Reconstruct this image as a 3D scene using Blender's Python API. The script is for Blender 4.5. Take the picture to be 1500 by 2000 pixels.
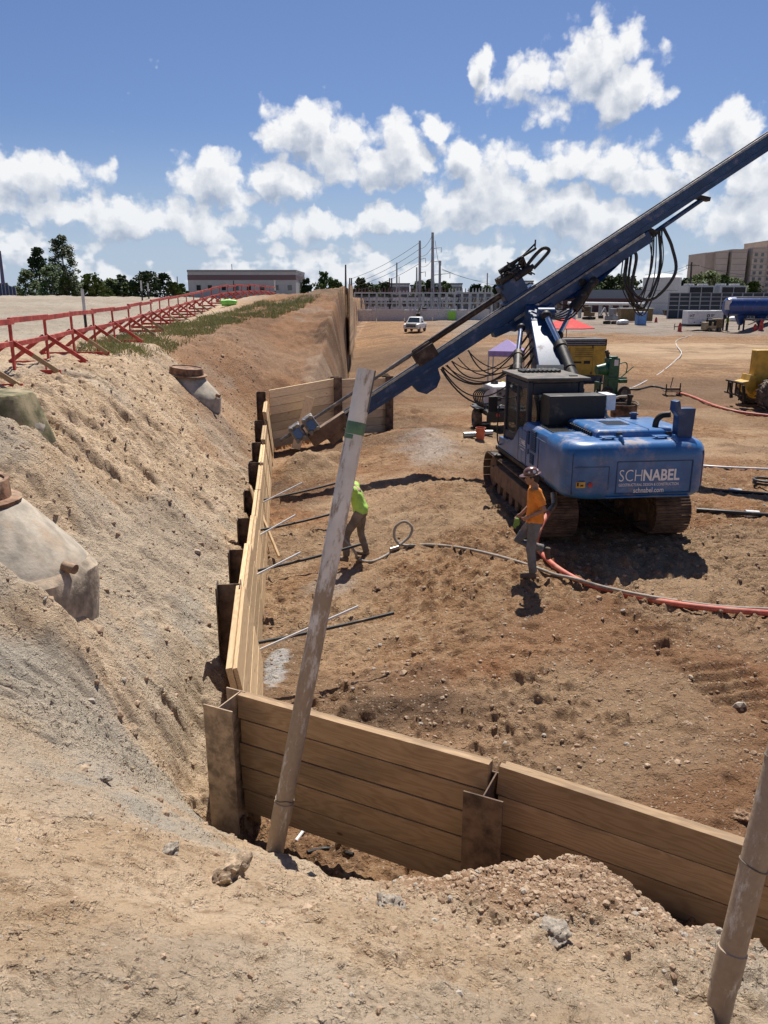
import bpy, bmesh, math, random
import numpy as np
from mathutils import Vector, Matrix, Euler, Quaternion

random.seed(7)
rng = np.random.default_rng(11)
R = math.radians
for o in list(bpy.data.objects):
    bpy.data.objects.remove(o, do_unlink=True)
sc = bpy.context.scene
COL = sc.collection

# ------------------------------------------------------------------ camera
# World frame: z = 0 is the trodden pit floor under the walking worker, +Y the view azimuth.
CAM_H = 4.35
PITCH = R(15.6)
FPX = 1500.0                       # focal length in photo pixels (1500 x 2000)
cam_d = bpy.data.cameras.new('camera')
cam = bpy.data.objects.new('camera', cam_d)
COL.objects.link(cam)
cam.location = (0, 0, CAM_H)
cam.rotation_euler = (math.pi / 2 - PITCH, 0, 0)
cam_d.sensor_fit = 'VERTICAL'
cam_d.sensor_height = 36
cam_d.lens = 36 * FPX / 2000
cam_d.clip_start = 0.05
cam_d.clip_end = 6000
sc.camera = cam

# ------------------------------------------------------------------ sun and sky
SUN_EL, SUN_AZ = R(59), R(9)       # azimuth clockwise from +Y
sun_d = bpy.data.lights.new('sun', 'SUN')
sun_d.energy = 4.9
sun_d.angle = R(0.53)
sun_d.color = (1.0, 0.95, 0.87)
sun = bpy.data.objects.new('sun', sun_d)
COL.objects.link(sun)
sdir = Vector((math.sin(SUN_AZ) * math.cos(SUN_EL), math.cos(SUN_AZ) * math.cos(SUN_EL), math.sin(SUN_EL)))
sun.rotation_euler = (-sdir).to_track_quat('-Z', 'Y').to_euler()
sun.location = (0, 0, 60)

sc.view_settings.view_transform = 'Standard'
sc.view_settings.look = 'None'
sc.view_settings.gamma = 1
sc.view_settings.use_curve_mapping = False
sc.view_settings.exposure = 0.45
sc.cycles.use_denoising = True
sc.cycles.max_bounces = 6
sc.cycles.diffuse_bounces = 2
sc.cycles.glossy_bounces = 2
sc.cycles.transmission_bounces = 5
sc.cycles.transparent_max_bounces = 8

class NT:
    """small wrapper that makes node graphs short to write"""
    def __init__(s, nt): s.nt = nt
    def n(s, t, **kw):
        nd = s.nt.nodes.new(t)
        for k, v in kw.items(): setattr(nd, k, v)
        return nd
    def put(s, sock, v):
        if v is None: return
        if isinstance(v, bpy.types.NodeSocket): s.nt.links.new(v, sock)
        else: sock.default_value = v
    def m(s, op, a, b=None, c=None, clamp=False):
        nd = s.n('ShaderNodeMath', operation=op, use_clamp=clamp)
        s.put(nd.inputs[0], a); s.put(nd.inputs[1], b); s.put(nd.inputs[2], c)
        return nd.outputs[0]
    def v(s, op, a, b=None, sc_=None):
        nd = s.n('ShaderNodeVectorMath', operation=op)
        s.put(nd.inputs[0], a); s.put(nd.inputs[1], b)
        if sc_ is not None: s.put(nd.inputs['Scale'], sc_)
        return nd.outputs['Value'] if op in ('LENGTH', 'DOT_PRODUCT', 'DISTANCE') else nd.outputs[0]
    def xyz(s, x, y, z):
        nd = s.n('ShaderNodeCombineXYZ'); s.put(nd.inputs[0], x); s.put(nd.inputs[1], y); s.put(nd.inputs[2], z)
        return nd.outputs[0]
    def sep(s, vec):
        nd = s.n('ShaderNodeSeparateXYZ'); s.put(nd.inputs[0], vec); return nd.outputs
    def noise(s, vec, scale, detail=4, rough=0.5, dist=0.0, col=False, dim='3D'):
        nd = s.n('ShaderNodeTexNoise', noise_dimensions=dim); s.put(nd.inputs['Vector'], vec)
        s.put(nd.inputs['Scale'], scale); nd.inputs['Detail'].default_value = detail
        nd.inputs['Roughness'].default_value = rough; nd.inputs['Distortion'].default_value = dist
        return nd.outputs['Color'] if col else nd.outputs[0]
    def voro(s, vec, scale, feature='F1', rnd=1.0, out='Distance', smooth=None, dim='3D'):
        nd = s.n('ShaderNodeTexVoronoi', feature=feature, voronoi_dimensions=dim); s.put(nd.inputs['Vector'], vec)
        nd.inputs['Scale'].default_value = scale; nd.inputs['Randomness'].default_value = rnd
        if smooth is not None and 'Smoothness' in nd.inputs: nd.inputs['Smoothness'].default_value = smooth
        return nd.outputs[out]
    def ramp(s, fac, lo, hi, a=0.0, b=1.0, kind='SMOOTHSTEP'):
        nd = s.n('ShaderNodeMapRange', interpolation_type=kind)
        s.put(nd.inputs[0], fac); s.put(nd.inputs[1], lo); s.put(nd.inputs[2], hi)
        s.put(nd.inputs[3], a); s.put(nd.inputs[4], b)
        return nd.outputs[0]
    def mix(s, fac, a, b, blend='MIX'):
        nd = s.n('ShaderNodeMix', data_type='RGBA', blend_type=blend)
        s.put(nd.inputs[0], fac)
        for i, c in ((6, a), (7, b)):
            if isinstance(c, tuple) and len(c) == 3: c = (*c, 1)
            s.put(nd.inputs[i], c)
        return nd.outputs[2]
    def bump(s, h, strength, dist, normal=None):
        nd = s.n('ShaderNodeBump'); s.put(nd.inputs['Height'], h)
        nd.inputs['Strength'].default_value = strength; nd.inputs['Distance'].default_value = dist
        s.put(nd.inputs['Normal'], normal)
        return nd.outputs[0]

def pix_dir(px, py):
    u, v = (px - 750) / FPX, (1000 - py) / FPX
    return Vector((u, math.cos(PITCH) + v * math.sin(PITCH), -math.sin(PITCH) + v * math.cos(PITCH)))
def at_y(px, py, Y):
    d = pix_dir(px, py); return Vector((0, 0, CAM_H)) + d * (Y / d.y)
def at_z(px, py, z):
    d = pix_dir(px, py); return Vector((0, 0, CAM_H)) + d * ((z - CAM_H) / d.z)
def azel(px, py):
    d = pix_dir(px, py).normalized()
    return math.atan2(d.x, d.y), math.asin(d.z)

world = bpy.data.worlds.new('World')
sc.world = world
world.use_nodes = True
def build_world():
    nt = world.node_tree; nt.nodes.clear(); W = NT(nt)
    out = W.n('ShaderNodeOutputWorld'); bg = W.n('ShaderNodeBackground')
    sky = W.n('ShaderNodeTexSky', sky_type='NISHITA')
    sky.sun_disc = False
    sky.sun_elevation = SUN_EL; sky.sun_rotation = SUN_AZ
    sky.air_density = 1.0; sky.dust_density = 0.7; sky.ozone_density = 2.2; sky.altitude = 200
    tc = W.n('ShaderNodeTexCoord'); dirv = W.v('NORMALIZE', tc.outputs['Generated'])
    x, y, z = W.sep(dirv)
    az = W.m('ARCTAN2', x, y); el = W.m('ARCSINE', z)
    # cumulus heaps: (photo pixel, half width, half height) turned into azimuth / elevation
    heaps = [(1165,162,120,58),(1175,108,62,56),(1215,185,80,44),(1045,160,95,36),(945,130,32,34),
             (592,255,78,56),(640,300,110,60),(740,325,110,48),(770,285,50,46),
             (832,240,46,26),(905,312,74,46),(1065,335,105,44),(1190,330,95,48),(1275,372,80,32),
             (62,352,110,50),(20,375,60,40),(165,410,100,34),(1437,248,62,54),(1478,325,75,58),(1352,327,32,26),
             (440,362,100,50),(545,368,90,34),(265,425,120,38),(390,440,120,34),(930,398,120,50),(1120,430,140,50),(1440,415,110,52),(620,450,100,30),(760,430,70,30)]
    def density(a, e):
        p = W.xyz(a, e, 0)
        w1 = W.v('SCALE', W.v('SUBTRACT', W.noise(p, 9, 2, .5, col=True, dim='2D'), (.5, .5, .5)), sc_=.05)
        w2 = W.v('SCALE', W.v('SUBTRACT', W.noise(p, 42, 3, .6, col=True, dim='2D'), (.5, .5, .5)), sc_=.022)
        q = W.v('MULTIPLY', W.v('ADD', W.v('ADD', p, w1), w2), (1, 1, 0))
        best = None
        for (cx, cy, rx, ry) in heaps:
            ca, ce = azel(cx, cy); ra, re = rx / 1480, ry / 1480
            d = W.v('LENGTH', W.v('MULTIPLY', W.v('SUBTRACT', q, (ca, ce, 0)), (1 / ra, 1 / re, 0)))
            best = d if best is None else W.m('MINIMUM', best, d)
        best = W.m('SUBTRACT', 1.16, best)
        # low belt of cumulus that runs all round the horizon
        belt = W.ramp(e, .01, .14, .62, -.95, 'LINEAR')
        belt = W.m('ADD', belt, W.m('MULTIPLY', W.m('SUBTRACT', W.noise(W.xyz(a, W.m('MULTIPLY', e, 1.7), 0), 8.5, 4, .62, dim='2D'), .5), 4.2))
        best = W.m('MAXIMUM', best, belt)
        bil = W.m('SUBTRACT', .42, W.voro(q, 26, 'F1', dim='2D'))
        bil2 = W.m('SUBTRACT', .42, W.voro(W.v('ADD', p, w2), 62, 'F1', dim='2D'))
        fine = W.m('SUBTRACT', W.noise(p, 34, 6, .62, dim='2D'), .5)
        dd = W.m('ADD', best, W.m('MULTIPLY', bil, .75))
        dd = W.m('ADD', dd, W.m('MULTIPLY', bil2, .4))
        return W.m('ADD', dd, W.m('MULTIPLY', fine, .75))
    d0 = density(az, el)
    d1 = density(W.m('ADD', az, .006), W.m('ADD', el, .022))
    alpha = W.ramp(d0, .06, .60)
    lit = W.m('SUBTRACT', d0, d1)
    thick = W.ramp(d0, .35, 1.35)
    shade = W.m('ADD', W.m('MULTIPLY', lit, .95), W.m('SUBTRACT', .76, W.m('MULTIPLY', thick, .62)))
    shade = W.m('MAXIMUM', W.m('MINIMUM', shade, 1.0), 0.0)
    ccol = W.mix(shade, (3.3, 3.9, 5.0), (8.9, 8.9, 8.9))
    # thin veil of haze low over the horizon
    low = W.ramp(el, 0.0, .20, 1.0, 0.0)
    skyb = W.mix(1.0, sky.outputs[0], (.50, .575, .76), 'MULTIPLY')
    skyc = W.mix(W.m('MULTIPLY', low, .8), skyb, (4.4, 5.4, 6.8))
    ccol = W.mix(W.m('MULTIPLY', low, .30), ccol, (5.0, 5.8, 7.0))
    up = W.ramp(el, -.01, .015)
    final = W.mix(W.m('MULTIPLY', W.m('MULTIPLY', alpha, .95), up), skyc, ccol)
    W.put(bg.inputs[0], final); bg.inputs[1].default_value = 0.08
    nt.links.new(bg.outputs[0], out.inputs[0])
    world.cycles.sampling_method = 'MANUAL'; world.cycles.sample_map_resolution = 512
build_world()

# ------------------------------------------------------------------ mesh helpers
class MB:
    """collects shapes; build() links them as ONE mesh object"""
    def __init__(s): s.v, s.f, s.mi, s.cur = [], [], [], 0
    def add(s, vs, fs):
        b = len(s.v)
        s.v += [tuple(p) for p in vs]
        s.f += [tuple(i + b for i in f) for f in fs]
        s.mi += [s.cur] * len(fs)
        return s
    def box(s, c, size, rot=None):
        hx, hy, hz = size[0] / 2, size[1] / 2, size[2] / 2
        vs = [Vector((sx * hx, sy * hy, sz * hz)) for sz in (-1, 1) for sy in (-1, 1) for sx in (-1, 1)]
        if rot is not None:
            M = rot if isinstance(rot, Matrix) else Euler(rot).to_matrix()
            vs = [M @ p for p in vs]
        c = Vector(c)
        return s.add([p + c for p in vs], [(0, 2, 3, 1), (4, 5, 7, 6), (0, 1, 5, 4), (1, 3, 7, 5), (3, 2, 6, 7), (2, 0, 4, 6)])
    def bar(s, a, b, w, h, up=(0, 0, 1)):
        """rectangular bar from a to b; w across, h along 'up'"""
        a, b = Vector(a), Vector(b); d = (b - a); L = d.length; d.normalize()
        up = Vector(up); x = d.cross(up)
        if x.length < 1e-5: x = d.cross(Vector((0, 1, 0)))
        x.normalize(); u = x.cross(d)
        M = Matrix((x, d, u)).transposed()
        return s.box((a + b) / 2, (w, L, h), M)
    def prism(s, poly, a, b, axis='y'):
        """poly of 2D points extruded along an axis from a to b"""
        def P(p, t):
            return {'y': (p[0], t, p[1]), 'x': (t, p[0], p[1]), 'z': (p[0], p[1], t)}[axis]
        n = len(poly)
        vs = [P(p, a) for p in poly] + [P(p, b) for p in poly]
        fs = [tuple(range(n)), tuple(range(2 * n - 1, n - 1, -1))]
        fs += [(i, i + n, (i + 1) % n + n, (i + 1) % n) for i in range(n)]
        return s.add(vs, fs)
    def cyl(s, a, b, r0, r1=None, n=16, cap=True):
        r1 = r0 if r1 is None else r1
        a, b = Vector(a), Vector(b); d = (b - a).normalized()
        x = d.orthogonal().normalized(); y = d.cross(x)
        vs = []
        for c, r in ((a, r0), (b, r1)):
            for i in range(n):
                t = 2 * math.pi * i / n
                vs.append(c + x * (r * math.cos(t)) + y * (r * math.sin(t)))
        fs = [(i, (i + 1) % n, (i + 1) % n + n, i + n) for i in range(n)]
        if cap: fs += [tuple(range(n - 1, -1, -1)), tuple(range(n, 2 * n))]
        return s.add(vs, fs)
    def tube(s, pts, r, n=8, cap=True):
        pts = [Vector(p) for p in pts]
        rs = r if isinstance(r, (list, tuple)) else [r] * len(pts)
        x = None; vs = []
        for i, p in enumerate(pts):
            d = (pts[min(i + 1, len(pts) - 1)] - pts[max(i - 1, 0)]).normalized()
            x = d.orthogonal().normalized() if x is None else (x - d * x.dot(d)).normalized()
            y = d.cross(x)
            for k in range(n):
                t = 2 * math.pi * k / n
                vs.append(p + (x * math.cos(t) + y * math.sin(t)) * rs[i])
        fs = []
        for i in range(len(pts) - 1):
            for k in range(n):
                a, b = i * n + k, i * n + (k + 1) % n
                fs.append((a, b, b + n, a + n))
        if cap:
            e = (len(pts) - 1) * n
            fs += [tuple(range(n - 1, -1, -1)), tuple(range(e, e + n))]
        return s.add(vs, fs)
    def lathe(s, prof, c=(0, 0, 0), n=32, axis=(0, 0, 1), a0=0.0, a1=2 * math.pi, wob=0.0, off=None):
        """prof: list of (radius, height); off(height_index) -> xy offset"""
        ax = Vector(axis).normalized(); x = ax.orthogonal().normalized(); y = ax.cross(x); c = Vector(c)
        full = abs(a1 - a0 - 2 * math.pi) < 1e-6
        m = n if full else n + 1
        vs = []
        for j, (r, h) in enumerate(prof):
            ox, oy = off(j) if off else (0, 0)
            for i in range(m):
                t = a0 + (a1 - a0) * i / n
                rr = r * (1 + wob * math.sin(t * 5 + j * 1.7) * .5 + wob * math.sin(t * 11 + j) * .5)
                vs.append(c + ax * h + x * (rr * math.cos(t) + ox) + y * (rr * math.sin(t) + oy))
        fs = []
        for j in range(len(prof) - 1):
            for i in range(n):
                i2 = (i + 1) % m
                fs.append((j * m + i, j * m + i2, (j + 1) * m + i2, (j + 1) * m + i))
        return s.add(vs, fs)
    def ball(s, c, r, n=10, m=7, rot=None):
        c = Vector(c); r = r if isinstance(r, (tuple, list)) else (r, r, r)
        vs = [Vector((0, 0, -r[2]))]
        for j in range(1, m):
            ph = -math.pi / 2 + math.pi * j / m
            for i in range(n):
                t = 2 * math.pi * i / n
                vs.append(Vector((r[0] * math.cos(ph) * math.cos(t), r[1] * math.cos(ph) * math.sin(t), r[2] * math.sin(ph))))
        vs.append(Vector((0, 0, r[2])))
        if rot is not None:
            M = rot if isinstance(rot, Matrix) else Euler(rot).to_matrix(); vs = [M @ p for p in vs]
        fs = [(0, 1 + (i + 1) % n, 1 + i) for i in range(n)]
        for j in range(m - 2):
            for i in range(n):
                a, b = 1 + j * n + i, 1 + j * n + (i + 1) % n
                fs.append((a, b, b + n, a + n))
        e = 1 + (m - 2) * n; t = len(vs) - 1
        fs += [(e + i, e + (i + 1) % n, t) for i in range(n)]
        return s.add([p + c for p in vs], fs)
    def loft(s, rings, cap=True):
        n = len(rings[0]); vs = [p for r in rings for p in r]; fs = []
        for j in range(len(rings) - 1):
            for i in range(n):
                a, b = j * n + i, j * n + (i + 1) % n
                fs.append((a, b, b + n, a + n))
        if cap: fs += [tuple(range(n - 1, -1, -1)), tuple(range((len(rings) - 1) * n, len(rings) * n))]
        return s.add(vs, fs)
    def build(s, name, mats, parent=None, smooth=False, bevel=0.0, world=False, seg=2, loc=None, rot=None, angle=35):
        vs = s.v
        if world and parent is not None:
            Mi = parent_world(parent).inverted(); vs = [Mi @ Vector(p) for p in vs]
        me = bpy.data.meshes.new(name)
        me.from_pydata([tuple(p) for p in vs], [], s.f)
        mats = mats if isinstance(mats, (list, tuple)) else [mats]
        for m in mats: me.materials.append(m)
        if len(mats) > 1: me.polygons.foreach_set('material_index', s.mi)
        bm = bmesh.new(); bm.from_mesh(me)
        bmesh.ops.recalc_face_normals(bm, faces=bm.faces)
        bm.to_mesh(me); bm.free()
        o = bpy.data.objects.new(name, me); COL.objects.link(o)
        if parent is not None: o.parent = parent
        if loc is not None: o.location = loc
        if rot is not None: o.rotation_euler = rot
        if bevel > 0:
            b = o.modifiers.new('bevel', 'BEVEL'); b.width = bevel; b.segments = seg; b.limit_method = 'ANGLE'
            b.angle_limit = R(30); b.harden_normals = False
        if smooth or bevel > 0:
            me.polygons.foreach_set('use_smooth', [True] * len(me.polygons))
            if smooth != 'full':
                try: me.set_sharp_from_angle(angle=R(angle))
                except Exception: pass
        return o

def parent_world(o):
    M = Matrix.LocRotScale(o.location, o.rotation_euler, o.scale)
    return (parent_world(o.parent) @ M) if o.parent else M
def tag(o, label=None, cat=None, group=None, kind=None):
    if label: o['label'] = label
    if cat: o['category'] = cat
    if group: o['group'] = group
    if kind: o['kind'] = kind
    return o
def thing(name, label, cat, loc=(0, 0, 0), rotz=0.0, group=None, rot=None):
    o = bpy.data.objects.new(name, None); COL.objects.link(o)
    o.location = loc; o.rotation_euler = rot if rot is not None else (0, 0, rotz); o.empty_display_size = .2
    return tag(o, label, cat, group, 'thing')
def kids(o): return [c for c in bpy.data.objects if c.parent == o]
def copy_tree(o, parent=None):
    c = o.copy(); COL.objects.link(c)
    if parent is not None: c.parent = parent
    for ch in kids(o): copy_tree(ch, c)
    return c
def sag(a, b, drop, n=14, side=(0, 0, 0)):
    a, b, sd = Vector(a), Vector(b), Vector(side)
    return [a.lerp(b, i / n) + (Vector((0, 0, -drop)) + sd) * (4 * (i / n) * (1 - i / n)) for i in range(n + 1)]
def spline(pts, k=6):
    """Catmull-Rom through points"""
    P = [Vector(p) for p in pts]; P = [P[0] * 2 - P[1]] + P + [P[-1] * 2 - P[-2]]; out = []
    for i in range(1, len(P) - 2):
        for j in range(k):
            t = j / k
            out.append(.5 * ((2 * P[i]) + (P[i + 1] - P[i - 1]) * t + (2 * P[i - 1] - 5 * P[i] + 4 * P[i + 1] - P[i + 2]) * t * t
                             + (3 * P[i] - P[i - 1] - 3 * P[i + 1] + P[i + 2]) * t ** 3))
    out.append(P[-2]); return out

ORD = ['first', 'second', 'third', 'fourth', 'fifth', 'sixth', 'seventh', 'eighth', 'ninth', 'tenth', 'eleventh', 'twelfth', 'thirteenth', 'fourteenth', 'fifteenth',
       'sixteenth', 'seventeenth', 'eighteenth', 'nineteenth', 'twentieth', 'twenty-first', 'twenty-second', 'twenty-third', 'twenty-fourth', 'twenty-fifth', 'twenty-sixth', 'twenty-seventh', 'twenty-eighth']
# ------------------------------------------------------------------ materials
MATS = {}
def newmat(name):
    m = bpy.data.materials.new(name); m.use_nodes = True; nt = m.node_tree
    b = nt.nodes['Principled BSDF']; MATS[name] = m
    return m, NT(nt), b
DUST = (.46, .335, .225)
def pm(name, col, rough=.6, metal=0.0, var=.18, scale=6.0, bump=.12, bscale=45, dust=0.0, dustcol=DUST, dscale=3.0, spec=.5, coat=0.0):
    """painted / cast surface: tone variation, fine relief and settled dust"""
    if name in MATS: return MATS[name]
    m, T, b = newmat(name)
    co = T.n('ShaderNodeTexCoord').outputs['Object']
    rnd = T.n('ShaderNodeObjectInfo').outputs['Random']
    co = T.v('ADD', co, T.xyz(T.m('MULTIPLY', rnd, 37.0), T.m('MULTIPLY', rnd, 11.0), rnd))
    n1 = T.noise(co, scale, 5, .6)
    dark = tuple(c * (1 - var * 1.6) for c in col); lite = tuple(min(1, c * (1 + var)) for c in col)
    c = T.mix(T.ramp(n1, .3, .7), dark, lite)
    if dust > 0:
        geo = T.n('ShaderNodeNewGeometry').outputs['Normal']
        up = T.ramp(T.sep(geo)[2], -.2, 1.0, .35, 1.0)
        dn = T.ramp(T.noise(co, dscale, 7, .68), .62 - dust * .45, .86 - dust * .3)
        df = T.m('MULTIPLY', dn, up)
        c = T.mix(df, c, dustcol)
        T.put(b.inputs['Roughness'], T.m('ADD', T.m('MULTIPLY', df, .9 - rough), rough))
        if metal: T.put(b.inputs['Metallic'], T.m('MULTIPLY', T.m('SUBTRACT', 1.0, df), metal))
    else:
        T.put(b.inputs['Roughness'], T.ramp(n1, .2, .8, rough * .85, min(1, rough * 1.15), 'LINEAR'))
        b.inputs['Metallic'].default_value = metal
    T.put(b.inputs['Base Color'], c)
    b.inputs['Specular IOR Level'].default_value = spec
    if coat: b.inputs['Coat Weight'].default_value = coat; b.inputs['Coat Roughness'].default_value = .15
    if bump: T.put(b.inputs['Normal'], T.bump(T.noise(co, bscale, 4, .6), bump, .01))
    return m
def glassmat(name, col=(.02, .03, .03), rough=.05, alpha=1.0):
    m, T, b = newmat(name)
    b.inputs['Base Color'].default_value = (*col, 1); b.inputs['Roughness'].default_value = rough
    b.inputs['Specular IOR Level'].default_value = .8; b.inputs['Alpha'].default_value = alpha
    return m
def woodmat(name, base, dark, grey=0.0, greycol=(.30, .27, .235), dirt=.25, stain=0.0):
    """sawn board: length runs along the object's X"""
    m, T, b = newmat(name)
    co = T.n('ShaderNodeTexCoord').outputs['Object']
    rnd = T.n('ShaderNodeObjectInfo').outputs['Random']
    co = T.v('ADD', co, T.xyz(T.m('MULTIPLY', rnd, 53.0), T.m('MULTIPLY', rnd, 17.0), T.m('MULTIPLY', rnd, 29.0)))
    st = T.v('MULTIPLY', co, (.55, 3.2, 3.2))
    wob = T.noise(st, 1.3, 3, .5)
    rings = T.m('SINE', T.m('MULTIPLY', T.m('ADD', T.sep(st)[2], T.m('MULTIPLY', wob, 3.4)), 26.0))
    rings = T.ramp(rings, -.9, 1.0)
    fib = T.noise(T.v('MULTIPLY', co, (3.0, 90, 90)), 1.0, 4, .6)
    g = T.m('ADD', T.m('MULTIPLY', rings, .22), T.m('MULTIPLY', fib, .62))
    c = T.mix(T.ramp(g, .15, .85), base, dark)
    # each board has its own tone
    tone = T.ramp(rnd, 0, 1, .70, 1.22, 'LINEAR')
    c = T.mix(1.0, c, T.xyz(tone, tone, tone), 'MULTIPLY')
    kd = T.voro(T.v('MULTIPLY', co, (1.0, 1.0, 2.2)), 1.7, 'F1')
    knot = T.ramp(kd, .03, .085, 1.0, 0.0)
    c = T.mix(T.m('MULTIPLY', knot, .8), c, tuple(d * .35 for d in dark))
    if grey: c = T.mix(T.ramp(T.noise(co, 2.2, 5, .65), .65 - grey * .5, .95 - grey * .4), c, greycol)
    if stain:   # wet mud has run down parts of the boards
        c = T.mix(T.m('MULTIPLY', T.ramp(T.noise(T.v('MULTIPLY', co, (.8, 1.5, 1.5)), 1.1, 4, .6), .52, .68), stain), c, (.06, .045, .035))
    dn = T.ramp(T.noise(co, 5, 7, .7), .62, .8)
    c = T.mix(T.m('MULTIPLY', dn, dirt), c, (.30, .21, .14))
    T.put(b.inputs['Base Color'], c)
    b.inputs['Roughness'].default_value = .78; b.inputs['Specular IOR Level'].default_value = .25
    T.put(b.inputs['Normal'], T.bump(g, .35, .004))
    return m

# ------------------------------------------------------------------ terrain
def vnoise(x, y, seed=0):
    xi = np.floor(x).astype(np.int64); yi = np.floor(y).astype(np.int64)
    fx = x - xi; fy = y - yi
    fx = fx ** 3 * (fx * (fx * 6 - 15) + 10); fy = fy ** 3 * (fy * (fy * 6 - 15) + 10)
    def h(a, b):
        k = (a * 374761393 + b * 668265263 + seed * 974711) & 0xffffffff
        k = ((k ^ (k >> 13)) * 1274126177) & 0xffffffff
        k = ((k ^ (k >> 16)) * 2246822519) & 0xffffffff
        return ((k ^ (k >> 15)) & 0xffffff) / 0xffffff
    a, b, c, d = h(xi, yi), h(xi + 1, yi), h(xi, yi + 1), h(xi + 1, yi + 1)
    return (a * (1 - fx) + b * fx) * (1 - fy) + (c * (1 - fx) + d * fx) * fy
def fbm(x, y, seed=0, oct=4, gain=.5, ridge=False):
    s = np.zeros_like(x); a = 1.0; t = 0.0
    for i in range(oct):
        n = vnoise(x * 2 ** i + 13.7 * i, y * 2 ** i - 7.3 * i, seed + i)
        s += a * ((1 - np.abs(2 * n - 1)) if ridge else n); t += a; a *= gain
    return s / t
def sstep(a, b, x):
    t = np.clip((x - a) / (b - a), 0, 1); return t * t * (3 - 2 * t)
def wall_x(y):                       # line of the long retaining wall
    return (-.66 - .127 * y) / .992
RIG_LOC = Vector((4.03, 15.65, 0.0)); RIG_ROT = R(6.5)
MOUNDS = [  # x, y, radius x, radius y, height : spoil heaps lying on the floor or slope
    (.98, 4.02, .95, .62, .46), (1.75, 3.55, .8, .6, .26), (1.75, 4.48, .95, .34, .62), (2.7, 3.9, .8, .5, .4), (-.1, 4.78, .55, .3, -.3),
    (2.05, 11.9, .75, .6, .16), (-2.35, 21.6, .9, .6, .55), (-1.5, 21.9, .8, .5, .35),
    (1.0, 17.3, 1.6, 1.0, .28), (1.3, 24.0, 1.6, 1.3, .3), (-1.3, 35, 1.6, 4.5, 1.2), (.6, 30, 1.4, 3.0, .45),
    (9.5, 24, 3, 1.0, .12), (6, 30, 4, 1.4, .12), (1.1, 8.9, 1.3, .8, .08), (-.6, 8.2, .7, .5, .12), (-.3, 10.4, .8, .5, .1),
    (-3.65, 6.95, 1.45, 1.2, .80), (-5.3, 21.3, 1.3, 1.1, .40), (-3.1, 6.5, .5, .35, .22), (-4.6, 10.0, .95, .6, .42), (-4.2, 9.4, .4, .4, .2)]
SPOIL = (53.0, 96.0)                 # far heap of red earth on the right
SA_K = [-30, -6, -1.5, 0, .8, 1.8, 2.8, 3.6, 4.2, 4.4, 4.52, 4.68, 4.85, 5.0]
SA_Z = [3.1, 3.0, 2.92, 2.74, 2.42, 1.86, 1.26, .66, .16, -.02, -.18, -.60, -.76, -.8]
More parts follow.
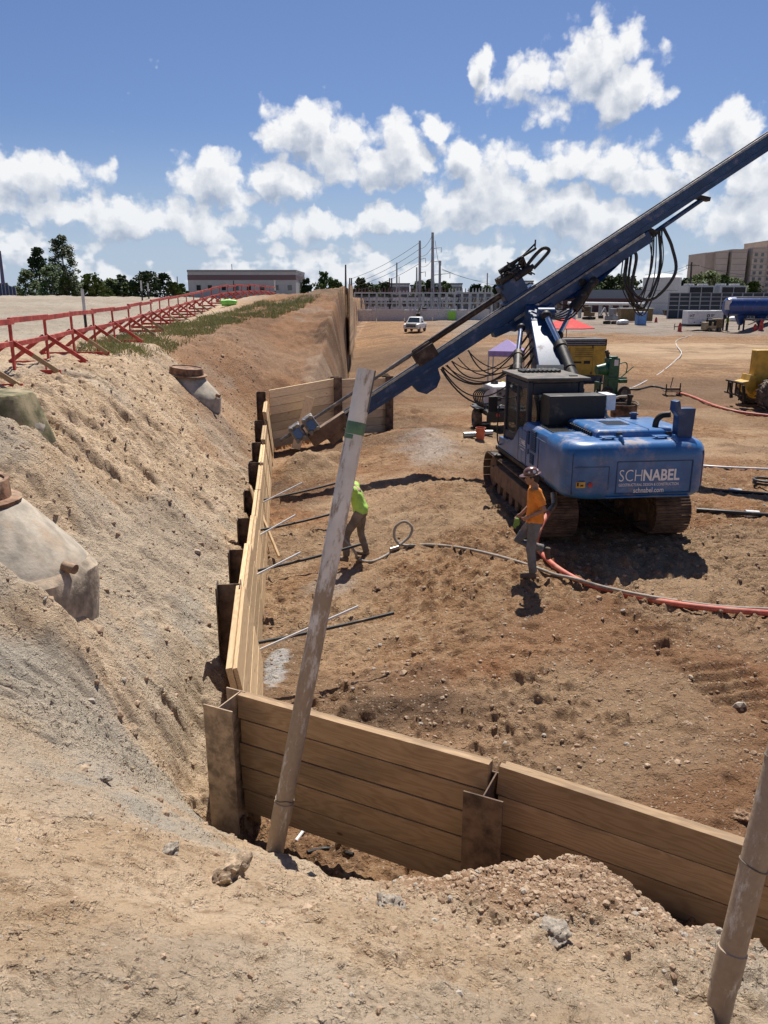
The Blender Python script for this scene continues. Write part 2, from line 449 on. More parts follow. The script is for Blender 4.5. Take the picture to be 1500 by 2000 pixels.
def terrain(x, y, detail=True):
    sA = .43 * x + .9 * y
    zA = np.interp(sA, SA_K, SA_Z)
    xt = np.where(y < 25.3, wall_x(np.minimum(y, 25.3)), np.interp(y, [25.3, 27.6, 32, 50, 60, 90, 140], [-3.9, -1.5, -1.6, -2.35, -2.6, -3.4, -5]))
    xc = np.interp(y, [0, 8, 13, 20, 26, 33, 42, 50, 60, 90, 140], [-4.6, -5.2, -5.9, -6.7, -7.4, -6.8, -5.0, -3.6, -3.2, -4, -6])
    zc = np.interp(y, [0, 26, 33, 42, 49, 54, 70, 110], [2.92, 2.95, 3.35, 4.1, 4.85, 4.95, 4.5, 3.6])
    plat = np.interp(y, [0, 24, 36, 46, 58, 70, 110, 200], [2.92, 2.95, 3.1, 3.4, 4.0, 4.2, 3.6, 3.0])
    t = (x - xt) / (xc - xt)                                     # 0 at the toe, 1 at the crest
    prof = np.interp(t, [-.02, .0, .06, .16, .35, .7, .9, 1.0, 1.25], [0, .0, .17, .24, .41, .74, .92, .97, 1.0])
    toe = -.55
    steep = sstep(49.0, 51.5, y)                                 # far end stands behind a tall timber wall
    prof = prof * (1 - steep) + np.interp(t, [0, .02, 1], [0, .93, 1]) * steep
    bl = sstep(1.15, 3.2, t)
    zB = toe + prof * ((zc * (1 - bl) + plat * bl) - toe)
    # past the return wall the bank climbs away from the viewer towards the tall timber wall
    ze = np.interp(y, [26, 29, 33, 42, 49.5, 51, 60, 90], [1.35, 1.75, 2.35, 3.7, 4.85, 4.95, 4.9, 4.2])
    zc2 = np.interp(y, [26, 33, 42, 50, 60, 90], [2.95, 3.2, 3.75, 4.45, 4.4, 3.9])
    fw = np.interp(y, [26, 32, 48, 50.5], [1.3, .8, .5, .08])
    q = xt - x
    zf = np.where(q < fw, toe + (ze - toe) * np.clip(q / fw, 0, 1) ** .8, ze + (zc2 - ze) * sstep(0, 1, (q - fw) / 4.2))
    zf = zf + (plat - zc2) * sstep(5.5, 9.5, q)
    wf = sstep(25.6, 29.0, y)
    zB = zB * (1 - wf) + zf * wf
    wn = sstep(9.8, 6.4, y)                                      # near the corner both banks share one section
    zB = zB * (1 - wn) + np.interp(5.13 + (x - xt), SA_K, SA_Z) * wn
    zB = np.where(x > xt, -9.0, zB)
    dA = sA - 5.13; dB = x - xt
    fl = np.minimum(dA / 5.8, dB / 5.0)
    floor = -.62 + .62 * sstep(0, 1, fl)
    floor = floor + .25 * sstep(30, 120, y) * sstep(-2, 20, x)
    # the two banks sweep into one another round the pit corner
    dc = np.hypot(np.maximum(-dA, 0), np.maximum(-dB, 0))
    zr = np.interp(5.13 - dc, SA_K, SA_Z)
    zbank = np.maximum(zB, np.where(sA < 5.05, zA, -9.0))
    kk = .7 * sstep(0, 1.6, -dB) * sstep(0, 1.2, -dA) * sstep(16, 10, y) + 1e-3
    hk = np.clip(.5 + .5 * (zr - zbank) / kk, 0, 1)
    zbank = np.where((dA < 0) & (dB < 0) & (y < 16), zbank * (1 - hk) + zr * hk + kk * hk * (1 - hk), zbank)
    z = np.maximum(floor, zbank)
    z = np.where((sA > 4.55) & (sA < 5.6) & (x < wall_x(y) + 4.0) & (zB < -5), np.minimum(z, -.68), z)
    bank = sstep(-.05, .25, zbank - floor)
    for (mx, my, rx, ry, h) in MOUNDS:
        q = ((x - mx) / rx) ** 2 + ((y - my) / ry) ** 2
        z = z + h * np.exp(-q * 1.1) * (1.0 if not detail else (.75 + .5 * fbm(x * 1.7, y * 1.7, 91, 3)))
    d = np.hypot(x - SPOIL[0], (y - SPOIL[1]))
    z = z + 3.4 * np.clip(1 - d / 9.5, 0, 1) ** 1.05
    # low berm of grey earth behind the fence
    z = z + .42 * np.exp(-(((x + 42) / 24) ** 2 + ((y - 78) / 9) ** 2)) * (x < -12)
    if not detail: return z
    far = np.hypot(x, y)
    f = np.clip(14 / np.maximum(far, 1), .25, 1)
    # broad unevenness
    z = z + (fbm(x * .45, y * .45, 3, 3) - .5) * .22 * (1 - .35 * bank)
    # pit floor: trodden hummocks, creases, broken clods
    dist = sstep(.38, .60, fbm(x * .6 + 3, y * .6, 37, 3))           # freshly disturbed ground
    rough = (fbm(x * 1.3, y * 1.3, 21, 3, .55) - .5) * .10 + (fbm(x * 3.4, y * 3.4, 23, 3, .6, ridge=True) - .62) * (.05 + .07 * dist)
    clod = np.clip(fbm(x * 8, y * 8, 31, 2, .6) - .54, 0, 1) * (.07 + .22 * dist) + np.clip(fbm(x * 19, y * 19, 33, 2, .6) - .55, 0, 1) * (.016 + .045 * dist)
    z = z + (1 - bank) * (rough * f + clod * f)
    pit = np.clip(fbm(x * 4.3, y * 4.3, 41, 2) - .60, 0, 1)
    z = z - pit * .22 * (1 - bank) * f
    # scraped lines left by the bucket and boots dragging
    dr = fbm(x * 1.1 + y * .5, (y - x * .25) * 9, 43, 2, .6, ridge=True)
    z = z + (1 - bank) * f * (dr - .6) * .05 * sstep(.45, .62, fbm(x * .5, y * .5, 47, 2))
    # banks: bucket-teeth streaks that run down the slope
    wsel = sstep(-.3, .3, zB - np.where(sA < 5.05, zA, -9))         # 1 on the long bank, 0 on the near one
    aB, dBn = (-.127 * x + .992 * y), (.992 * x + .127 * y)
    aA, dAn = (.9 * x - .43 * y), sA
    al = aB * wsel + aA * (1 - wsel); dn = dBn * wsel + dAn * (1 - wsel)
    wv = (fbm(al * .8, dn * .8, 55, 2) - .5) * 1.3
    streak = fbm((al + wv) * 5.2 + dn * .9, dn * .75, 51, 3, .6, ridge=True)
    smask = .15 + .85 * sstep(.36, .6, fbm(al * .35, dn * .35, 57, 2))
    chunk = fbm(x * 5.5, y * 5.5, 61, 4, .6)
    cm = sstep(.40, .60, fbm(x * .55 + 9, y * .55, 63, 3))
    crumb = np.clip(fbm(x * 16, y * 16, 71, 3, .6) - .5, 0, 1)
    lumpy = np.exp(-(((x + 5.4) / 1.9) ** 2 + ((y - 14.5) / 4.0) ** 2))
    zb = (streak ** 1.6 - .4) * .135 * smask * sstep(32, 24, y) * (.30 + .70 * wsel) + (chunk - .5) * (.04 + .13 * cm + .16 * lumpy) * (.8 + .2 * wsel) + crumb * (.015 + .045 * cm)
    zb = zb - np.clip(fbm(al * 2.6, dn * 1.2, 67, 3, .6) - .57, 0, 1) * (.25 + .45 * lumpy)
    zb = zb + np.clip(fbm(x * 24, y * 24, 73, 2, .6) - .52, 0, 1) * .016
    zb = zb + (fbm(x * 1.2, y * 1.2, 77, 3) - .5) * .22
    z = z + bank * zb * np.clip(f * 1.5, .45, 1) * sstep(.0, .5, bank)
    z = z + bank * sstep(18, 34, y) * ((fbm(x * .55, y * .55, 103, 4, .6) - .5) * .35 * sstep(-13, -17, x) + (fbm(x * .9, y * .6, 105, 5, .7) - .5) * .55 * sstep(-8.5, -6, x))
    # crumbly spoil on the near heap
    for (mx, my, rx, ry, h) in MOUNDS[:4]:
        q = ((x - mx) / rx) ** 2 + ((y - my) / ry) ** 2
        z = z + np.exp(-q) * (np.clip(fbm(x * 15, y * 15, 81, 2) - .45, 0, 1) * .022 + np.clip(fbm(x * 6, y * 6, 83, 2) - .5, 0, 1) * .07)
    # tractor cleat marks where the rig has crawled
    cr, sr = math.cos(-RIG_ROT), math.sin(-RIG_ROT)
    lx = (x - RIG_LOC.x) * cr - (y - RIG_LOC.y) * sr; ly = (x - RIG_LOC.x) * sr + (y - RIG_LOC.y) * cr
    for (cx0, bend) in ((1.25, .055), (-1.05, .03), (3.1, .08), (2.2, .02), (4.4, .05)):
        cc = cx0 + bend * np.clip(-ly - 1, 0, 20) ** 1.35
        band = sstep(.46, .36, np.abs(lx - cc)) * sstep(9.5, 7.0, -ly) * sstep(-1.5, .6, -ly) * sstep(.35, .5, fbm(x * .9, y * .9, 95, 2))
        z = z + band * (np.sin((ly + lx * .05) * 2 * math.pi / .21) * .038 - .04)
    # long faint wheel ruts on the far floor
    ru = np.sin((y * .95 + x * .22 + 1.5 * fbm(x * .06, y * .06, 99, 2)) * 1.3)
    z = z + (1 - bank) * sstep(26, 34, y) * ru * .03
    return z
def ground(x, y):
    return float(terrain(np.array([float(x)]), np.array([float(y)]))[0])

def blob(x, y, cx, cy, rx, ry, seed=5, edge=.5):
    q = np.hypot((x - cx) / rx, (y - cy) / ry)
    return sstep(1.0 + edge * .4, 1.0 - edge * .6, q + (fbm(x * 1.6 / max(rx, .3), y * 1.6 / max(rx, .3), seed, 4, .6) - .5) * 1.3)

def soil_material():
    m, T, b = newmat('soil')
    g = T.n('ShaderNodeNewGeometry').outputs['Position']
    def A(n): return T.n('ShaderNodeAttribute', attribute_name=n).outputs['Fac']
    bank, grey, red, wet, gravel, grout, dry = [A(k) for k in ('bank', 'grey', 'red', 'wet', 'gravel', 'grout', 'dry')]
    n1 = T.noise(g, 1.1, 6, .68, dim='2D'); n2 = T.noise(g, 6, 5, .65, dim='2D'); n3 = T.noise(g, 34, 3, .65, dim='2D')
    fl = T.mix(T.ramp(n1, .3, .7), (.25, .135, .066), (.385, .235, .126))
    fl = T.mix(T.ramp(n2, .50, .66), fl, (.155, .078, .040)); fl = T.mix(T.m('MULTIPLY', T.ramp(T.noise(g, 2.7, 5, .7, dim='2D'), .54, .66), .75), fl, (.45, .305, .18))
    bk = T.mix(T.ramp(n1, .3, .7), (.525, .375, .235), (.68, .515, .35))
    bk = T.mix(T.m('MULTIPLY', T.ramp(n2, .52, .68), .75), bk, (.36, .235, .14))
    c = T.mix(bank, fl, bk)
    c = T.mix(red, c, T.mix(n2, (.27, .125, .058), (.37, .19, .095)))
    c = T.mix(dry, c, T.mix(n2, (.42, .285, .17), (.52, .375, .24)))
    c = T.mix(grey, c, T.mix(n2, (.37, .325, .26), (.53, .465, .375)))
    c = T.mix(gravel, c, T.mix(n3, (.20, .175, .15), (.36, .32, .275)))
    c = T.mix(wet, c, T.mix(n2, (.085, .052, .033), (.16, .100, .062)))
    c = T.mix(grout, c, T.mix(n2, (.40, .39, .37), (.58, .57, .55)))
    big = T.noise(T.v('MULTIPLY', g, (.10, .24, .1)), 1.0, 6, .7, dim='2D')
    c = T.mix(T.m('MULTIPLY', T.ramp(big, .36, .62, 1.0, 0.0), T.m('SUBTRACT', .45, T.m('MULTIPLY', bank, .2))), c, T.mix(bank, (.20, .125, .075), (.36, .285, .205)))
    # pebbles and crumbs of other tones
    vd = T.n('ShaderNodeTexVoronoi', feature='F1', voronoi_dimensions='2D'); T.put(vd.inputs['Vector'], g); vd.inputs['Scale'].default_value = 24
    peb = T.m('MULTIPLY', T.ramp(vd.outputs['Distance'], .16, .26, 1.0, 0.0), T.ramp(T.sep(vd.outputs['Color'])[0], .72, .80))
    c = T.mix(T.m('MULTIPLY', peb, .6), c, T.mix(T.sep(vd.outputs['Color'])[1], (.24, .18, .13), (.72, .62, .50)))
    c = T.mix(T.m('MULTIPLY', T.ramp(n3, .55, .8), .35), c, (.22, .14, .085))
    T.put(b.inputs['Base Color'], c)
    T.put(b.inputs['Roughness'], T.m('SUBTRACT', .97, T.m('ADD', T.m('MULTIPLY', wet, .06), T.m('MULTIPLY', grout, .35))))
    T.put(b.inputs['Specular IOR Level'], T.m('ADD', .10, T.m('MULTIPLY', grout, .25)))
    nb = T.noise(g, 22, 7, .75)
    cl = T.ramp(T.noise(g, 17, 3, .55), .54, .66); pt = T.ramp(T.noise(T.v('ADD', g, (31, 7, 3)), 11, 3, .55), .60, .70, 0.0, -1.0)
    nb = T.m('ADD', nb, T.m('MULTIPLY', T.m('ADD', cl, pt), .42))
    T.put(b.inputs['Normal'], T.bump(T.m('ADD', nb, T.m('MULTIPLY', T.noise(g, 70, 3, .6), .35)), 1.0, .048))
    return m

def build_terrain():
    na = 545
    # fine spokes ahead, coarse ones behind the viewpoint
    th = np.concatenate([np.linspace(-36, 38, na), np.linspace(38, 324, 64)[1:-1]])
    th = np.radians(th); na = len(th)
    rl = [.35, .8]
    while rl[-1] < 900: rl.append(rl[-1] * (1 + .0034 * max(1, rl[-1] / 28) ** .8) + (.004 if rl[-1] < 3 else 0))
    rr = np.array(rl); nr = len(rr)
    TH, RR = np.meshgrid(th, rr)
    x = (RR * np.sin(TH)).ravel(); y = (RR * np.cos(TH)).ravel()
    z = terrain(x, y)
    n = len(x)
    co = np.empty((n + 1, 3)); co[:n, 0] = x; co[:n, 1] = y; co[:n, 2] = z; co[n] = (0, 0, z[:na].mean())
    i, j = np.meshgrid(np.arange(nr - 1), np.arange(na), indexing='ij')
    a = i * na + j; b2 = i * na + (j + 1) % na
    quads = np.stack([a, b2, b2 + na, a + na], -1).reshape(-1, 4)
    tris = np.stack([np.full(na, n), np.arange(na), (np.arange(na) + 1) % na], -1)
    nl = quads.size + tris.size
    me = bpy.data.meshes.new('ground')
    me.vertices.add(n + 1); me.vertices.foreach_set('co', co.ravel())
    me.loops.add(nl); me.loops.foreach_set('vertex_index', np.concatenate([quads[:, ::-1].ravel(), tris[:, ::-1].ravel()]).astype(np.int32))
    npoly = len(quads) + len(tris)
    me.polygons.add(npoly)
    ls = np.concatenate([np.arange(len(quads)) * 4, quads.size + np.arange(len(tris)) * 3]).astype(np.int32)
    me.polygons.foreach_set('loop_start', ls)
    me.update(calc_edges=True); me.validate()
    me.polygons.foreach_set('use_smooth', np.ones(npoly, dtype=bool))
    # soil kinds where the ground differs, plus far-bank shading put into the colour
    X, Y = co[:, 0], co[:, 1]
    sA = .43 * X + .9 * Y
    xt = np.where(Y < 25.3, wall_x(np.minimum(Y, 25.3)), np.interp(Y, [25.3, 27.6, 50, 90], [-3.9, -1.5, -2.35, -3.4]))
    bank = np.maximum(sstep(.0, .4, xt - X), sstep(5.0, 4.6, sA))
    bank = np.clip(bank, 0, 1)
    near = sstep(60, 30, Y)
    grey = np.clip(blob(X, Y, -2.3, 5.7, 1.1, .6, 5) * .75 + blob(X, Y, -3.0, 4.6, 1.6, .7, 6) * .35 + blob(X, Y, -1.2, 4.7, 1.0, .4, 8) * .65
                   + blob(X, Y, -3.2, 10.5, .8, 3.5, 7) * .5 + blob(X, Y, -2.2, 8.2, .6, 1.6, 15) * .4 + blob(X, Y, 2.1, 3.6, .4, .5, 16) * .5 + blob(X, Y, -5.2, 9.8, .8, .9, 14) * .6
                   + .35 * bank * sstep(.54, .68, fbm(X * .5, Y * .5, 17, 4)), 0, 1)
    wetp = 0
    grey = np.maximum(grey, .95 * sstep(-9.0, -13, X + (fbm(X * .2, Y * .2, 88, 3) - .5) * 6) * sstep(14, 30, Y) * bank)
    red = np.clip(blob(X, Y, 6.5, 8.6, 2.5, 2.0, 9) * .75 + blob(X, Y, 3.2, 9.6, 2.0, 1.2, 10) * .6 + blob(X, Y, 1.0, 4.0, 1.25, .6, 12, .3) * .7 + blob(X, Y, 1.5, 7.7, 1.2, .5, 18) * .5
                  + .7 * (1 - bank) * near * sstep(.52, .68, fbm(X * .35, Y * .35, 19, 4)), 0, 1)
    red = np.maximum(red, sstep(10.0, 9.0, np.hypot(X - SPOIL[0], Y - SPOIL[1])))
    red = np.maximum(red, .92 * bank * sstep(21, 29, Y + (fbm(X * .3, Y * .3, 107, 3) - .5) * 12) * sstep(-9.5, -6.5, X))
    red = np.maximum(red, .5 * bank * blob(X, Y, -4.2, 24.0, 1.6, 6.0, 28))
    wet = np.clip(blob(X, Y, -.55, 8.6, 1.3, .8, 23) * .5 + blob(X, Y, .1, 8.1, 1.3, .35, 43) * .5 + blob(X, Y, -2.2, 19.0, 1.2, 1.6, 24) * .6 + blob(X, Y, -.6, 37, 1.9, 5.5, 25) * .85
                  + blob(X, Y, .6, 27.5, 1.8, 1.8, 26) * .6 + .55 * (1 - bank) * sstep(.60, .72, fbm(X * .28 + 3, Y * .5, 27, 4)) * sstep(16, 24, Y), 0, 1)
    wet = np.maximum(wet, .7 * (1 - bank) * blob(X, Y, 20, 37, 16, 8, 33, .9))
    wet = np.maximum(wet, .7 * (1 - bank) * blob(X, Y, 4, 62, 10, 14, 35, .8))
    wet = np.maximum(wet, (1 - bank) * sstep(27, 33, Y) * sstep(84, 66, Y + X * .3) * sstep(16, 8, X + (fbm(X * .1, Y * .1, 117, 3) - .5) * 12) * (.45 + .4 * sstep(.4, .6, fbm(X * .22, Y * .12, 115, 4))))
    dry = np.clip((1 - bank) * (blob(X, Y, 26, 64, 24, 12, 29, .8) * .95 + blob(X, Y, 0, 17.8, 1.6, 2.2, 34) * .7 + blob(X, Y, -.9, 10.2, 1.2, 3.0, 31) * .45
                  + .6 * sstep(.5, .66, fbm(X * .4 + 40, Y * .4, 36, 4)) * near), 0, 1)
    gravel = (1 - bank) * sstep(84, 96, Y + (fbm(X * .12, Y * .12, 38, 3) - .5) * 26) * sstep(2, 16, X) * .95
    grout = np.clip(blob(X, Y, -1.5, 9.8, .14, .6, 44, .5) * .75 + blob(X, Y, 1.35, 22.5, .8, 2.0, 45, 1.4) * .45 + blob(X, Y, -.95, 12.6, .5, .5, 46, .8) * .3
                  + blob(X, Y, -.72, 8.0, .12, .25, 47) + blob(X, Y, -1.0, 8.3, .12, .3, 48) + blob(X, Y, -.95, 35.5, .4, 2.2, 49, .8) * .8, 0, 1)
    wet = np.maximum(wet, .75 * bank * sstep(26, 34, Y) * sstep(-8.5, -4, X) * (.35 + .65 * sstep(.38, .58, fbm(X * .5, Y * .35, 109, 4))))  # far bank: darker brown soil, with the hump's shading painted in
    wet = np.maximum(wet, .35 * bank * sstep(.56, .66, fbm(X * .6, Y * .6, 111, 4)) * sstep(8, 14, Y) * sstep(-8, -6, X))
    wet = np.maximum(wet, .30 * bank * sstep(-12, -16, X) * sstep(16, 28, Y) * (.4 + .6 * sstep(.4, .62, fbm(X * .15, Y * .3, 113, 4))))
    wet = np.maximum(wet, blob(X, Y, -1.35, 9.9, .4, .9, 64) * .5)
    for k, arr in (('bank', bank), ('grey', grey), ('red', red), ('wet', wet), ('gravel', gravel), ('grout', grout), ('dry', dry)):
        at = me.attributes.new(k, 'FLOAT', 'POINT'); at.data.foreach_set('value', np.ascontiguousarray(arr, dtype=np.float32))
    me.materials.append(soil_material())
    o = bpy.data.objects.new('ground', me); COL.objects.link(o)
    tag(o, 'bare tan and red-brown earth of the excavation, its banks and the yard', 'ground', kind='structure')
    return o
build_terrain()

# loose crumbs and pebbles, far too many to count
def rock_mesh(name, seed, sub=1, flat=.75, jag=.28):
    bm = bmesh.new(); bmesh.ops.create_icosphere(bm, subdivisions=sub, radius=1)
    rd = random.Random(seed)
    off = [Vector((rd.uniform(-1, 1), rd.uniform(-1, 1), rd.uniform(-1, 1))).normalized() for _ in range(9)]
    for v in bm.verts:
        k = 1.0
        for i, d in enumerate(off): k -= jag * max(0, v.co.normalized().dot(d) - .55) * 1.4
        v.co = v.co * (k + rd.uniform(-.06, .06)); v.co.z *= flat
    me = bpy.data.meshes.new(name); bm.to_mesh(me); bm.free(); return me
def scatter_pebbles():
    src = []
    for s in range(6):
        me = rock_mesh('tmp', 100 + s, 1)
        v = np.array([p.co[:] for p in me.vertices]); f = np.array([p.vertices[:] for p in me.polygons])
        src.append((v, f)); bpy.data.meshes.remove(me)
    V, F, base = [], [], 0
    # (count, sampler, size range)
    pts = []
    def put(n, fx, smin, smax, pw=2.2):
        k = 0
        while k < n:
            x, y, ok = fx()
            if ok: pts.append((x, y, smin + (smax - smin) * random.random() ** pw)); k += 1
    def near_slope():
        x, y = random.uniform(-4.5, 2.6), random.uniform(1.4, 6.5); s = .43 * x + .9 * y
        return x, y, s < 4.7
    def heap():
        x, y = random.gauss(1.0, .55), random.gauss(3.95, .36); return x, y, .43 * x + .9 * y < 4.9
    def longbank():
        y = random.uniform(6, 30); x = wall_x(y) - random.uniform(.1, 4.2); return x, y, True
    def pit():
        y = 7 + 18 * random.random() ** 1.4; x = random.uniform(-3, y * .6); return x, y, (x > wall_x(y) + .3) and (.43 * x + .9 * y > 5.5)
    put(2600, near_slope, .005, .022, 3); put(90, near_slope, .02, .05)
    put(2800, heap, .008, .03, 2.4)
    put(3600, longbank, .01, .05, 2.6); put(70, longbank, .04, .10)
    put(4200, pit, .01, .045, 2.6); put(50, pit, .04, .08)
    X = np.array([p[0] for p in pts]); Y = np.array([p[1] for p in pts]); Z = terrain(X, Y)
    for i, (x, y, s) in enumerate(pts):
        v, f = src[random.randrange(6)]
        M = np.array(Euler((random.uniform(-.4, .4), random.uniform(-.4, .4), random.uniform(0, 6.3))).to_matrix())
        V.append((v * (s * random.uniform(.8, 1.3), s, s)) @ M.T + (x, y, Z[i] - s * .1)); F.append(f + base); base += len(v)
    V = np.concatenate(V); F = np.concatenate(F)
    me = bpy.data.meshes.new('pebbles'); me.from_pydata(V.tolist(), [], F.tolist())
    m, T, b = newmat('pebble'); 
    isl = T.n('ShaderNodeNewGeometry').outputs['Random Per Island']
    c = T.mix(isl, (.26, .165, .10), (.46, .34, .23)); c = T.mix(T.ramp(isl, .93, .95), c, (.38, .33, .27))
    T.put(b.inputs['Base Color'], c); b.inputs['Roughness'].default_value = .9
    T.put(b.inputs['Normal'], T.bump(T.noise(T.n('ShaderNodeNewGeometry').outputs['Position'], 60, 4, .6), .5, .01))
    me.materials.append(m)
    o = bpy.data.objects.new('pebbles', me); COL.objects.link(o)
    tag(o, 'loose crumbs and pebbles of earth strewn over banks and floor', 'pebbles', kind='stuff')
scatter_pebbles()

# ------------------------------------------------------------------ soldier-pile wall
M_rust = pm('rusty_steel', (.135, .085, .058), .8, .15, .45, 5, .35, 35, dust=.35)
M_rustl = pm('tan_rusted_steel', (.36, .265, .18), .85, .0, .35, 9, .5, 28, dust=.5)
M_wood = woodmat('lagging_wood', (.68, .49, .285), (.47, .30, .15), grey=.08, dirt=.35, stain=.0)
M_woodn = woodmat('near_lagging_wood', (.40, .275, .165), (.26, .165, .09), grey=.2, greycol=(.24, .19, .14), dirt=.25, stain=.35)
M_concrete = pm('concrete', (.41, .355, .28), .9, 0, .2, 5, .5, 22, dust=.35)

def hpile(x, y, ang, top, bottom, label, mat=M_rust, d=.30, w=.30, t=.016, group='soldier piles of the retaining wall'):
    """ang: azimuth of the wall run; the web crosses the wall"""
    o = thing('soldier_pile', label, 'steel pile', (x, y, bottom), ang, group)
    h = top - bottom
    for sy, nm in ((-1, 'flange'), (1, 'flange')):
        MB().box((0, sy * (d / 2 - t / 2), h / 2), (w, t, h)).build(nm, mat, o, bevel=.003)
    MB().box((0, 0, h / 2 - .001), (t * .8, d - 2 * t - .002, h - .002)).build('web', mat, o, bevel=.002)
    return o
def panel(p0, p1, top0, top1, n, label, mat, bh=.262, th=.062, group='timber lagging bays of the retaining wall', inset=.02, side=1, batter=0.0):
    """boards laid one on another between two piles; double layer as in the photo"""
    p0, p1 = Vector((*p0, 0)), Vector((*p1, 0)); d = p1 - p0; L = d.length; ang = math.atan2(d.y, d.x)
    o = thing('lagging_bay', label, 'timber wall', ((p0 + p1) / 2).to_tuple(), ang, group)
    tilt = math.atan2(top1 - top0, L)
    for k in range(n):
        zc = (top0 + top1) / 2 - bh * (k + .5)
        jx, jy = random.uniform(-.012, .012), random.uniform(-.006, .006)
        MB().box((0, 0, 0), (L - inset * 2 + random.uniform(-.01, .01), th, bh - .011)).build(
            'board', mat, o, bevel=.004, loc=(jx, jy + side * batter * bh * (k + .5), zc), rot=(random.uniform(-.008, .008) - side * batter * -1, -tilt, 0))
    # second layer of thinner boards on the pit side
    for k in range(n - 1):
        zc = (top0 + top1) / 2 - .012 - bh * (k + .5)
        MB().box((0, 0, 0), (L - inset * 2 - .03, .042, bh - .011)).build(
            'board', mat, o, bevel=.004, loc=(random.uniform(-.01, .01), side * (th / 2 + .030 + batter * bh * (k + .5)), zc), rot=(side * batter, -tilt, 0))
    return o

# near wall: corner pile, second pile, and the bay that leaves the frame on the right
A_ANG = math.atan2(-.43, .9)
aw = Vector((.9, -.43, 0)).normalized(); an = Vector((.43, .9, 0)).normalized()
cA = Vector((-1.42, 6.33, 0)); pA = cA + aw * 2.50; pA2 = cA + aw * 5.0
hpile(cA.x, cA.y, A_ANG, .80, -1.2, 'tan weathered steel pile standing at the near corner of the timber wall', M_rustl, w=.32, d=.36)
hpile(pA.x, pA.y, A_ANG, .66, -1.3, 'dark rusted steel pile between the two large near timber bays', M_rust, w=.32, d=.36)
hpile(pA2.x, pA2.y, A_ANG, .70, -1.3, 'steel pile at the right frame edge past the near timber bay', M_rust, w=.32, d=.36)
off = an * .10
def xy(v): return (v.x, v.y)
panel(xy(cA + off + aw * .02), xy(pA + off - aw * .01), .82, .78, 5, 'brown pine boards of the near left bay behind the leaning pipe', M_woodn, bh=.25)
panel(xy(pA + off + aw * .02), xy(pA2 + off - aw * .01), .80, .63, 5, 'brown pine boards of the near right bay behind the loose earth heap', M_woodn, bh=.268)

# long wall running away on the left: pile depths and tops, measured bay by bay
B_Y = [8.95, 11.0, 13.2, 15.5, 17.9, 20.2, 22.6, 25.0]
B_T = [.93, .70, .56, .50, .58, .64, .86, 1.42]
B_ANG = math.atan2(.992, -.127)
bd = Vector((-.127, .992, 0)).normalized(); bn = Vector((.992, .127, 0)).normalized()
nth = ['nearest', 'second', 'third', 'fourth', 'fifth', 'sixth', 'seventh', 'eighth']
pb0 = Vector((wall_x(6.75) + .02, 6.75, 0))
prev = pb0; prevt = .86
for i, (y, t) in enumerate(zip(B_Y, B_T)):
    p = Vector((wall_x(y), y, 0))
    c = p - bn * .12
    hpile(c.x, c.y, B_ANG, t + .0, -1.3, f'rusty steel pile of the long timber wall, {nth[i]} beyond the near corner pile', M_rust)
    tp = .90 if i == 0 else (B_T[i - 1] + t) / 2 - .03
    panel(xy(prev + bd * .02), xy(p - bd * .0), tp + (.0 if i else -.02), tp + .02, 5 if i < 7 else 6,
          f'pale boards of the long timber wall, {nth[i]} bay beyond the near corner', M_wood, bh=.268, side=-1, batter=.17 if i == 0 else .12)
    prev = p
# far return of the wall, facing the viewer, with a pile in its middle
M_woodf = woodmat('bounce_lit_new_lagging_wood', (.84, .66, .43), (.62, .44, .25), grey=.05, dirt=.3)  # new wood, paler still to carry bounce light from the sunlit ground
c0 = Vector((wall_x(25.0) + .12, 25.05, 0)); c1 = Vector((-1.62, 26.1, 0)); c2 = Vector((.12, 26.9, 0))
cang = math.atan2(c1.y - c0.y, c1.x - c0.x)
dC = (c1 - c0).normalized(); nC = Vector((-dC.y, dC.x, 0))
hpile(*xy(c1 - nC * .02), cang, 1.78, -1.2, 'steel pile in the middle of the far return wall behind the drill', M_rust)
hpile(*xy(c2 - nC * .02), math.atan2(.8, 1.74), 1.74, -1.2, 'steel pile at the right end of the far return wall', M_rust)
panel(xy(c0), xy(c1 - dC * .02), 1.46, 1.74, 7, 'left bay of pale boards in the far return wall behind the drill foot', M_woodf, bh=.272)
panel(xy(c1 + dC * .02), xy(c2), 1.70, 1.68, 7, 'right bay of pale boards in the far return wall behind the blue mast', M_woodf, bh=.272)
# loose plank leaning on that bay and two at its right end
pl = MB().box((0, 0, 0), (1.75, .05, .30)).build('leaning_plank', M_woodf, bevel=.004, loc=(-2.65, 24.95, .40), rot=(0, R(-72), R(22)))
tag(pl, 'loose plank leaning against the left bay of the far return wall', 'plank')
for k, (x, y, z, rz, ry, L, lb) in enumerate([(-.25, 27.6, 1.62, 2.2, .25, 1.1, 'upper short plank tossed behind the far return wall'), (-.05, 27.9, 1.4, 2.5, .1, 1.5, 'lower pale plank lying behind the far return wall')]):
    tag(MB().box((0, 0, 0), (L, .25, .09)).build('loose_plank', M_wood, bevel=.004, loc=(x, y, z), rot=(0, ry, rz)), lb, 'plank')
for k, (x0, y0, x1, y1, z1, lb) in enumerate([(-2.72, 15.3, -2.28, 14.4, -.52, 'thin pale lath leaning on the long wall, left one'), (-2.80, 15.6, -2.05, 14.2, -.52, 'thin pale lath leaning on the long wall, right one')]):
    a = Vector((x0, y0, .55)); b = Vector((x1, y1, z1)); d = b - a
    tag(MB().box((0, 0, 0), (d.length, .04, .06)).build('leaning_lath', M_wood, loc=(a + b) / 2, rot=(0, math.asin(-d.z / d.length), math.atan2(d.y, d.x))), lb, 'lath')

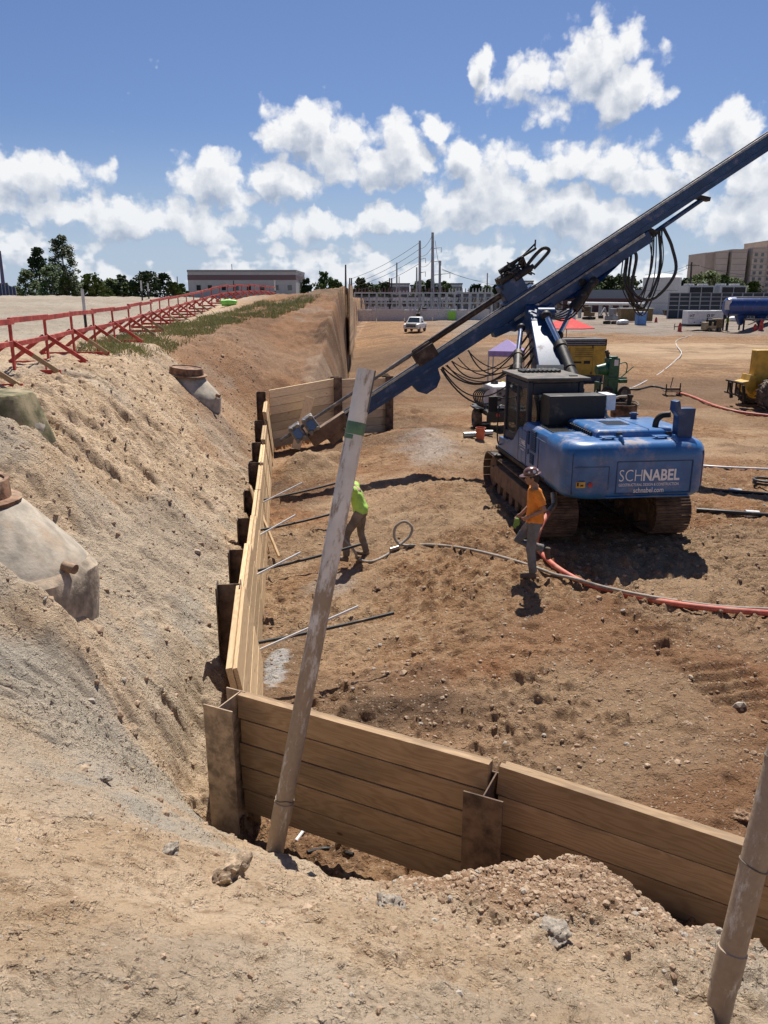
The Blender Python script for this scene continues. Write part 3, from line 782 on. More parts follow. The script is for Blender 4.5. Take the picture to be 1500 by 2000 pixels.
# far tall timber wall seen almost edge-on
dw = thing('tall_timber_wall', 'tall timber wall seen edge-on at the end of the far bank', 'timber wall', (-2.28, 50.0, 0))
for k in range(15):
    MB().box((0, 0, 0), (11.0, .08, .285)).build('board', M_wood, dw, loc=(-.02, 5.6, .95 + k * .29), rot=(0, 0, R(91.2)))
for k in range(3):
    MB().box((-.30 - k * .075, .9 + k * 3.4, 4.1), (.28, .26, 1.8)).build('pile', M_rustl, dw, bevel=.004)

# tieback tendons: a black strand bundle and a pale grout tube come out of the wall at each pile
M_black = pm('black_rubber', (.022, .021, .020), .55, 0, .2, 8, .1, 60, dust=.22)
M_pvc = pm('white_pvc', (.72, .71, .68), .4, 0, .06, 8, .02, dust=.12)
tend = [((523, 1262), (700, 1184), (523, 1250), (770, 1197), 'nearest'), ((534, 1106), (587, 1079), (534, 1106), (705, 1063), 'second nearest'),
        ((538, 1028), (577, 1006), (538, 1028), (650, 1003), 'third nearest'), ((540, 968), (590, 943), (540, 970), (655, 944), 'farthest')]
YT = [9.1, 11.4, 13.6, 15.9]
for (a0, a1, b0, b1, w), yt in zip(tend, YT):
    s0 = at_y(*a0, yt); s1 = at_y(*a1, yt + .25)
    tag(MB().tube([s0 - (s1 - s0).normalized() * .4, s0, s1], .017, 8).build('grout_tube', M_pvc, smooth=True), f'{w} white grout tube poking out of the long timber wall', 'tube')
    t0 = at_y(*b0, yt + .12); t1 = at_y(*b1, yt + .35)
    tag(MB().tube(sag(t0 - (t1 - t0).normalized() * .4, t1, .02, 6), .024, 8).build('anchor_strand', M_black, smooth=True), f'{w} black anchor strand poking out of the long timber wall', 'anchor strand')

# ------------------------------------------------------------------ leaning casing pipes
M_pipe, T, b = newmat('muddy_pipe')
co = T.n('ShaderNodeTexCoord').outputs['Object']
st = T.v('MULTIPLY', co, (1, 1, .35))
mud = T.ramp(T.m('ADD', T.m('ADD', T.noise(st, 8, 7, .74), T.m('MULTIPLY', T.noise(st, 1.6, 2, .5), .45)), T.ramp(T.sep(co)[2], .2, 4.2, .16, -.10, 'LINEAR')), .66, .80)
c = T.mix(T.ramp(T.noise(co, 3, 4, .6), .3, .7), (.62, .575, .51), (.76, .72, .66))
c = T.mix(mud, c, T.mix(T.noise(co, 30, 3), (.27, .20, .14), (.40, .31, .22)))
c = T.mix(T.m('MULTIPLY', T.ramp(T.noise(T.v('MULTIPLY', co, (1, 1, .12)), 11, 5, .65), .60, .74), .35), c, (.34, .27, .2))
T.put(b.inputs['Base Color'], c); b.inputs['Roughness'].default_value = .62
T.put(b.inputs['Normal'], T.bump(T.m('ADD', mud, T.noise(co, 60, 3)), .5, .006))
M_pipein = pm('pipe_inside', (.12, .115, .10), .8, 0, .2)
M_tape = pm('green_tape', (.10, .19, .105), .55, 0, .15, 14, .05, dust=.25)
M_wire = pm('tie_wire', (.16, .13, .10), .6, .6)
def G0(px, py):
    ts = np.linspace(1.2, 40, 4000); dv = pix_dir(px, py); z = CAM_H + dv.z * ts
    t = ts[np.nonzero(z < terrain(dv.x * ts, dv.y * ts))[0][0]]; return Vector((dv.x * t, dv.y * t, CAM_H + dv.z * t))
def casing(name, a, b, r, label, extras=()):
    a, b = Vector(a), Vector(b); d = (b - a); L = d.length
    o = thing(name, label, 'pipe', a, rot=d.to_track_quat('Z', 'Y').to_euler())
    n = 28; prof = [(r, -.4), (r, L * .3), (r, L * .6), (r, L)]
    MB().lathe(prof, n=n).lathe([(r * .93, L), (r * .93, L - .6)], n=n).lathe([(r, L), (r * .93, L)], n=n).build('pipe_wall', M_pipe, o, smooth=True)
    MB().lathe([(r * .925, L - .02), (r * .925, L - .5), (0, L - .5)], n=n).build('bore', M_pipein, o, smooth=True)
    MB().lathe([(r * 1.0, .16), (r * 1.09, .165), (r * 1.10, .33), (r * 1.0, .335)], n=n).build('coupling', M_pipe, o, smooth=True)
    return o, L
p1a = at_y(541, 1640, 5.42); p1b = at_y(716, 722, p1a.y + .75)
cp, L = casing('casing_pipe', p1a, p1b, .074, 'long mud-streaked pale pipe leaning right in front of the near timber bay')
MB().lathe([(.0755, L * .868), (.0766, L * .869), (.0766, L * .892), (.0755, L * .893)], n=28).build('green_tape_band', M_tape, cp, smooth=True)
MB().lathe([(.0755, L * .858), (.0766, L * .859), (.0766, L * .866), (.0755, L * .867)], n=28, a0=-1.2, a1=1.5).build('green_tape_band', M_tape, cp, smooth=True)
MB().tube([(.077 * math.cos(t), 0.077 * math.sin(t), .36 + .01 * math.sin(3 * t)) for t in np.linspace(0, 6.3, 25)], .004, 5).build('tie_wire', M_wire, cp)
# torn strip of plastic at the mouth
MB().lathe([(.0765, L - .33), (.077, L - .2), (.0765, L - .06), (.0752, L + .004)], n=8, a0=R(150), a1=R(215), wob=.01).build('torn_strip', pm('torn_plastic', (.10, .10, .08), .5), cp, smooth=True)
p2a = G0(1402, 1975); p2b = at_y(1522, 1480, p2a.y + .25)
dd = (p2b - p2a).normalized()
cp2, L2 = casing('casing_pipe', p2a, p2a + dd * 3.6, .064, 'muddy pale pipe leaning at the right frame edge beside the earth heap')
for zz in (.78, 1.32):
    MB().tube([(.067 * math.cos(t), .067 * math.sin(t), zz + .015 * math.sin(t + 1)) for t in np.linspace(0, 6.3, 25)], .0035, 5).build('tie_wire', M_wire, cp2)

# ------------------------------------------------------------------ manhole cones on the bank
M_ring = pm('rusty_cast_iron', (.24, .13, .075), .85, .15, .4, 7, .6, 26, dust=.45)
M_fabric = pm('olive_filter_fabric', (.17, .155, .075), .95, 0, .35, 3, .5, 50, dust=.4)
M_mortar = pm('broken_mortar', (.42, .34, .25), .95, 0, .3, 6, .9, 18, dust=.4)
def manhole(px, py, Y, zlift, label, k=1.0, ecc=(-.25, .0), fabric=False, collar=True, tilt=(0, 0)):
    p = at_y(px, py, Y)
    o = thing('manhole_cone', label, 'manhole', p, rot=(tilt[0], tilt[1], 0), group='concrete manhole cones left standing on the bank')
    n = 40
    prof = [(1.02, -1.0), (1.03, -.02), (1.03, .06), (.92, .24), (.80, .43), (.69, .60), (.63, .69), (.60, .715), (.45, .72)]
    prof = [(r * k, h * k) for r, h in prof]
    def off(j):
        t = max(0, prof[j][1] / (.72 * k)); return (0, 0) if prof[j][1] <= 0 else (ecc[0] * k * t, ecc[1] * k * t)
    m = MB()
    ax = Vector((0, 0, 1)); vs, fs = [], []
    for j, (r, h) in enumerate(prof):
        ox, oy = off(j)
        for i in range(n):
            t = 2 * math.pi * i / n; w = 1 + .006 * math.sin(t * 7 + j)
            vs.append((r * w * math.cos(t) + ox, r * w * math.sin(t) + oy, h))
    for j in range(len(prof) - 1):
        for i in range(n): fs.append((j * n + i, j * n + (i + 1) % n, (j + 1) * n + (i + 1) % n, (j + 1) * n + i))
    m.add(vs, fs); m.build('cone', M_concrete, o, smooth=True)
    ex, ey, top = ecc[0] * k, ecc[1] * k, .72 * k
    if not fabric:
        MB().lathe([(.30, 0), (.56, .0), (.565, .035), (.47, .05), (.455, .21), (.45, .225), (.41, .225), (.40, .05), (.3, .04)], (ex, ey, top), n=36, wob=.012).build('frame_ring', M_ring, o, smooth=True)
        MB().lathe([(.41, .19), (.40, .20), (0, .205)], (ex, ey, top), n=36).build('lid', M_ring, o, smooth=True)
        MB().cyl((.93 * k, -.25, .12), (1.07 * k, -.29, .10), .05, n=14).build('lifting_stub', M_ring, o, smooth=True)
    else:
        rings = []
        for (r, h, w) in [(1.0, -.30, .03), (.95, -.05, .03), (.86, .25, .025), (.78, .60, .02), (.74, .665, .02), (.70, .675, .01), (.01, .675, 0)]:
            rings.append([Vector((1.12 * k * r * (1 + w * math.sin(9 * t) + w * .7 * math.sin(17 * t + h * 9)) * math.cos(t) + ex * max(0, h), 1.12 * k * r * (1 + w * math.sin(9 * t)) * math.sin(t), k * h * 1.10))
                          for t in np.linspace(0, 2 * math.pi, 60, endpoint=False)])
        MB().loft(rings, cap=False).build('fabric_wrap', M_fabric, o, smooth=True)
    if collar:
        rd = random.Random(int(px)); rings = []
        for (r, h, amp) in [(1.10, -.75, .02), (1.12, -.22, .03), (1.10, -.02, .05), (1.02, .07, .04), (.96, .03, .0)]:
            rings.append([Vector((k * r * math.cos(t) * (1 + amp * .4 * math.sin(6 * t)), k * r * math.sin(t) * (1 + amp * .4 * math.sin(5 * t)), k * (h + amp * 1.6 * (vnoise(np.array([t * 2.2 + px]), np.array([h]), 3)[0] - .6)))) for t in np.linspace(0, 2 * math.pi, 56, endpoint=False)])
        MB().loft(rings, cap=False).build('mortar_collar', M_mortar, o, smooth=True)
    return o
manhole(-22, 1104, 7.30, 0, 'large grey concrete manhole cone with rusty ring at the left edge, nearest the viewer', k=.92, ecc=(-.24, -.05), tilt=(R(-2), R(3)))
manhole(-8, 836, 10.6, 0, 'manhole cone wrapped in olive fabric at the left edge below the red fence', k=.66, ecc=(-.05, 0), fabric=True, collar=False)
manhole(378, 772, 21.6, 0, 'small looking grey manhole cone with rusty ring near the top of the bank', k=.74, ecc=(-.30, .05), collar=False, tilt=(R(2), R(6)))

# ------------------------------------------------------------------ single lumps and stones
M_lump = pm('earth_lump', (.44, .325, .215), .95, 0, .3, 4, .9, 20, dust=.3)
M_stone = pm('grey_stone', (.36, .31, .25), .85, 0, .25, 6, .6, 25, dust=.3)
M_redlump = pm('red_earth_lump', (.30, .185, .11), .95, 0, .3, 4, .9, 20, dust=.2)
def lump(px, py, Y, s, label, mat, seed, name='earth_clod', cat='clod', sink=.35, zz=None):
    p = at_y(px, py, Y); me = rock_mesh(name, seed, 4, .72, .42)
    o = bpy.data.objects.new(name, me); COL.objects.link(o); me.materials.append(mat)
    for q in me.polygons: q.use_smooth = True
    try: me.set_sharp_from_angle(angle=R(28))
    except Exception: pass
    p.z = ground(p.x, p.y) + s[2] * sink if zz is None else zz
    o.location = p; o.scale = s; o.rotation_euler = (random.uniform(-.3, .3), random.uniform(-.3, .3), random.uniform(0, 6))
    tx = bpy.data.textures.get('lump_noise') or bpy.data.textures.new('lump_noise', 'CLOUDS'); tx.noise_scale = .45; tx.noise_depth = 5
    md = o.modifiers.new('rough', 'DISPLACE'); md.texture = tx; md.strength = .75; md.mid_level = .5
    return tag(o, label, cat)
lump(455, 1775, 3.75, (.16, .13, .13), 'angular brown clod on the near slope below the leaning pipe', M_lump, 1)
lump(341, 1763, 3.85, (.075, .06, .05), 'grey stone left of the angular clod on the near slope', M_stone, 2, 'stone', 'stone')
lump(762, 1828, 3.6, (.10, .085, .07), 'pale grey block at the left edge of the loose earth heap', M_stone, 3, 'stone', 'stone')
lump(1068, 1925, 3.35, (.10, .09, .06), 'grey flat stone on the front of the loose earth heap', M_stone, 4, 'stone', 'stone')
lump(1468, 1474, 6.3, (.10, .09, .07), 'dark clod on the pit floor at the right edge behind the near wall', M_redlump, 5)
lump(735, 1107, 12.1, (.10, .09, .08), 'dark round clod on the floor beside the hose end', M_redlump, 6)
lump(232, 1232, 6.3, (.10, .08, .08), 'small block of mortar on the bank below the nearest manhole', M_lump, 10, 'mortar_lump', 'rubble', sink=-.1)
lump(920, 1738, 4.95, (.18, .12, .12), 'dark clod heaped against the foot of the dark near pile', M_redlump, 11)
lump(190, 1415, 5.0, (.07, .06, .05), 'grey stone on the grey clay patch of the slope', M_stone, 12, 'stone', 'stone')

# ------------------------------------------------------------------ drill rig on crawler tracks
M_blue = pm('blue_paint', (.028, .135, .345), .36, 0, .16, 2.2, .04, 30, dust=.30, spec=.5, coat=.25)
M_blued = pm('dark_blue_paint', (.011, .050, .140), .42, 0, .22, 3, .05, 30, dust=.20)
M_navy = pm('navy_cab_paint', (.012, .017, .033), .5, 0, .2, 4, .04, dust=.15)
M_dark = pm('dark_grease_steel', (.022, .020, .019), .55, .4, .35, 7, .2, dust=.22)
M_blackp = pm('black_paint', (.012, .012, .013), .5, 0, .2, 4, .04, dust=.12)
M_track = pm('muddy_track_steel', (.085, .06, .045), .7, .35, .35, 9, .4, 30, dust=.62, dustcol=(.26, .17, .105))
M_trackf = pm('muddy_track_frame', (.14, .09, .06), .85, .1, .3, 5, .5, 20, dust=.7, dustcol=(.30, .20, .125))
M_chrome = pm('chrome_rod', (.62, .63, .65), .16, 1.0, .05, 4, 0)
M_greyst = pm('worn_grey_steel', (.20, .19, .18), .5, .6, .3, 8, .2, dust=.3)
M_rail = pm('worn_slide_rail', (.34, .33, .31), .38, .8, .25, 12, .1, dust=.25)
M_hose = pm('hydraulic_hose', (.016, .015, .014), .5, 0, .2, 8, .05, dust=.2, dustcol=(.20, .14, .095))
M_white = pm('white_lettering', (.78, .79, .80), .45, 0, .04, 4, 0)
M_whitep = pm('white_paint', (.74, .74, .72), .45, 0, .08, 4, .02, dust=.2)
M_yellow = pm('yellow_paint', (.55, .33, .035), .45, 0, .15, 4, .03, dust=.2)
M_red = pm('red_paint', (.42, .035, .03), .5, 0, .15, 6, .03, dust=.1)
M_grille = pm('black_grille', (.008, .008, .009), .7, 0, .1, 4, 0)
M_cabglass = glassmat('cab_glass', (.05, .06, .055), .06, .42)

def text_mesh(s, width=None, height=None, offset=0.0, extr=.002, shear=0.0):
    cu = bpy.data.curves.new('txt', 'FONT'); cu.body = s; cu.align_x = 'LEFT'; cu.offset = offset; cu.extrude = .004
    cu.resolution_u = 3
    ob = bpy.data.objects.new('txt', cu); COL.objects.link(ob)
    dg = bpy.context.evaluated_depsgraph_get(); dg.update()
    me = bpy.data.meshes.new_from_object(ob.evaluated_get(dg))
    bpy.data.objects.remove(ob, do_unlink=True); bpy.data.curves.remove(cu)
    co = np.array([v.co[:] for v in me.vertices]); mn, mx = co.min(0), co.max(0)
    k = (width / (mx[0] - mn[0])) if width else height / (mx[1] - mn[1])
    ky = height / (mx[1] - mn[1]) if height else k
    co = (co - mn) * (k, ky, 1); co[:, 2] = np.where(co[:, 2] > .004, extr, 0)
    me.vertices.foreach_set('co', co.ravel()); me.update()
    return me
def lettering(name, s, parent, loc, rot, mat, width=None, height=None, offset=0.0):
    me = text_mesh(s, width, height, offset); me.name = name; me.materials.clear(); me.materials.append(mat)
    o = bpy.data.objects.new(name, me); COL.objects.link(o); o.parent = parent; o.location = loc; o.rotation_euler = rot
    return o

rig = thing('drill_rig', 'blue crawler drill rig with a long slanting mast, its counterweight towards the viewer', 'drill rig', RIG_LOC, RIG_ROT)
# --- crawler tracks
def shoe_mesh():
    m = MB().box((0, 0, 0), (.68, .185, .028))
    for k in (-.06, 0, .06): m.box((0, k, .026), (.67, .016, .028))
    return m
def stadium(L, r, n):
    """points and tangents spaced evenly round a track of straight length L and end radius r"""
    per = 2 * L + 2 * math.pi * r; out = []
    for i in range(n):
        s = per * i / n
        if s < L: out.append((-L / 2 + s, r, 0.0))
        elif s < L + math.pi * r:
            a = (s - L) / r; out.append((L / 2 + r * math.sin(a), r * math.cos(a), -a))
        elif s < 2 * L + math.pi * r: out.append((L / 2 - (s - L - math.pi * r), -r, -math.pi))
        else:
            a = (s - 2 * L - math.pi * r) / r; out.append((-L / 2 - r * math.sin(a), -r * math.cos(a), -math.pi - a))
    return out
TR, TL = .42, 3.65
proto = None
for sx in (-1, 1):
    fr = MB().prism([(-1.75, .40), (-1.75, .56), (-1.5, .68), (1.5, .68), (1.75, .56), (1.75, .40), (1.5, .30), (-1.5, .30)], -.25, .25, 'x')
    tr = fr.build('track', M_trackf, rig, bevel=.02, loc=(sx * 1.08, .1, 0))
    for k, (yy, r) in enumerate([(-1.82, .34), (1.82, .34)]):
        MB().cyl((-.20, yy, .47), (.20, yy, .47), r, n=20).cyl((-.24, yy, .47), (.24, yy, .47), .14, n=14).build('sprocket' if k == 0 else 'idler_wheel', M_trackf, tr, smooth=True)
    for yy in (-1.2, -.72, -.24, .24, .72, 1.2):
        MB().cyl((-.23, yy, .20), (.23, yy, .20), .13, n=12).build('roller', M_trackf, tr, smooth=True)
    pts = stadium(TL, TR, 52)
    for (py_, pz_, a) in pts:
        if proto is None:
            proto = shoe_mesh().build('track_shoe', M_track, tr, bevel=.006, seg=1); s_ = proto
        else:
            s_ = proto.copy(); COL.objects.link(s_); s_.parent = tr
        s_.location = (0, py_, pz_ + .445 + .04); s_.rotation_euler = (a, 0, 0)
# --- turntable and deck
MB().cyl((0, 0, .66), (0, 0, 1.0), .72, n=28).box((0, .1, .62), (1.6, 1.5, .34)).build('turntable', M_dark, rig, smooth=True)
MB().box((0, -.2, 1.06), (2.42, 4.1, .12)).box((-1.24, .3, 1.075), (.12, 2.9, .09)).build('deck', M_dark, rig, bevel=.01)
# --- counterweight: rounded plan, tucked at top and bottom
def plan(w, y0, y1, r, ins=0.0, n=8):
    """outline: front corners square at y1, rear corners rounded at y0"""
    w -= ins; y0 += ins; p = [(-w, y1), ]
    for k in range(n + 1):
        a = math.pi + (math.pi / 2) * k / n; p.append((-w + r + r * math.cos(a), y0 + r + r * math.sin(a)))
    for k in range(n + 1):
        a = 1.5 * math.pi + (math.pi / 2) * k / n; p.append((w - r + r * math.cos(a), y0 + r + r * math.sin(a)))
    p.append((w, y1)); return p
rings = []
for z, ins in [(1.0, .15), (1.03, .07), (1.10, .015), (1.20, 0), (1.74, 0), (1.86, .018), (1.94, .06), (1.985, .13), (2.0, .24)]:
    rings.append([Vector((x, y, z)) for x, y in plan(1.29, -2.92, -1.72, .42, ins)])
cw = MB().loft(rings).build('counterweight', M_blue, rig, smooth=True, angle=50)
# raised border round the lettered panel and seams on the corners
for (x0, z0, x1, z1) in [(-.42, 1.12, .92, 1.12), (-.42, 1.68, .92, 1.68)]:
    MB().box(((x0 + x1) / 2, -2.923, z0), (x1 - x0, .014, .018)).build('panel_border', M_blued, cw, bevel=.004)
for x in (-.42, .92):
    MB().box((x, -2.923, 1.40), (.018, .014, .56)).build('panel_border', M_blued, cw, bevel=.004)
MB().box((.16, -2.90, 1.06), (1.5, .05, .03)).build('lower_lip', M_blue, cw, bevel=.012)
for x, w_ in ((-.40, 0), (.55, 0)):
    MB().box((x - .08, -2.56, 2.045), (.26, .16, .015)).box((x - .17, -2.6, 2.02), (.03, .05, .06)).box((x + .0, -2.6, 2.02), (.03, .05, .06)).build('step', M_blue, cw, bevel=.006)
    MB().prism([(-2.82, 1.93), (-2.82, 2.0), (-2.74, 2.09), (-2.66, 2.09), (-2.62, 2.0), (-2.62, 1.93)], x + .08, x + .115, 'x').build('lifting_eye', M_blue, cw, bevel=.006)
MB().box((-1.05, -2.935, 1.30), (.16, .012, .10)).build('warning_label', M_yellow, cw)
MB().box((-1.10, -2.943, 1.31), (.03, .006, .06)).box((-1.03, -2.943, 1.29), (.05, .006, .03)).build('warning_print', M_blackp, cw)
MB().cyl((-.88, -2.925, 1.295), (-.88, -2.945, 1.295), .042, n=18).build('reflector', M_red, cw)
MB().box((1.18, -2.78, 1.30), (.03, .012, .07), (0, 0, R(52))).build('reflector', M_red, cw)
tl = .16 - .535
lettering('lettering', 'SCH', cw, (tl, -2.926, 1.34), (R(90), 0, 0), M_white, width=.405, height=.20, offset=-.012)
lettering('lettering', 'NABEL', cw, (tl + .425, -2.926, 1.34), (R(90), 0, 0), M_white, width=.65, height=.20, offset=.028)
lettering('lettering', 'GEOSTRUCTURAL DESIGN & CONSTRUCTION', cw, (tl, -2.926, 1.252), (R(90), 0, 0), M_white, width=1.07, height=.050, offset=.012)
lettering('lettering', 'schnabel.com', cw, (tl + .27, -2.926, 1.135), (R(90), 0, 0), M_white, width=.54, height=.088, offset=.012)
# --- engine house
rings = []
for z, ins in [(1.12, 0), (1.80, 0), (1.90, .03), (1.955, .10)]:
    rings.append([Vector((-1.28 + ins, -1.725, z)), Vector((1.28 - ins, -1.725, z)), Vector((1.28 - ins, -.2, z)), Vector((-1.28 + ins, -.2, z))])
eh = MB().loft(rings).build('engine_house', M_blue, rig, bevel=.012)
# sloping front of the house that runs down beside the cab
sk = MB().prism([(-.205, 1.12), (-.205, 1.80), (.0, 1.82), (.14, 1.72), (.42, 1.48), (.75, 1.40), (1.55, 1.36), (1.62, 1.12)], -1.285, -1.20, 'x').build('side_skirt', M_blue, rig, bevel=.012)
MB().box((.75, .35, 1.42), (1.05, 1.1, .60)).build('fuel_tank', M_blue, rig, bevel=.03)
MB().box((.75, 1.3, 1.25), (1.0, .8, .25)).build('tool_box', M_blue, rig, bevel=.03)
rings = []
for z, i in [(1.95, 0), (2.09, .03), (2.125, .08)]:
    rings.append([Vector((-.62 + i, -2.38 + i, z)), Vector((1.12 - i, -2.38 + i, z)), Vector((1.12 - i, -.86 - i, z)), Vector((-.62 + i, -.86 - i, z))])
hood = MB().loft(rings).build('hood', M_blue, rig, bevel=.02)
for k in range(13):
    MB().box((-.633, -2.18 + k * .1, 2.02), (.03, .045, .10), (0, R(-14), 0)).build('louvre', M_grille, hood)
MB().box((.02, -1.6, 2.127), (.42, .44, .008)).build('mesh_panel', M_grille, hood)
for k in range(6): MB().box((.02, -1.78 + k * .073, 2.133), (.42, .012, .008)).build('mesh_bar', M_blued, hood)
MB().box((.36, -1.62, 2.126), (.014, 1.4, .008)).build('seam', M_blued, hood)
MB().box((-.92, -1.18, 1.963), (.38, .9, .014)).build('deck_grating', M_grille, eh)
for k in range(8): MB().box((-.92, -1.57 + k * .11, 1.975), (.38, .016, .014)).build('grating_bar', M_dark, eh)
MB().cyl((.62, -1.1, 2.1), (.62, -1.1, 2.24), .06, n=14).cyl((.62, -1.1, 2.2), (.62, -1.1, 2.225), .085, n=14).build('breather_cap', M_blued, rig, smooth=True)
# side louvres: slats in a dark recess
def louvre(y0, y1, z0, z1, n):
    g = MB().box((-1.283, (y0 + y1) / 2, (z0 + z1) / 2), (.012, y1 - y0, z1 - z0)).build('vent', M_grille, eh)
    for k in range(n):
        MB().box((-1.292, (y0 + y1) / 2, z0 + (k + .5) * (z1 - z0) / n), (.016, y1 - y0, (z1 - z0) / n * .42), (0, R(25), 0)).build('slat', M_blued, g)
louvre(-1.12, -.80, 1.50, 1.90, 10); louvre(-1.02, -.80, 1.24, 1.44, 6); louvre(-.70, -.58, 1.58, 1.84, 8)
for yy in (-1.30, -.52, .02):
    MB().box((-1.284, yy, 1.48), (.010, .014, .66)).build('door_seam', M_blued, eh)
MB().box((-1.287, -.66, 1.44), (.014, .03, .10)).build('door_handle', M_blackp, eh)
lettering('lettering', 'SCH', eh, (-1.286, -.06, 1.50), (R(90), 0, R(-90)), M_white, width=.15, height=.11, offset=-.012)
lettering('lettering', 'NABEL', eh, (-1.286, -.22, 1.50), (R(90), 0, R(-90)), M_white, width=.25, height=.11, offset=.028)
lettering('lettering', 'GEOSTRUCTURAL DESIGN & CONSTRUCTION', eh, (-1.286, -.06, 1.455), (R(90), 0, R(-90)), M_white, width=.41, height=.022)
lettering('lettering', 'schnabel.com', eh, (-1.286, -.15, 1.39), (R(90), 0, R(-90)), M_white, width=.23, height=.042)
for zz in (1.14, 1.80): MB().box((-1.284, -.96, zz), (.010, 1.5, .012)).build('door_seam', M_blued, eh)
for x, ang in ((-1.16, -42), (1.16, 42)):
    MB().box((x * 1.0, -2.80, 1.46), (.012, .016, .72), (0, 0, R(ang))).build('corner_seam', M_blued, cw)
MB().box((-.86, -2.921, 1.60), (.62, .012, .012)).box((-.56, -2.921, 1.40), (.012, .012, .40)).build('corner_seam', M_blued, cw)
for x in (-.2, .7): MB().box((x, -2.39, 2.06), (.10, .02, .05)).build('hood_latch', M_blackp, hood)
# --- exhaust shield
MB().prism([(.80, 1.98), (.80, 2.36), (.72, 2.46), (.72, 2.62), (.80, 2.64), (.83, 2.50), (1.10, 2.50), (1.08, 1.98)], -2.50, -2.30, 'y').build('exhaust_shield', M_blued, rig, bevel=.008)
MB().tube(spline([(.58, -2.1, 2.1), (.60, -2.1, 2.24), (.68, -2.12, 2.33), (.80, -2.2, 2.36)], 4), .055, 12).build('exhaust_pipe', M_dark, rig, smooth=True)
# --- cab
CX0, CX1, CY0, CY1, CZ0, CZ1 = -1.19, -.05, -.18, 1.55, 1.14, 2.74
cab = MB()
for (x, y) in ((CX0, CY0), (CX1, CY0), (CX0, CY1), (CX1, CY1)):
    cab.box((x + (.05 if x == CX0 else -.05), y + (.05 if y == CY0 else -.05), (CZ0 + CZ1) / 2), (.10, .10, CZ1 - CZ0))
cab.box(((CX0 + CX1) / 2, (CY0 + CY1) / 2, CZ0 + .03), (CX1 - CX0 - .02, CY1 - CY0 - .02, .06))
cab.box(((CX0 + CX1) / 2, CY0 + .045, CZ0 + .30), (CX1 - CX0 - .2, .06, .55)).box(((CX0 + CX1) / 2, CY0 + .045, CZ1 - .14), (CX1 - CX0 - .2, .06, .24))
cab.box((CX0 + .045, .82, CZ0 + .20), (.06, CY1 - CY0 - .2, .40)).box((CX0 + .045, .68, CZ1 - .09), (.06, CY1 - CY0 - .2, .12))
cab.box((CX0 + .045, .62, 1.95), (.06, .09, 1.5)).box((CX1 - .045, .68, CZ0 + .5), (.06, CY1 - CY0 - .2, .95)).box((CX1 - .045, .68, CZ1 - .09), (.06, CY1 - CY0 - .2, .12))
cab = cab.build('cab', M_navy, rig, bevel=.02)
MB().box((CX0 + .04, .27, 2.1), (.012, .60, 1.05)).build('window_pane', M_cabglass, cab)
MB().box((CX0 + .04, 1.07, 2.03), (.012, .78, 1.2)).build('window_pane', M_cabglass, cab)
MB().box(((CX0 + CX1) / 2, CY0 + .04, 2.12), (CX1 - CX0 - .2, .012, .62)).build('window_pane', M_cabglass, cab)
MB().box(((CX0 + CX1) / 2, CY1 - .05, 1.95), (CX1 - CX0 - .2, .012, 1.4)).build('window_pane', M_cabglass, cab)
MB().box((CX1 - .04, .68, 2.25), (.012, 1.5, .8)).build('window_pane', M_cabglass, cab)
MB().box((-.62, .45, 1.55), (.5, .5, .16)).box((-.62, .22, 1.95), (.48, .14, .75)).build('operator_seat', M_blackp, cab, bevel=.04)
roof = MB().box(((CX0 + CX1) / 2 + .02, (CY0 + CY1) / 2, CZ1 + .055), (CX1 - CX0 + .16, CY1 - CY0 + .20, .05)).box(((CX0 + CX1) / 2, (CY0 + CY1) / 2, CZ1 + .01), (CX1 - CX0 - .04, CY1 - CY0 - .04, .06)).build('cab_roof', pm('dusty_roof', (.06, .06, .062), .7, 0, .2, 3, .05, dust=.62, dustcol=(.22, .185, .15)), cab, bevel=.01)
for k in range(9):
    MB().box((-.98 + k * .095, 1.05, CZ1 + .11), (.06, .44, .05), (0, R(-24), 0)).build('roof_slat', M_blackp, cab)
MB().cyl((-.42, 1.42, CZ1 + .08), (-.42, 1.42, CZ1 + .12), .07, n=16).build('beacon', M_greyst, cab, smooth=True)
MB().box((-.2, .05, CZ1 + .09), (.16, .07, .02)).build('roof_plate', M_blackp, cab)
# mirror on its arm, handrail, step
MB().tube(spline([(-1.2, 1.5, 2.2), (-1.42, 1.55, 2.25), (-1.5, 1.55, 2.2)], 4), .014, 6).box((-1.46, 1.52, 2.08), (.20, .05, .34)).build('mirror', M_blackp, rig, bevel=.01)
MB().tube(spline([(-1.28, 1.35, 1.2), (-1.36, 1.38, 1.3), (-1.36, 1.38, 2.0), (-1.24, 1.38, 2.06)], 4), .016, 7).build('handrail', M_blackp, rig, smooth=True)
MB().box((-1.36, 1.3, 1.0), (.26, .4, .03)).build('step_plate', M_dark, rig)
# --- black cabinet behind the cab with a white control box
MB().box((-.42, -.62, 2.24), (1.12, .52, .60)).build('black_cabinet', M_blackp, rig, bevel=.012)
MB().box((.255, -.62, 2.40), (.19, .46, .30)).build('control_box', M_whitep, rig, bevel=.01)
MB().tube(spline([(.25, -.6, 2.25), (.32, -.5, 2.1), (.5, -.3, 2.0), (.9, .1, 1.9), (1.2, .5, 1.75)], 5), .035, 8).build('loom', M_greyst, rig, smooth=True)
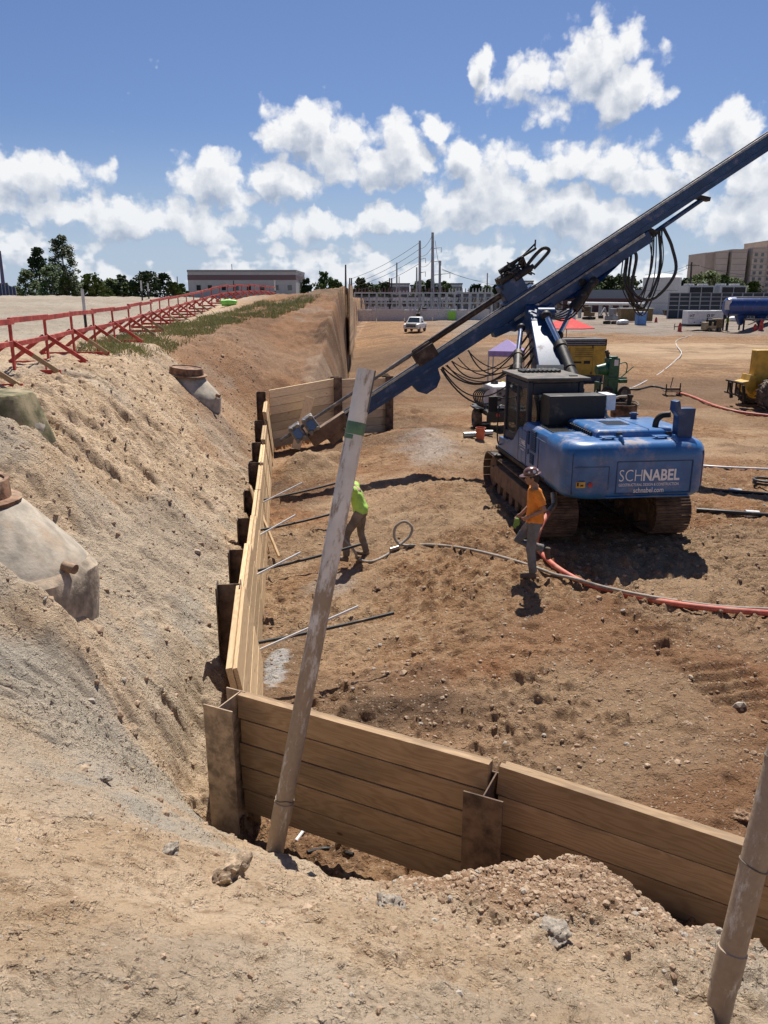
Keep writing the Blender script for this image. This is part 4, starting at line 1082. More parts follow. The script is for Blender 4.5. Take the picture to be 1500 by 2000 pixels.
# --- boom, built in world space and handed to the rig
def wp(px, py, Y): return at_y(px, py, Y)
def boomplate(pts, w): 
    return pts
bf, bt = Vector((3.86, 16.7, 1.35)), Vector((3.90, 19.9, 3.75))
dirb = (bt - bf).normalized()
m = MB()
def rect_ring(c, d, w, h):
    x = d.cross(Vector((0, 0, 1))).normalized(); u = x.cross(d)
    return [c + x * w / 2 + u * h / 2, c - x * w / 2 + u * h / 2, c - x * w / 2 - u * h / 2, c + x * w / 2 - u * h / 2]
m.loft([rect_ring(bf, dirb, .62, .55), rect_ring(bf.lerp(bt, .45), dirb, .62, .85), rect_ring(bf.lerp(bt, .8), dirb, .56, .62), rect_ring(bt, dirb, .50, .40)])
boom = m.build('boom', M_blued, rig, bevel=.02, world=True)
MB().loft([rect_ring(bf + Vector((0, .05, .25)), dirb, .9, .3), rect_ring(bf + dirb * 1.6 + Vector((0, .0, .45)), dirb, .75, .28)]).build('boom_bracket', pm('grey_blue_paint', (.022, .035, .055), .75, 0, .3, 5, .05, dust=.4, dustcol=(.16, .12, .085)), rig, bevel=.02, world=True)
def ram(name, a, k, b, r):
    """cylinder barrel a..k, bright rod k..b"""
    a, k, b = Vector(a), Vector(k), Vector(b)
    o = MB().cyl(a, k, r, n=18).cyl(k - (k - a).normalized() * .16, k, r * 1.16, n=18).cyl(a.lerp(k, .45), a.lerp(k, .47), r * 1.12, n=18).build(name, M_dark, rig, smooth=True, world=True)
    MB().cyl(k - (b - k).normalized() * .03, b, r * .55, n=16).build('rod', M_chrome, o, smooth=True, world=True)
    MB().ball(b, r * 1.0, 12, 8).build('rod_eye', M_dark, o, smooth=True, world=True)
ram('boom_ram', wp(1130, 765, 17.2), wp(1093, 672, 18.6), wp(1067, 617, 19.4), .135)
ram('boom_ram', wp(1010, 760, 17.4), wp(1012, 690, 18.8), wp(1018, 640, 19.6), .11)
ram('mast_ram', wp(1163, 545, 20.6), wp(1118, 603, 20.4), wp(1092, 655, 20.2), .115)
MB().cyl(wp(1050, 612, 19.7), wp(1082, 612, 19.7), .14, n=16).build('pivot_block', M_blued, boom, smooth=True, world=True)

# --- mast
A = wp(727, 787, 20.2); B = wp(1500, 278, 21.64)
d = (B - A).normalized(); side = d.cross(Vector((0, 0, 1))).normalized(); up = side.cross(d)
LM = (B - A).length
def S(t, u=0.0, s=0.0): return A + d * t + up * u + side * s          # along, above, towards the viewer (+)
def sbar(t0, t1, w, h, u=0.0, s=0.0): return MB().bar(S(t0, u, s), S(t1, u, s), w, h, up)
def s_at(px): # distance along the mast at a photo column
    lo, hi = -6.0, 20.0
    for _ in range(40):
        mid = (lo + hi) / 2; p = S(mid); c = p - Vector((0, 0, CAM_H))
        fw = Vector((0, math.cos(PITCH), -math.sin(PITCH)))
        if 750 + FPX * c.x / c.dot(fw) < px: lo = mid
        else: hi = mid
    return lo
mast = sbar(-.9, LM + 3.0, .30, .34).build('mast', M_blued, rig, bevel=.012, world=True)
for s in (-.13, .13):
    sbar(-.9, LM + 3.0, .05, .05, .20, s).build('slide_rail', M_rail, mast, world=True)
sbar(-.9, LM + 3.0, .16, .03, .185, 0).build('chain_cover', M_dark, mast, world=True)
sbar(-.9, LM + 3.0, .012, .05, -.06, .158).build('side_flange', M_blued, mast, world=True)
c0_, c1_ = s_at(985), s_at(1255)
car = MB().bar(S(c0_, -.33), S(c1_, -.33), .36, .30, up).bar(S(c0_ - .5, -.22), S(c0_ + .3, -.36), .36, .2, up).build('mast_carriage', M_blued, rig, bevel=.015, world=True)
for px0, px1 in ((993, 1040), (1196, 1246)):
    sbar(s_at(px0), s_at(px1), .03, .075, -.20, .20).build('guide_bar', M_rail, car, world=True)
sbar(s_at(1040), s_at(1196), .02, .05, -.21, .20).build('guide_rod', M_greyst, car, world=True)
MB().cyl(S(s_at(1120), -.36, .16), S(s_at(1120), -.36, .22), .10, n=18).cyl(S(s_at(1120), -.36, .2), S(s_at(1120), -.36, .24), .06, n=16).build('pivot_pin', M_dark, car, smooth=True, world=True)
MB().prism([(0, 0), (.1, 0), (.1, .1)], 0, .1).build('end_stop', M_blued, car, world=False) if False else None
# swing knuckle between boom and carriage
kp = S(s_at(1030), -.62)
MB().loft([rect_ring(kp, Vector((0, 0, 1)).lerp(d, .05).normalized(), .5, .5), rect_ring(S(s_at(1050), -.30), up, .7, .4)]).build('mast_knuckle', M_blued, rig, bevel=.03, world=True) if False else None
kn = MB().bar(bt - dirb * .3, S(s_at(1030), -.35), .55, .5, (0, 1, 0)).bar(S(s_at(1000), -.5), S(s_at(1060), -.5), .5, .3, up)
kn.build('mast_knuckle', M_blued, rig, bevel=.03, world=True)
# long gusset under the carriage up to the tilt ram
g0, g1, g2 = S(s_at(1075), -.48), S(s_at(1200), -.48), wp(1150, 570, 20.6)
MB().loft([[g0 + side * .12, g1 + side * .12, g2 + side * .08], [g0 - side * .12, g1 - side * .12, g2 - side * .08]]).build('tilt_bracket', M_blued, rig, bevel=.01, world=True)
# feed cylinder under the upper mast
MB().cyl(S(s_at(1262), -.34), S(s_at(1362), -.30), .06, n=14).build('feed_cylinder', M_blued, rig, smooth=True, world=True)
MB().bar(S(s_at(1355), -.16), S(s_at(1372), -.40), .2, .1, d).bar(S(s_at(1258), -.18), S(s_at(1268), -.40), .22, .14, d).build('cylinder_lug', M_dark, rig, bevel=.01, world=True)
# lug plate under the lower mast
h0 = s_at(822)
poly = [(-.42, -.1), (.42, -.1), (.34, -.42), (.12, -.58), (-.2, -.58), (-.36, -.40)]
MB().loft([[S(h0 + a, b_, .13) for a, b_ in poly], [S(h0 + a, b_, -.13) for a, b_ in poly]]).build('lug_plate', M_blued, rig, bevel=.015, world=True)
# drill string
ST = .50
t_head, t_cen, t_end = s_at(995), s_at(826), -2.55
MB().cyl(S(t_cen, ST), S(t_head, ST), .075, n=16).build('drill_casing', pm('brown_drill_casing', (.07, .045, .032), .5, .5, .3, 8, .2, dust=.25), rig, smooth=True, world=True)
sbar(t_cen, t_head, .03, .02, ST + .08, .03).build('casing_highlight_strip', M_rail, rig, world=True)  # pale strip laid on as the highlight along the casing's top
MB().cyl(S(t_end, ST), S(t_cen + .3, ST), .042, n=14).cyl(S(t_cen - .7, ST), S(t_cen - .1, ST), .058, n=14).build('drill_rod', M_greyst, rig, smooth=True, world=True)
cen = MB().bar(S(t_cen - .05, .30), S(t_cen + .55, .30), .34, .36, up).bar(S(t_cen + .0, .5), S(t_cen + .5, .5), .22, .10, up).build('centraliser', pm('brown_plate', (.075, .045, .035), .7, .2, .3, 5, .2, dust=.3), rig, bevel=.02, world=True)
# rotary head: gearbox, motors, sledge, mess of hoses
th = s_at(1003)
head = MB().bar(S(th - .1, .50), S(th + .55, .50), .42, .46, up).bar(S(th - .2, .26), S(th + .75, .26), .46, .08, up).build('rotary_head', M_blued, rig, bevel=.025, world=True)
for (t, u, s, r, L) in ((.0, .82, .12, .12, .5), (.0, .80, -.14, .12, .45), (.35, .70, .2, .09, .5), (.15, 1.0, 0, .08, .35)):
    MB().cyl(S(th + t, u, s), S(th + t + L, u, s), r, n=14).cyl(S(th + t + L, u, s), S(th + t + L + .08, u, s), r * .7, n=12).build('motor', M_dark, head, smooth=True, world=True)
MB().bar(S(th + .75, .62, 0), S(th + .80, 1.05, 0), .4, .06, d).bar(S(th + .3, 1.05, .05), S(th + 1.25, 1.02, .05), .06, .06, up).build('hose_bracket', M_dark, head, bevel=.008, world=True)
rdh = random.Random(3)
for k in range(13):
    a = S(th + rdh.uniform(-.15, .5), rdh.uniform(.55, .9), rdh.uniform(-.2, .25)); b_ = S(th + rdh.uniform(.3, 1.0), rdh.uniform(.45, .85), rdh.uniform(-.2, .25))
    mid = (a + b_) / 2 + up * rdh.uniform(.15, .42) + side * rdh.uniform(-.1, .3) + d * rdh.uniform(-.3, .25)
    MB().tube(spline([a, a.lerp(mid, .6) + up * .06, mid, b_.lerp(mid, .5) + up * .03, b_], 5), rdh.choice([.016, .02, .026]), 6).build('head_hose', M_hose, head, smooth=True, world=True)
MB().tube(spline([S(th + .5, .62, .1), S(th + .9, .82, .12), S(th + 1.35, .93, .12), S(th + 1.5, .80, .1), S(th + 1.3, .72, .1), S(th + .95, .62, .05)], 6), .045, 8).build('head_hose', M_hose, head, smooth=True, world=True)
MB().tube([S(th + .45, .95, 0), S(th + 1.3, 1.12, 0)], .025, 6).tube([S(th + 1.25, 1.05, 0), S(th + 1.35, 1.2, 0)], .02, 6).build('hose_arm', M_dark, head, world=True)
# foot: two jaw clamps and the drill-rod guide
ft = -1.35
for k, t in enumerate((-2.05, -1.65)):
    cl = MB().bar(S(t - .16, .44), S(t + .16, .44), .50, .42, up).build('rod_clamp', M_greyst, rig, bevel=.03, world=True)
    MB().bar(S(t - .1, .44, .26), S(t + .1, .44, .26), .03, .26, up).build('clamp_plate', M_blue, cl, bevel=.01, world=True)
    for u in (.28, .62):
        MB().cyl(S(t - .1, u, .20), S(t - .1, u, .34), .06, n=10).cyl(S(t + .1, u, .18), S(t + .1, u, .32), .05, n=10).build('clamp_ram', M_greyst, cl, smooth=True, world=True)
MB().bar(S(-1.9, .06), S(-.75, .06), .40, .34, up).bar(S(-1.5, -.18), S(-1.0, -.14), .3, .3, up).build('foot_plate', M_trackf, rig, bevel=.03, world=True)
MB().bar(S(-.95, -.05), S(-.4, -.02), .34, .40, up).cyl(S(-.75, -.05, .17), S(-.75, -.05, .21), .1, n=14).build('foot_bracket', M_dark, rig, bevel=.02, world=True)
# --- hose loops hanging from the mast
rdh = random.Random(8)
hp0 = s_at(1262)
for k in range(9):
    a = S(hp0 + rdh.uniform(-.15, .35), -.34, rdh.uniform(.0, .2))
    b_ = S(s_at(1205 + rdh.uniform(-6, 14)), -.46, rdh.uniform(.0, .25))
    dp = rdh.uniform(1.15, 1.85); w = rdh.uniform(-.05, .35)
    pts = [a, a + Vector((w * .4, -.02, -dp * .45)), a + Vector((-.05 + w * .3, -.05, -dp * .80)), (a + b_) / 2 + Vector((.05, -.08, -dp * 1.02)),
           b_ + Vector((.0, -.05, -dp * .45)), b_]
    MB().tube(spline(pts, 6), rdh.choice([.014, .016, .02]), 7).build('hanging_hose', M_hose, rig, smooth=True, world=True)
pts = [S(hp0 + .3, -.34, .1), S(hp0 + .3, -.34, .1) + Vector((.28, 0, -.5)), S(hp0 + .3, -.34, .1) + Vector((.38, -.1, -1.15)), S(hp0, -.34, .1) + Vector((.1, -.1, -1.62)),
       S(hp0, -.34, .1) + Vector((-.45, -.1, -1.42)), S(s_at(1222), -.46, .1) + Vector((.05, 0, -.2)), S(s_at(1222), -.46, .1)]
MB().tube(spline(pts, 7), .042, 9).build('hanging_hose', M_hose, rig, smooth=True, world=True)
# --- hose bundle sagging from the lower mast to the boom
for k in range(10):
    a = S(s_at(870 + rdh.uniform(-20, 40)), -.22, rdh.uniform(.05, .2)); b_ = bf.lerp(bt, rdh.uniform(.62, .95)) + Vector((-.28, rdh.uniform(-.2, .1), rdh.uniform(-.1, .2)))
    MB().tube(sag(a, b_, rdh.uniform(.45, 1.0), 16, (rdh.uniform(-.15, .1), -.15, 0)), rdh.choice([.014, .018, .022]), 6).build('sagging_hose', M_hose, rig, smooth=True, world=True)
for k in range(5):
    a = S(s_at(1060 + 12 * k), -.5, .1); b_ = S(s_at(1120 + 8 * k), -.5, .12)
    MB().tube(sag(a, b_, rdh.uniform(.12, .3), 10), .018, 6).build('sagging_hose', M_hose, rig, smooth=True, world=True)
for k in range(5):
    a = bt + Vector((.1 + .05 * k, -.1, .15)); b_ = S(s_at(1150), -.45, .1)
    MB().tube(sag(a, b_, .25 + .06 * k, 10), .02, 6).build('sagging_hose', M_hose, rig, smooth=True, world=True)

# ------------------------------------------------------------------ where a photo pixel meets the ground
_T = np.concatenate([np.linspace(1.2, 40, 2600), np.linspace(40, 420, 1600)])
def G(px, py, lift=0.0):
    dv = pix_dir(px, py); x, y, z = dv.x * _T, dv.y * _T, CAM_H + dv.z * _T
    k = np.nonzero(z < terrain(x, y) + lift)[0]
    t = _T[k[0]] if len(k) else 400.0
    return Vector((dv.x * t, dv.y * t, CAM_H + dv.z * t))

# ------------------------------------------------------------------ people
M_skin = pm('skin', (.33, .185, .12), .6, 0, .1, 12, .05, dust=.08)
M_skinl = pm('light_skin', (.52, .33, .24), .6, 0, .1, 12, .05)
M_orange = pm('orange_shirt', (.80, .27, .035), .85, 0, .10, 7, .35, 16, dust=.08)
M_lime = pm('lime_shirt', (.46, .74, .13), .85, 0, .10, 7, .35, 16, dust=.06)
M_jean = pm('grey_jeans', (.165, .175, .18), .9, 0, .2, 5, .35, 18, dust=.30)
M_khaki = pm('brown_trousers', (.20, .165, .13), .9, 0, .2, 5, .35, 18, dust=.30)
M_boot = pm('work_boot', (.115, .085, .06), .8, 0, .25, 9, .3, dust=.4)
M_hair = pm('dark_hair', (.018, .013, .010), .7, 0, .2, 20, .2)
M_hat = pm('brown_hard_hat', (.16, .065, .045), .3, 0, .15, 6, .02, coat=.5)
M_glove = pm('green_glove', (.20, .36, .08), .9, 0, .2, 9, .2)
def remesh(o, vox, smooth=6, fold=0.0):
    r = o.modifiers.new('remesh', 'REMESH'); r.mode = 'VOXEL'; r.voxel_size = vox; r.use_smooth_shade = True
    s = o.modifiers.new('smooth', 'SMOOTH'); s.factor = .5; s.iterations = smooth
    if fold:
        tx = bpy.data.textures.get('cloth_folds') or bpy.data.textures.new('cloth_folds', 'CLOUDS'); tx.noise_scale = .11
        dmod = o.modifiers.new('folds', 'DISPLACE'); dmod.texture = tx; dmod.strength = fold; dmod.mid_level = .5
    return o
def ell(c, rx, ry, n=16, tilt=0.0):
    return [Vector((c[0] + rx * math.cos(t), c[1] + ry * math.sin(t), c[2] + tilt * ry * math.sin(t))) for t in np.linspace(0, 2 * math.pi, n, endpoint=False)]
def hand(mb, wrist, tip, palm_n, curl=.6, scale=1.0, thumb=1):
    """palm and five bent fingers; 'tip' gives the pointing direction, palm_n the palm normal"""
    w, t = Vector(wrist), Vector(tip); dv = (t - w).normalized(); n = Vector(palm_n); n = (n - dv * n.dot(dv)).normalized(); x = dv.cross(n) * thumb
    pc = w + dv * .05 * scale
    M = Matrix((x, dv, n)).transposed()
    mb.ball(pc, (.042 * scale, .055 * scale, .020 * scale), 10, 7, M)
    for k, (o, L) in enumerate(((-.031, .062), (-.011, .075), (.010, .078), (.030, .068))):
        b0 = pc + dv * .042 * scale + x * o * scale
        b1 = b0 + (dv * math.cos(curl * .5) + n * math.sin(curl * .5)) * L * .5 * scale
        b2 = b1 + (dv * math.cos(curl * 1.4) + n * math.sin(curl * 1.4)) * L * .5 * scale
        mb.tube([b0, b1, b2], [.0095 * scale, .009 * scale, .0075 * scale], 7)
    b0 = pc - dv * .02 * scale + x * .036 * scale
    mb.tube([b0, b0 + (x * .7 + dv * .6 + n * .3) * .036 * scale, b0 + (x * .6 + dv * 1.2 + n * .9) * .05 * scale], [.011 * scale, .0105 * scale, .008 * scale], 7)
def person(label, loc, rotz, J, shirt, trousers, hat=None, skin=M_skin, sleeve=.75, fine=True, stickers=False, hairlen=.0):
    """J: joints of the pose, in metres, facing +y; left is -x"""
    o = thing('person', label, 'person', loc, rotz)
    V_ = {k: Vector(v) for k, v in J.items() if isinstance(v, tuple)}
    hd = V_['head']; fwd = Vector(J.get('look', (0, 1, 0))).normalized(); rt = fwd.cross(Vector((0, 0, 1))).normalized(); upv = rt.cross(fwd)
    MH = Matrix((rt, fwd, upv)).transposed()
    # body: one continuous surface
    b = MB()
    b.ball(hd, (.074, .094, .115), 14, 11, MH)
    b.ball(hd + MH @ Vector((0, .035, -.060)), (.052, .058, .055), 10, 8, MH)               # jaw and chin
    b.ball(hd + MH @ Vector((0, .098, -.018)), (.013, .020, .024), 8, 6, MH)                # nose
    b.ball(hd + MH @ Vector((0, .088, -.062)), (.024, .010, .009), 8, 6, MH)                # lips
    b.ball(hd + MH @ Vector((0, .083, .020)), (.050, .012, .010), 8, 6, MH)                 # brow
    for s in (-1, 1): b.ball(hd + MH @ Vector((s * .076, -.005, -.012)), (.010, .020, .032), 8, 6, MH)
    b.tube([hd + MH @ Vector((0, -.02, -.06)), V_['neck'], V_['chest']], [.055, .058, .09], 12)
    b.tube([V_['neck'] + Vector((0, 0, -.05)), V_['chest'], V_['belly'], V_['pelvis']], [.08, .12, .115, .12], 12)
    for s in ('l', 'r'):
        b.tube([V_['sh_' + s], V_['el_' + s].lerp(V_['sh_' + s], .5), V_['el_' + s], V_['wr_' + s].lerp(V_['el_' + s], .6), V_['wr_' + s]], [.052, .046, .040, .038, .027], 12)
        b.tube([V_['chest'], V_['sh_' + s]], [.10, .055], 10)
        dv = (V_['wr_' + s] - V_['el_' + s]).normalized()
        hand(b, V_['wr_' + s], V_['wr_' + s] + dv, J.get('palm_' + s, (1 if s == 'l' else -1, 0, 0)), J.get('curl_' + s, .7), thumb=1 if s == 'l' else -1)
        b.tube([V_['pelvis'], V_['hip_' + s], V_['kn_' + s], V_['an_' + s]], [.10, .075, .05, .038], 10)
    remesh(b.build('body', skin, o), .0085 if fine else .014, 4)
    # eyes and hair
    if fine:
        for s in (-1, 1):
            MB().ball(hd + MH @ Vector((s * .031, .080, .004)), (.013, .010, .009), 8, 6, MH).build('eye', M_blackp, o, smooth=True)
    hb = MB().ball(hd + MH @ Vector((0, -.018, .018)), (.083, .096, .112), 14, 10, MH)
    hb.ball(hd + MH @ Vector((0, -.055, -.035)), (.072, .055, .07 + hairlen), 12, 8, MH)
    hb.build('hair', M_hair, o, smooth=True)
    # shirt
    s_ = MB(); c, be, pe = V_['chest'], V_['belly'], V_['pelvis']
    s_.loft([ell(V_['neck'] + Vector((0, 0, -.035)), .075, .075), ell(V_['neck'].lerp(c, .35), .155, .105), ell(c, .185, .128), ell(c.lerp(be, .5), .180, .128), ell(be, .172, .128), ell(pe + Vector((0, 0, .06)), .182, .140), ell(pe + Vector((0, 0, -.035)), .185, .145)])
    for s in ('l', 'r'):
        e = V_['sh_' + s].lerp(V_['el_' + s], sleeve)
        s_.tube([c.lerp(V_['sh_' + s], .5), V_['sh_' + s], V_['sh_' + s].lerp(e, .5), e], [.09, .077, .072, .070], 14)
    remesh(s_.build('shirt', shirt, o), .012, 4, .035)
    # trousers
    t_ = MB().loft([ell(pe + Vector((0, 0, .05)), .155, .118), ell(pe + Vector((0, 0, -.05)), .165, .13), ell(V_['hip_l'].lerp(V_['hip_r'], .5) + Vector((0, 0, -.06)), .155, .125)])
    for s in ('l', 'r'):
        h, k, a = V_['hip_' + s], V_['kn_' + s], V_['an_' + s]
        t_.tube([h + Vector((0, 0, .03)), h.lerp(k, .35), k, k.lerp(a, .4), a + (k - a) * .02], [.098, .09, .072, .070, .064], 14)
    remesh(t_.build('trousers', trousers, o), .012, 4, .03)
    # boots
    for s in ('l', 'r'):
        a, t = V_['an_' + s], V_['toe_' + s]; bm_ = MB()
        f = (t - a); 
        shin = (V_['kn_' + s] - a).normalized()
        heel = a - shin * .065 - (f - shin * f.dot(shin)).normalized() * .045
        bm_.tube([a + shin * .10, a], [.052, .052], 12).tube([heel, a.lerp(t, .35) - shin * .03, t], [.046, .048, .042], 12)
        remesh(bm_.build('boot', M_boot, o), .010, 3)
    if hat is not None:
        hc = hd + MH @ Vector((0, -.004, .058))
        ho = MB()
        prof = [(.150, -.010), (.148, .000), (.113, .008), (.112, .03), (.102, .065), (.078, .092), (.04, .108), (.001, .112)]
        ax = upv; rings = []
        for r, h in prof: rings.append([hc + MH @ Vector((r * .92 * math.cos(t), r * 1.05 * math.sin(t) + (.03 * max(0, math.sin(t)) if r > .14 else 0), h)) for t in np.linspace(0, 2 * math.pi, 28, endpoint=False)])
        hh = ho.loft(rings).build('hard_hat', hat, o, smooth=True, angle=60)
        if stickers:
            for ang, h, r in ((R(200), .045, .026), (R(160), .05, .016), (R(235), .055, .018)):
                n_ = Vector((math.cos(ang) * .92, math.sin(ang) * 1.05, .35)).normalized(); pc = hc + MH @ (Vector((math.cos(ang) * .102, math.sin(ang) * .115, h)))
                MB().cyl(pc, pc + (MH @ n_) * .008, r, n=16).build('sticker', M_whitep, hh)
    return o

# the worker walking left past the rig's rear
pA_ = G(1036, 1126)
w1 = person('man in orange shirt, grey jeans and brown hard hat stepping left beside the rig', (pA_.x + .02, pA_.y, pA_.z), R(84), dict(
    pelvis=(0, 0, .95), belly=(0, .005, 1.13), chest=(0, .015, 1.33), neck=(0, .035, 1.49), head=(0, .085, 1.625), look=(-.1, 1, -.22),
    sh_l=(-.19, .0, 1.425), el_l=(-.245, -.11, 1.17), wr_l=(-.17, .10, 1.04), palm_l=(1, 0, 0), curl_l=1.0,
    sh_r=(.19, .02, 1.425), el_r=(.23, .03, 1.15), wr_r=(.19, .20, .98), curl_r=1.2,
    hip_l=(-.095, 0, .91), kn_l=(-.10, .05, .50), an_l=(-.10, -.005, .095), toe_l=(-.115, .19, .045),
    hip_r=(.095, .01, .91), kn_r=(.10, .24, .565), an_r=(.10, -.17, .44), toe_r=(.10, -.26, .27)), M_orange, M_jean, M_hat, stickers=True)
MB().ball((.15, .26, .86), (.04, .05, .07), 10, 8).ball((.17, .29, .80), (.03, .03, .06), 8, 6).build('held_gloves', M_glove, w1, smooth=True)
MB().box((-.165, .02, .905), (.012, .05, .075)).build('belt_tag', M_whitep, w1)
# the worker in lime half hidden by the leaning pipe
pB_ = G(706, 1090)
person('man in lime green shirt bending to a hose, half hidden by the leaning pipe', (pB_.x - .03, pB_.y, pB_.z), R(82), dict(
    pelvis=(0, -.02, .93), belly=(0, .02, 1.10), chest=(0, .08, 1.28), neck=(0, .15, 1.42), head=(.02, .24, 1.53), look=(0, 1, -.6),
    sh_l=(-.19, .10, 1.36), el_l=(-.22, .26, 1.14), wr_l=(-.12, .42, 1.0), sh_r=(.19, .10, 1.36), el_r=(.24, .22, 1.12), wr_r=(.14, .40, .98),
    curl_l=1.3, curl_r=1.3,
    hip_l=(-.10, -.02, .90), kn_l=(-.17, .22, .50), an_l=(-.20, .22, .09), toe_l=(-.22, .42, .045),
    hip_r=(.10, -.02, .90), kn_r=(.13, .0, .48), an_r=(.14, -.10, .09), toe_r=(.18, .10, .045)), M_lime, M_khaki, M_hat, skin=M_skinl)
# two workers farther off
pC_ = G(1419, 646)
person('far worker in hi-vis yellow and white hard hat beside the beige pump', pC_, R(20), dict(
    pelvis=(0, 0, .95), belly=(0, 0, 1.13), chest=(0, .0, 1.33), neck=(0, .02, 1.49), head=(0, .04, 1.63),
    sh_l=(-.19, 0, 1.42), el_l=(-.26, .05, 1.15), wr_l=(-.2, .2, 1.0), sh_r=(.19, 0, 1.42), el_r=(.26, .05, 1.15), wr_r=(.2, .2, 1.0),
    hip_l=(-.1, 0, .91), kn_l=(-.11, .03, .5), an_l=(-.12, 0, .09), toe_l=(-.13, .18, .04), hip_r=(.1, 0, .91), kn_r=(.11, .03, .5), an_r=(.12, 0, .09), toe_r=(.13, .18, .04)),
    pm('hivis_vest', (.62, .75, .10), .8), pm('dark_trousers', (.03, .035, .05), .9), M_whitep, fine=False)
gD = G(1000, 800)
pD_ = at_y(979, 760, 29.0); pD_.z = ground(pD_.x, pD_.y)
person('stooping worker in yellow-green vest behind the welder and hanging hoses', pD_, R(-60), dict(
    pelvis=(0, -.1, .86), belly=(0, .02, 1.0), chest=(0, .18, 1.12), neck=(0, .32, 1.2), head=(0, .44, 1.22), look=(0, 1, -.7),
    sh_l=(-.19, .22, 1.17), el_l=(-.22, .30, .9), wr_l=(-.15, .42, .68), sh_r=(.19, .22, 1.17), el_r=(.22, .30, .9), wr_r=(.15, .42, .68),
    hip_l=(-.1, -.1, .84), kn_l=(-.12, .08, .46), an_l=(-.12, -.02, .09), toe_l=(-.13, .18, .04), hip_r=(.1, -.1, .84), kn_r=(.12, .08, .46), an_r=(.12, -.02, .09), toe_r=(.13, .18, .04)),
    MATS['hivis_vest'], MATS['dark_trousers'], None, fine=False)

# ------------------------------------------------------------------ hoses on the floor
M_redhose = pm('red_hose', (.55, .13, .085), .6, 0, .18, 6, .1, dust=.35)
M_greyhose = pm('grey_hose', (.33, .295, .25), .65, 0, .2, 6, .1, dust=.35)
M_bronze = pm('hose_coupling', (.30, .25, .20), .4, .8, .2, 8, .1, dust=.3)
def on_floor(pix, lift): return [G(x, y) + Vector((0, 0, lift)) for x, y in pix]
hs = thing('red_air_hose', 'thick red hose running from the rig across the floor to the right frame edge', 'hose')
top = at_y(1083, 985, 13.35)
pts = [top + Vector((0, .1, .12)), top, at_y(1066, 1010, 13.0), at_y(1050, 1045, 12.6)] + on_floor([(1049, 1072), (1066, 1095), (1100, 1122), (1150, 1147), (1220, 1166), (1320, 1185), (1420, 1197), (1540, 1206)], .045)
MB().tube(spline(pts, 7), .045, 12).build('hose_tube', M_redhose, hs, smooth=True)
MB().cyl(top, top + (pts[0] - top).normalized() * .22, .058, n=14).cyl(at_y(1071, 1001, 13.1), top, .05, n=12).build('coupling', M_bronze, hs, smooth=True)
gh = thing('grey_hose', 'long grey hose with an upright loop beside the lime-shirted worker', 'hose')
lp = G(790, 1068)
loop = [lp + Vector((.0, 0, .03)), lp + Vector((-.18, .06, .14)), lp + Vector((-.17, .1, .36)), lp + Vector((.0, .1, .47)), lp + Vector((.14, .08, .36)), lp + Vector((.09, .02, .2)), lp + Vector((-.1, -.08, .06))]
hnd = parent_world(bpy.data.objects[[x.name for x in bpy.data.objects if x.get('label', '').startswith('man in lime')][0]]) @ Vector((-.0, .45, .98))
pts = [hnd, hnd + Vector((.03, -.12, -.35)), at_y(693, 1078, 13.3)] + on_floor([(698, 1094), (725, 1100), (757, 1086)], .03) + loop[::-1] + on_floor([(840, 1067), (900, 1073), (960, 1086), (1010, 1100), (1055, 1115), (1085, 1126)], .03) \
    + on_floor([(1120, 1138), (1180, 1155), (1260, 1172), (1360, 1188), (1440, 1196), (1540, 1200)], .07)
MB().tube(spline(pts, 7), .026, 10).build('hose_tube', M_greyhose, gh, smooth=True)
cpt = G(768, 1078) + Vector((0, 0, .05)); MB().cyl(cpt - Vector((.06, .03, 0)), cpt + Vector((.1, .06, .02)), .04, n=12).build('coupling', M_bronze, gh, smooth=True)
def floor_hose(name, pix, r, mat, label, lift=None, clips=()):
    o = thing(name, label, 'hose')
    MB().tube(spline(on_floor(pix, r if lift is None else lift), 6), r, 8).build('hose_tube', mat, o, smooth=True)
    for cx, cy in clips:
        p = G(cx, cy) + Vector((0, 0, r)); MB().cyl(p - Vector((.14, 0, 0)), p + Vector((.14, 0, 0)), r * 1.9, r * 1.5, n=12).build('clip', M_whitep, o, smooth=True)
    return o
floor_hose('white_hose', [(1360, 911), (1420, 915), (1540, 920)], .03, M_pvc, 'white hose lying right of the counterweight')
floor_hose('black_pipe', [(1391, 960), (1440, 964), (1540, 970)], .04, M_black, 'upper black pipe with a white clip right of the rig', clips=[(1435, 963)])
floor_hose('black_pipe', [(1360, 1000), (1430, 1005), (1540, 1013)], .045, M_black, 'lower black pipe with a white clip right of the rig track', clips=[(1468, 1008)])
floor_hose('red_hose', [(1322, 768), (1350, 776), (1400, 796), (1450, 808), (1540, 818)], .05, M_redhose, 'thin red hose running from the small valve cart to the right edge')
floor_hose('dark_hose', [(1212, 760), (1245, 762), (1275, 756), (1306, 763)], .045, M_hose, 'dark hose between the green pump and the small valve cart')
floor_hose('pale_cord', [(1225, 762), (1243, 755), (1262, 745), (1290, 729), (1318, 706), (1331, 690), (1322, 676), (1321, 666), (1335, 660), (1352, 655)], .03, M_pvc, 'pale cord snaking back across the far floor')
floor_hose('dark_hose', [(560, 1330), (640, 1322), (760, 1318)], .0, M_hose, 'x') if False else None
floor_hose('black_hose', [(600, 1668), (640, 1660), (690, 1672)], .018, M_black, 'short black hose seen through the gap under the near left bay')
floor_hose('white_tube', [(578, 1645), (596, 1621)], .016, M_pvc, 'white tube end seen under the near left bay beside the pipe foot')
ck = thing('black_coil', 'black coiled hose at the right frame edge', 'hose coil', G(1497, 950))
MB().tube([(.30 * math.cos(t), .30 * math.sin(t), .05 + .012 * t) for t in np.linspace(0, 12.6, 50)], .03, 8).build('coil', M_black, ck, smooth=True)

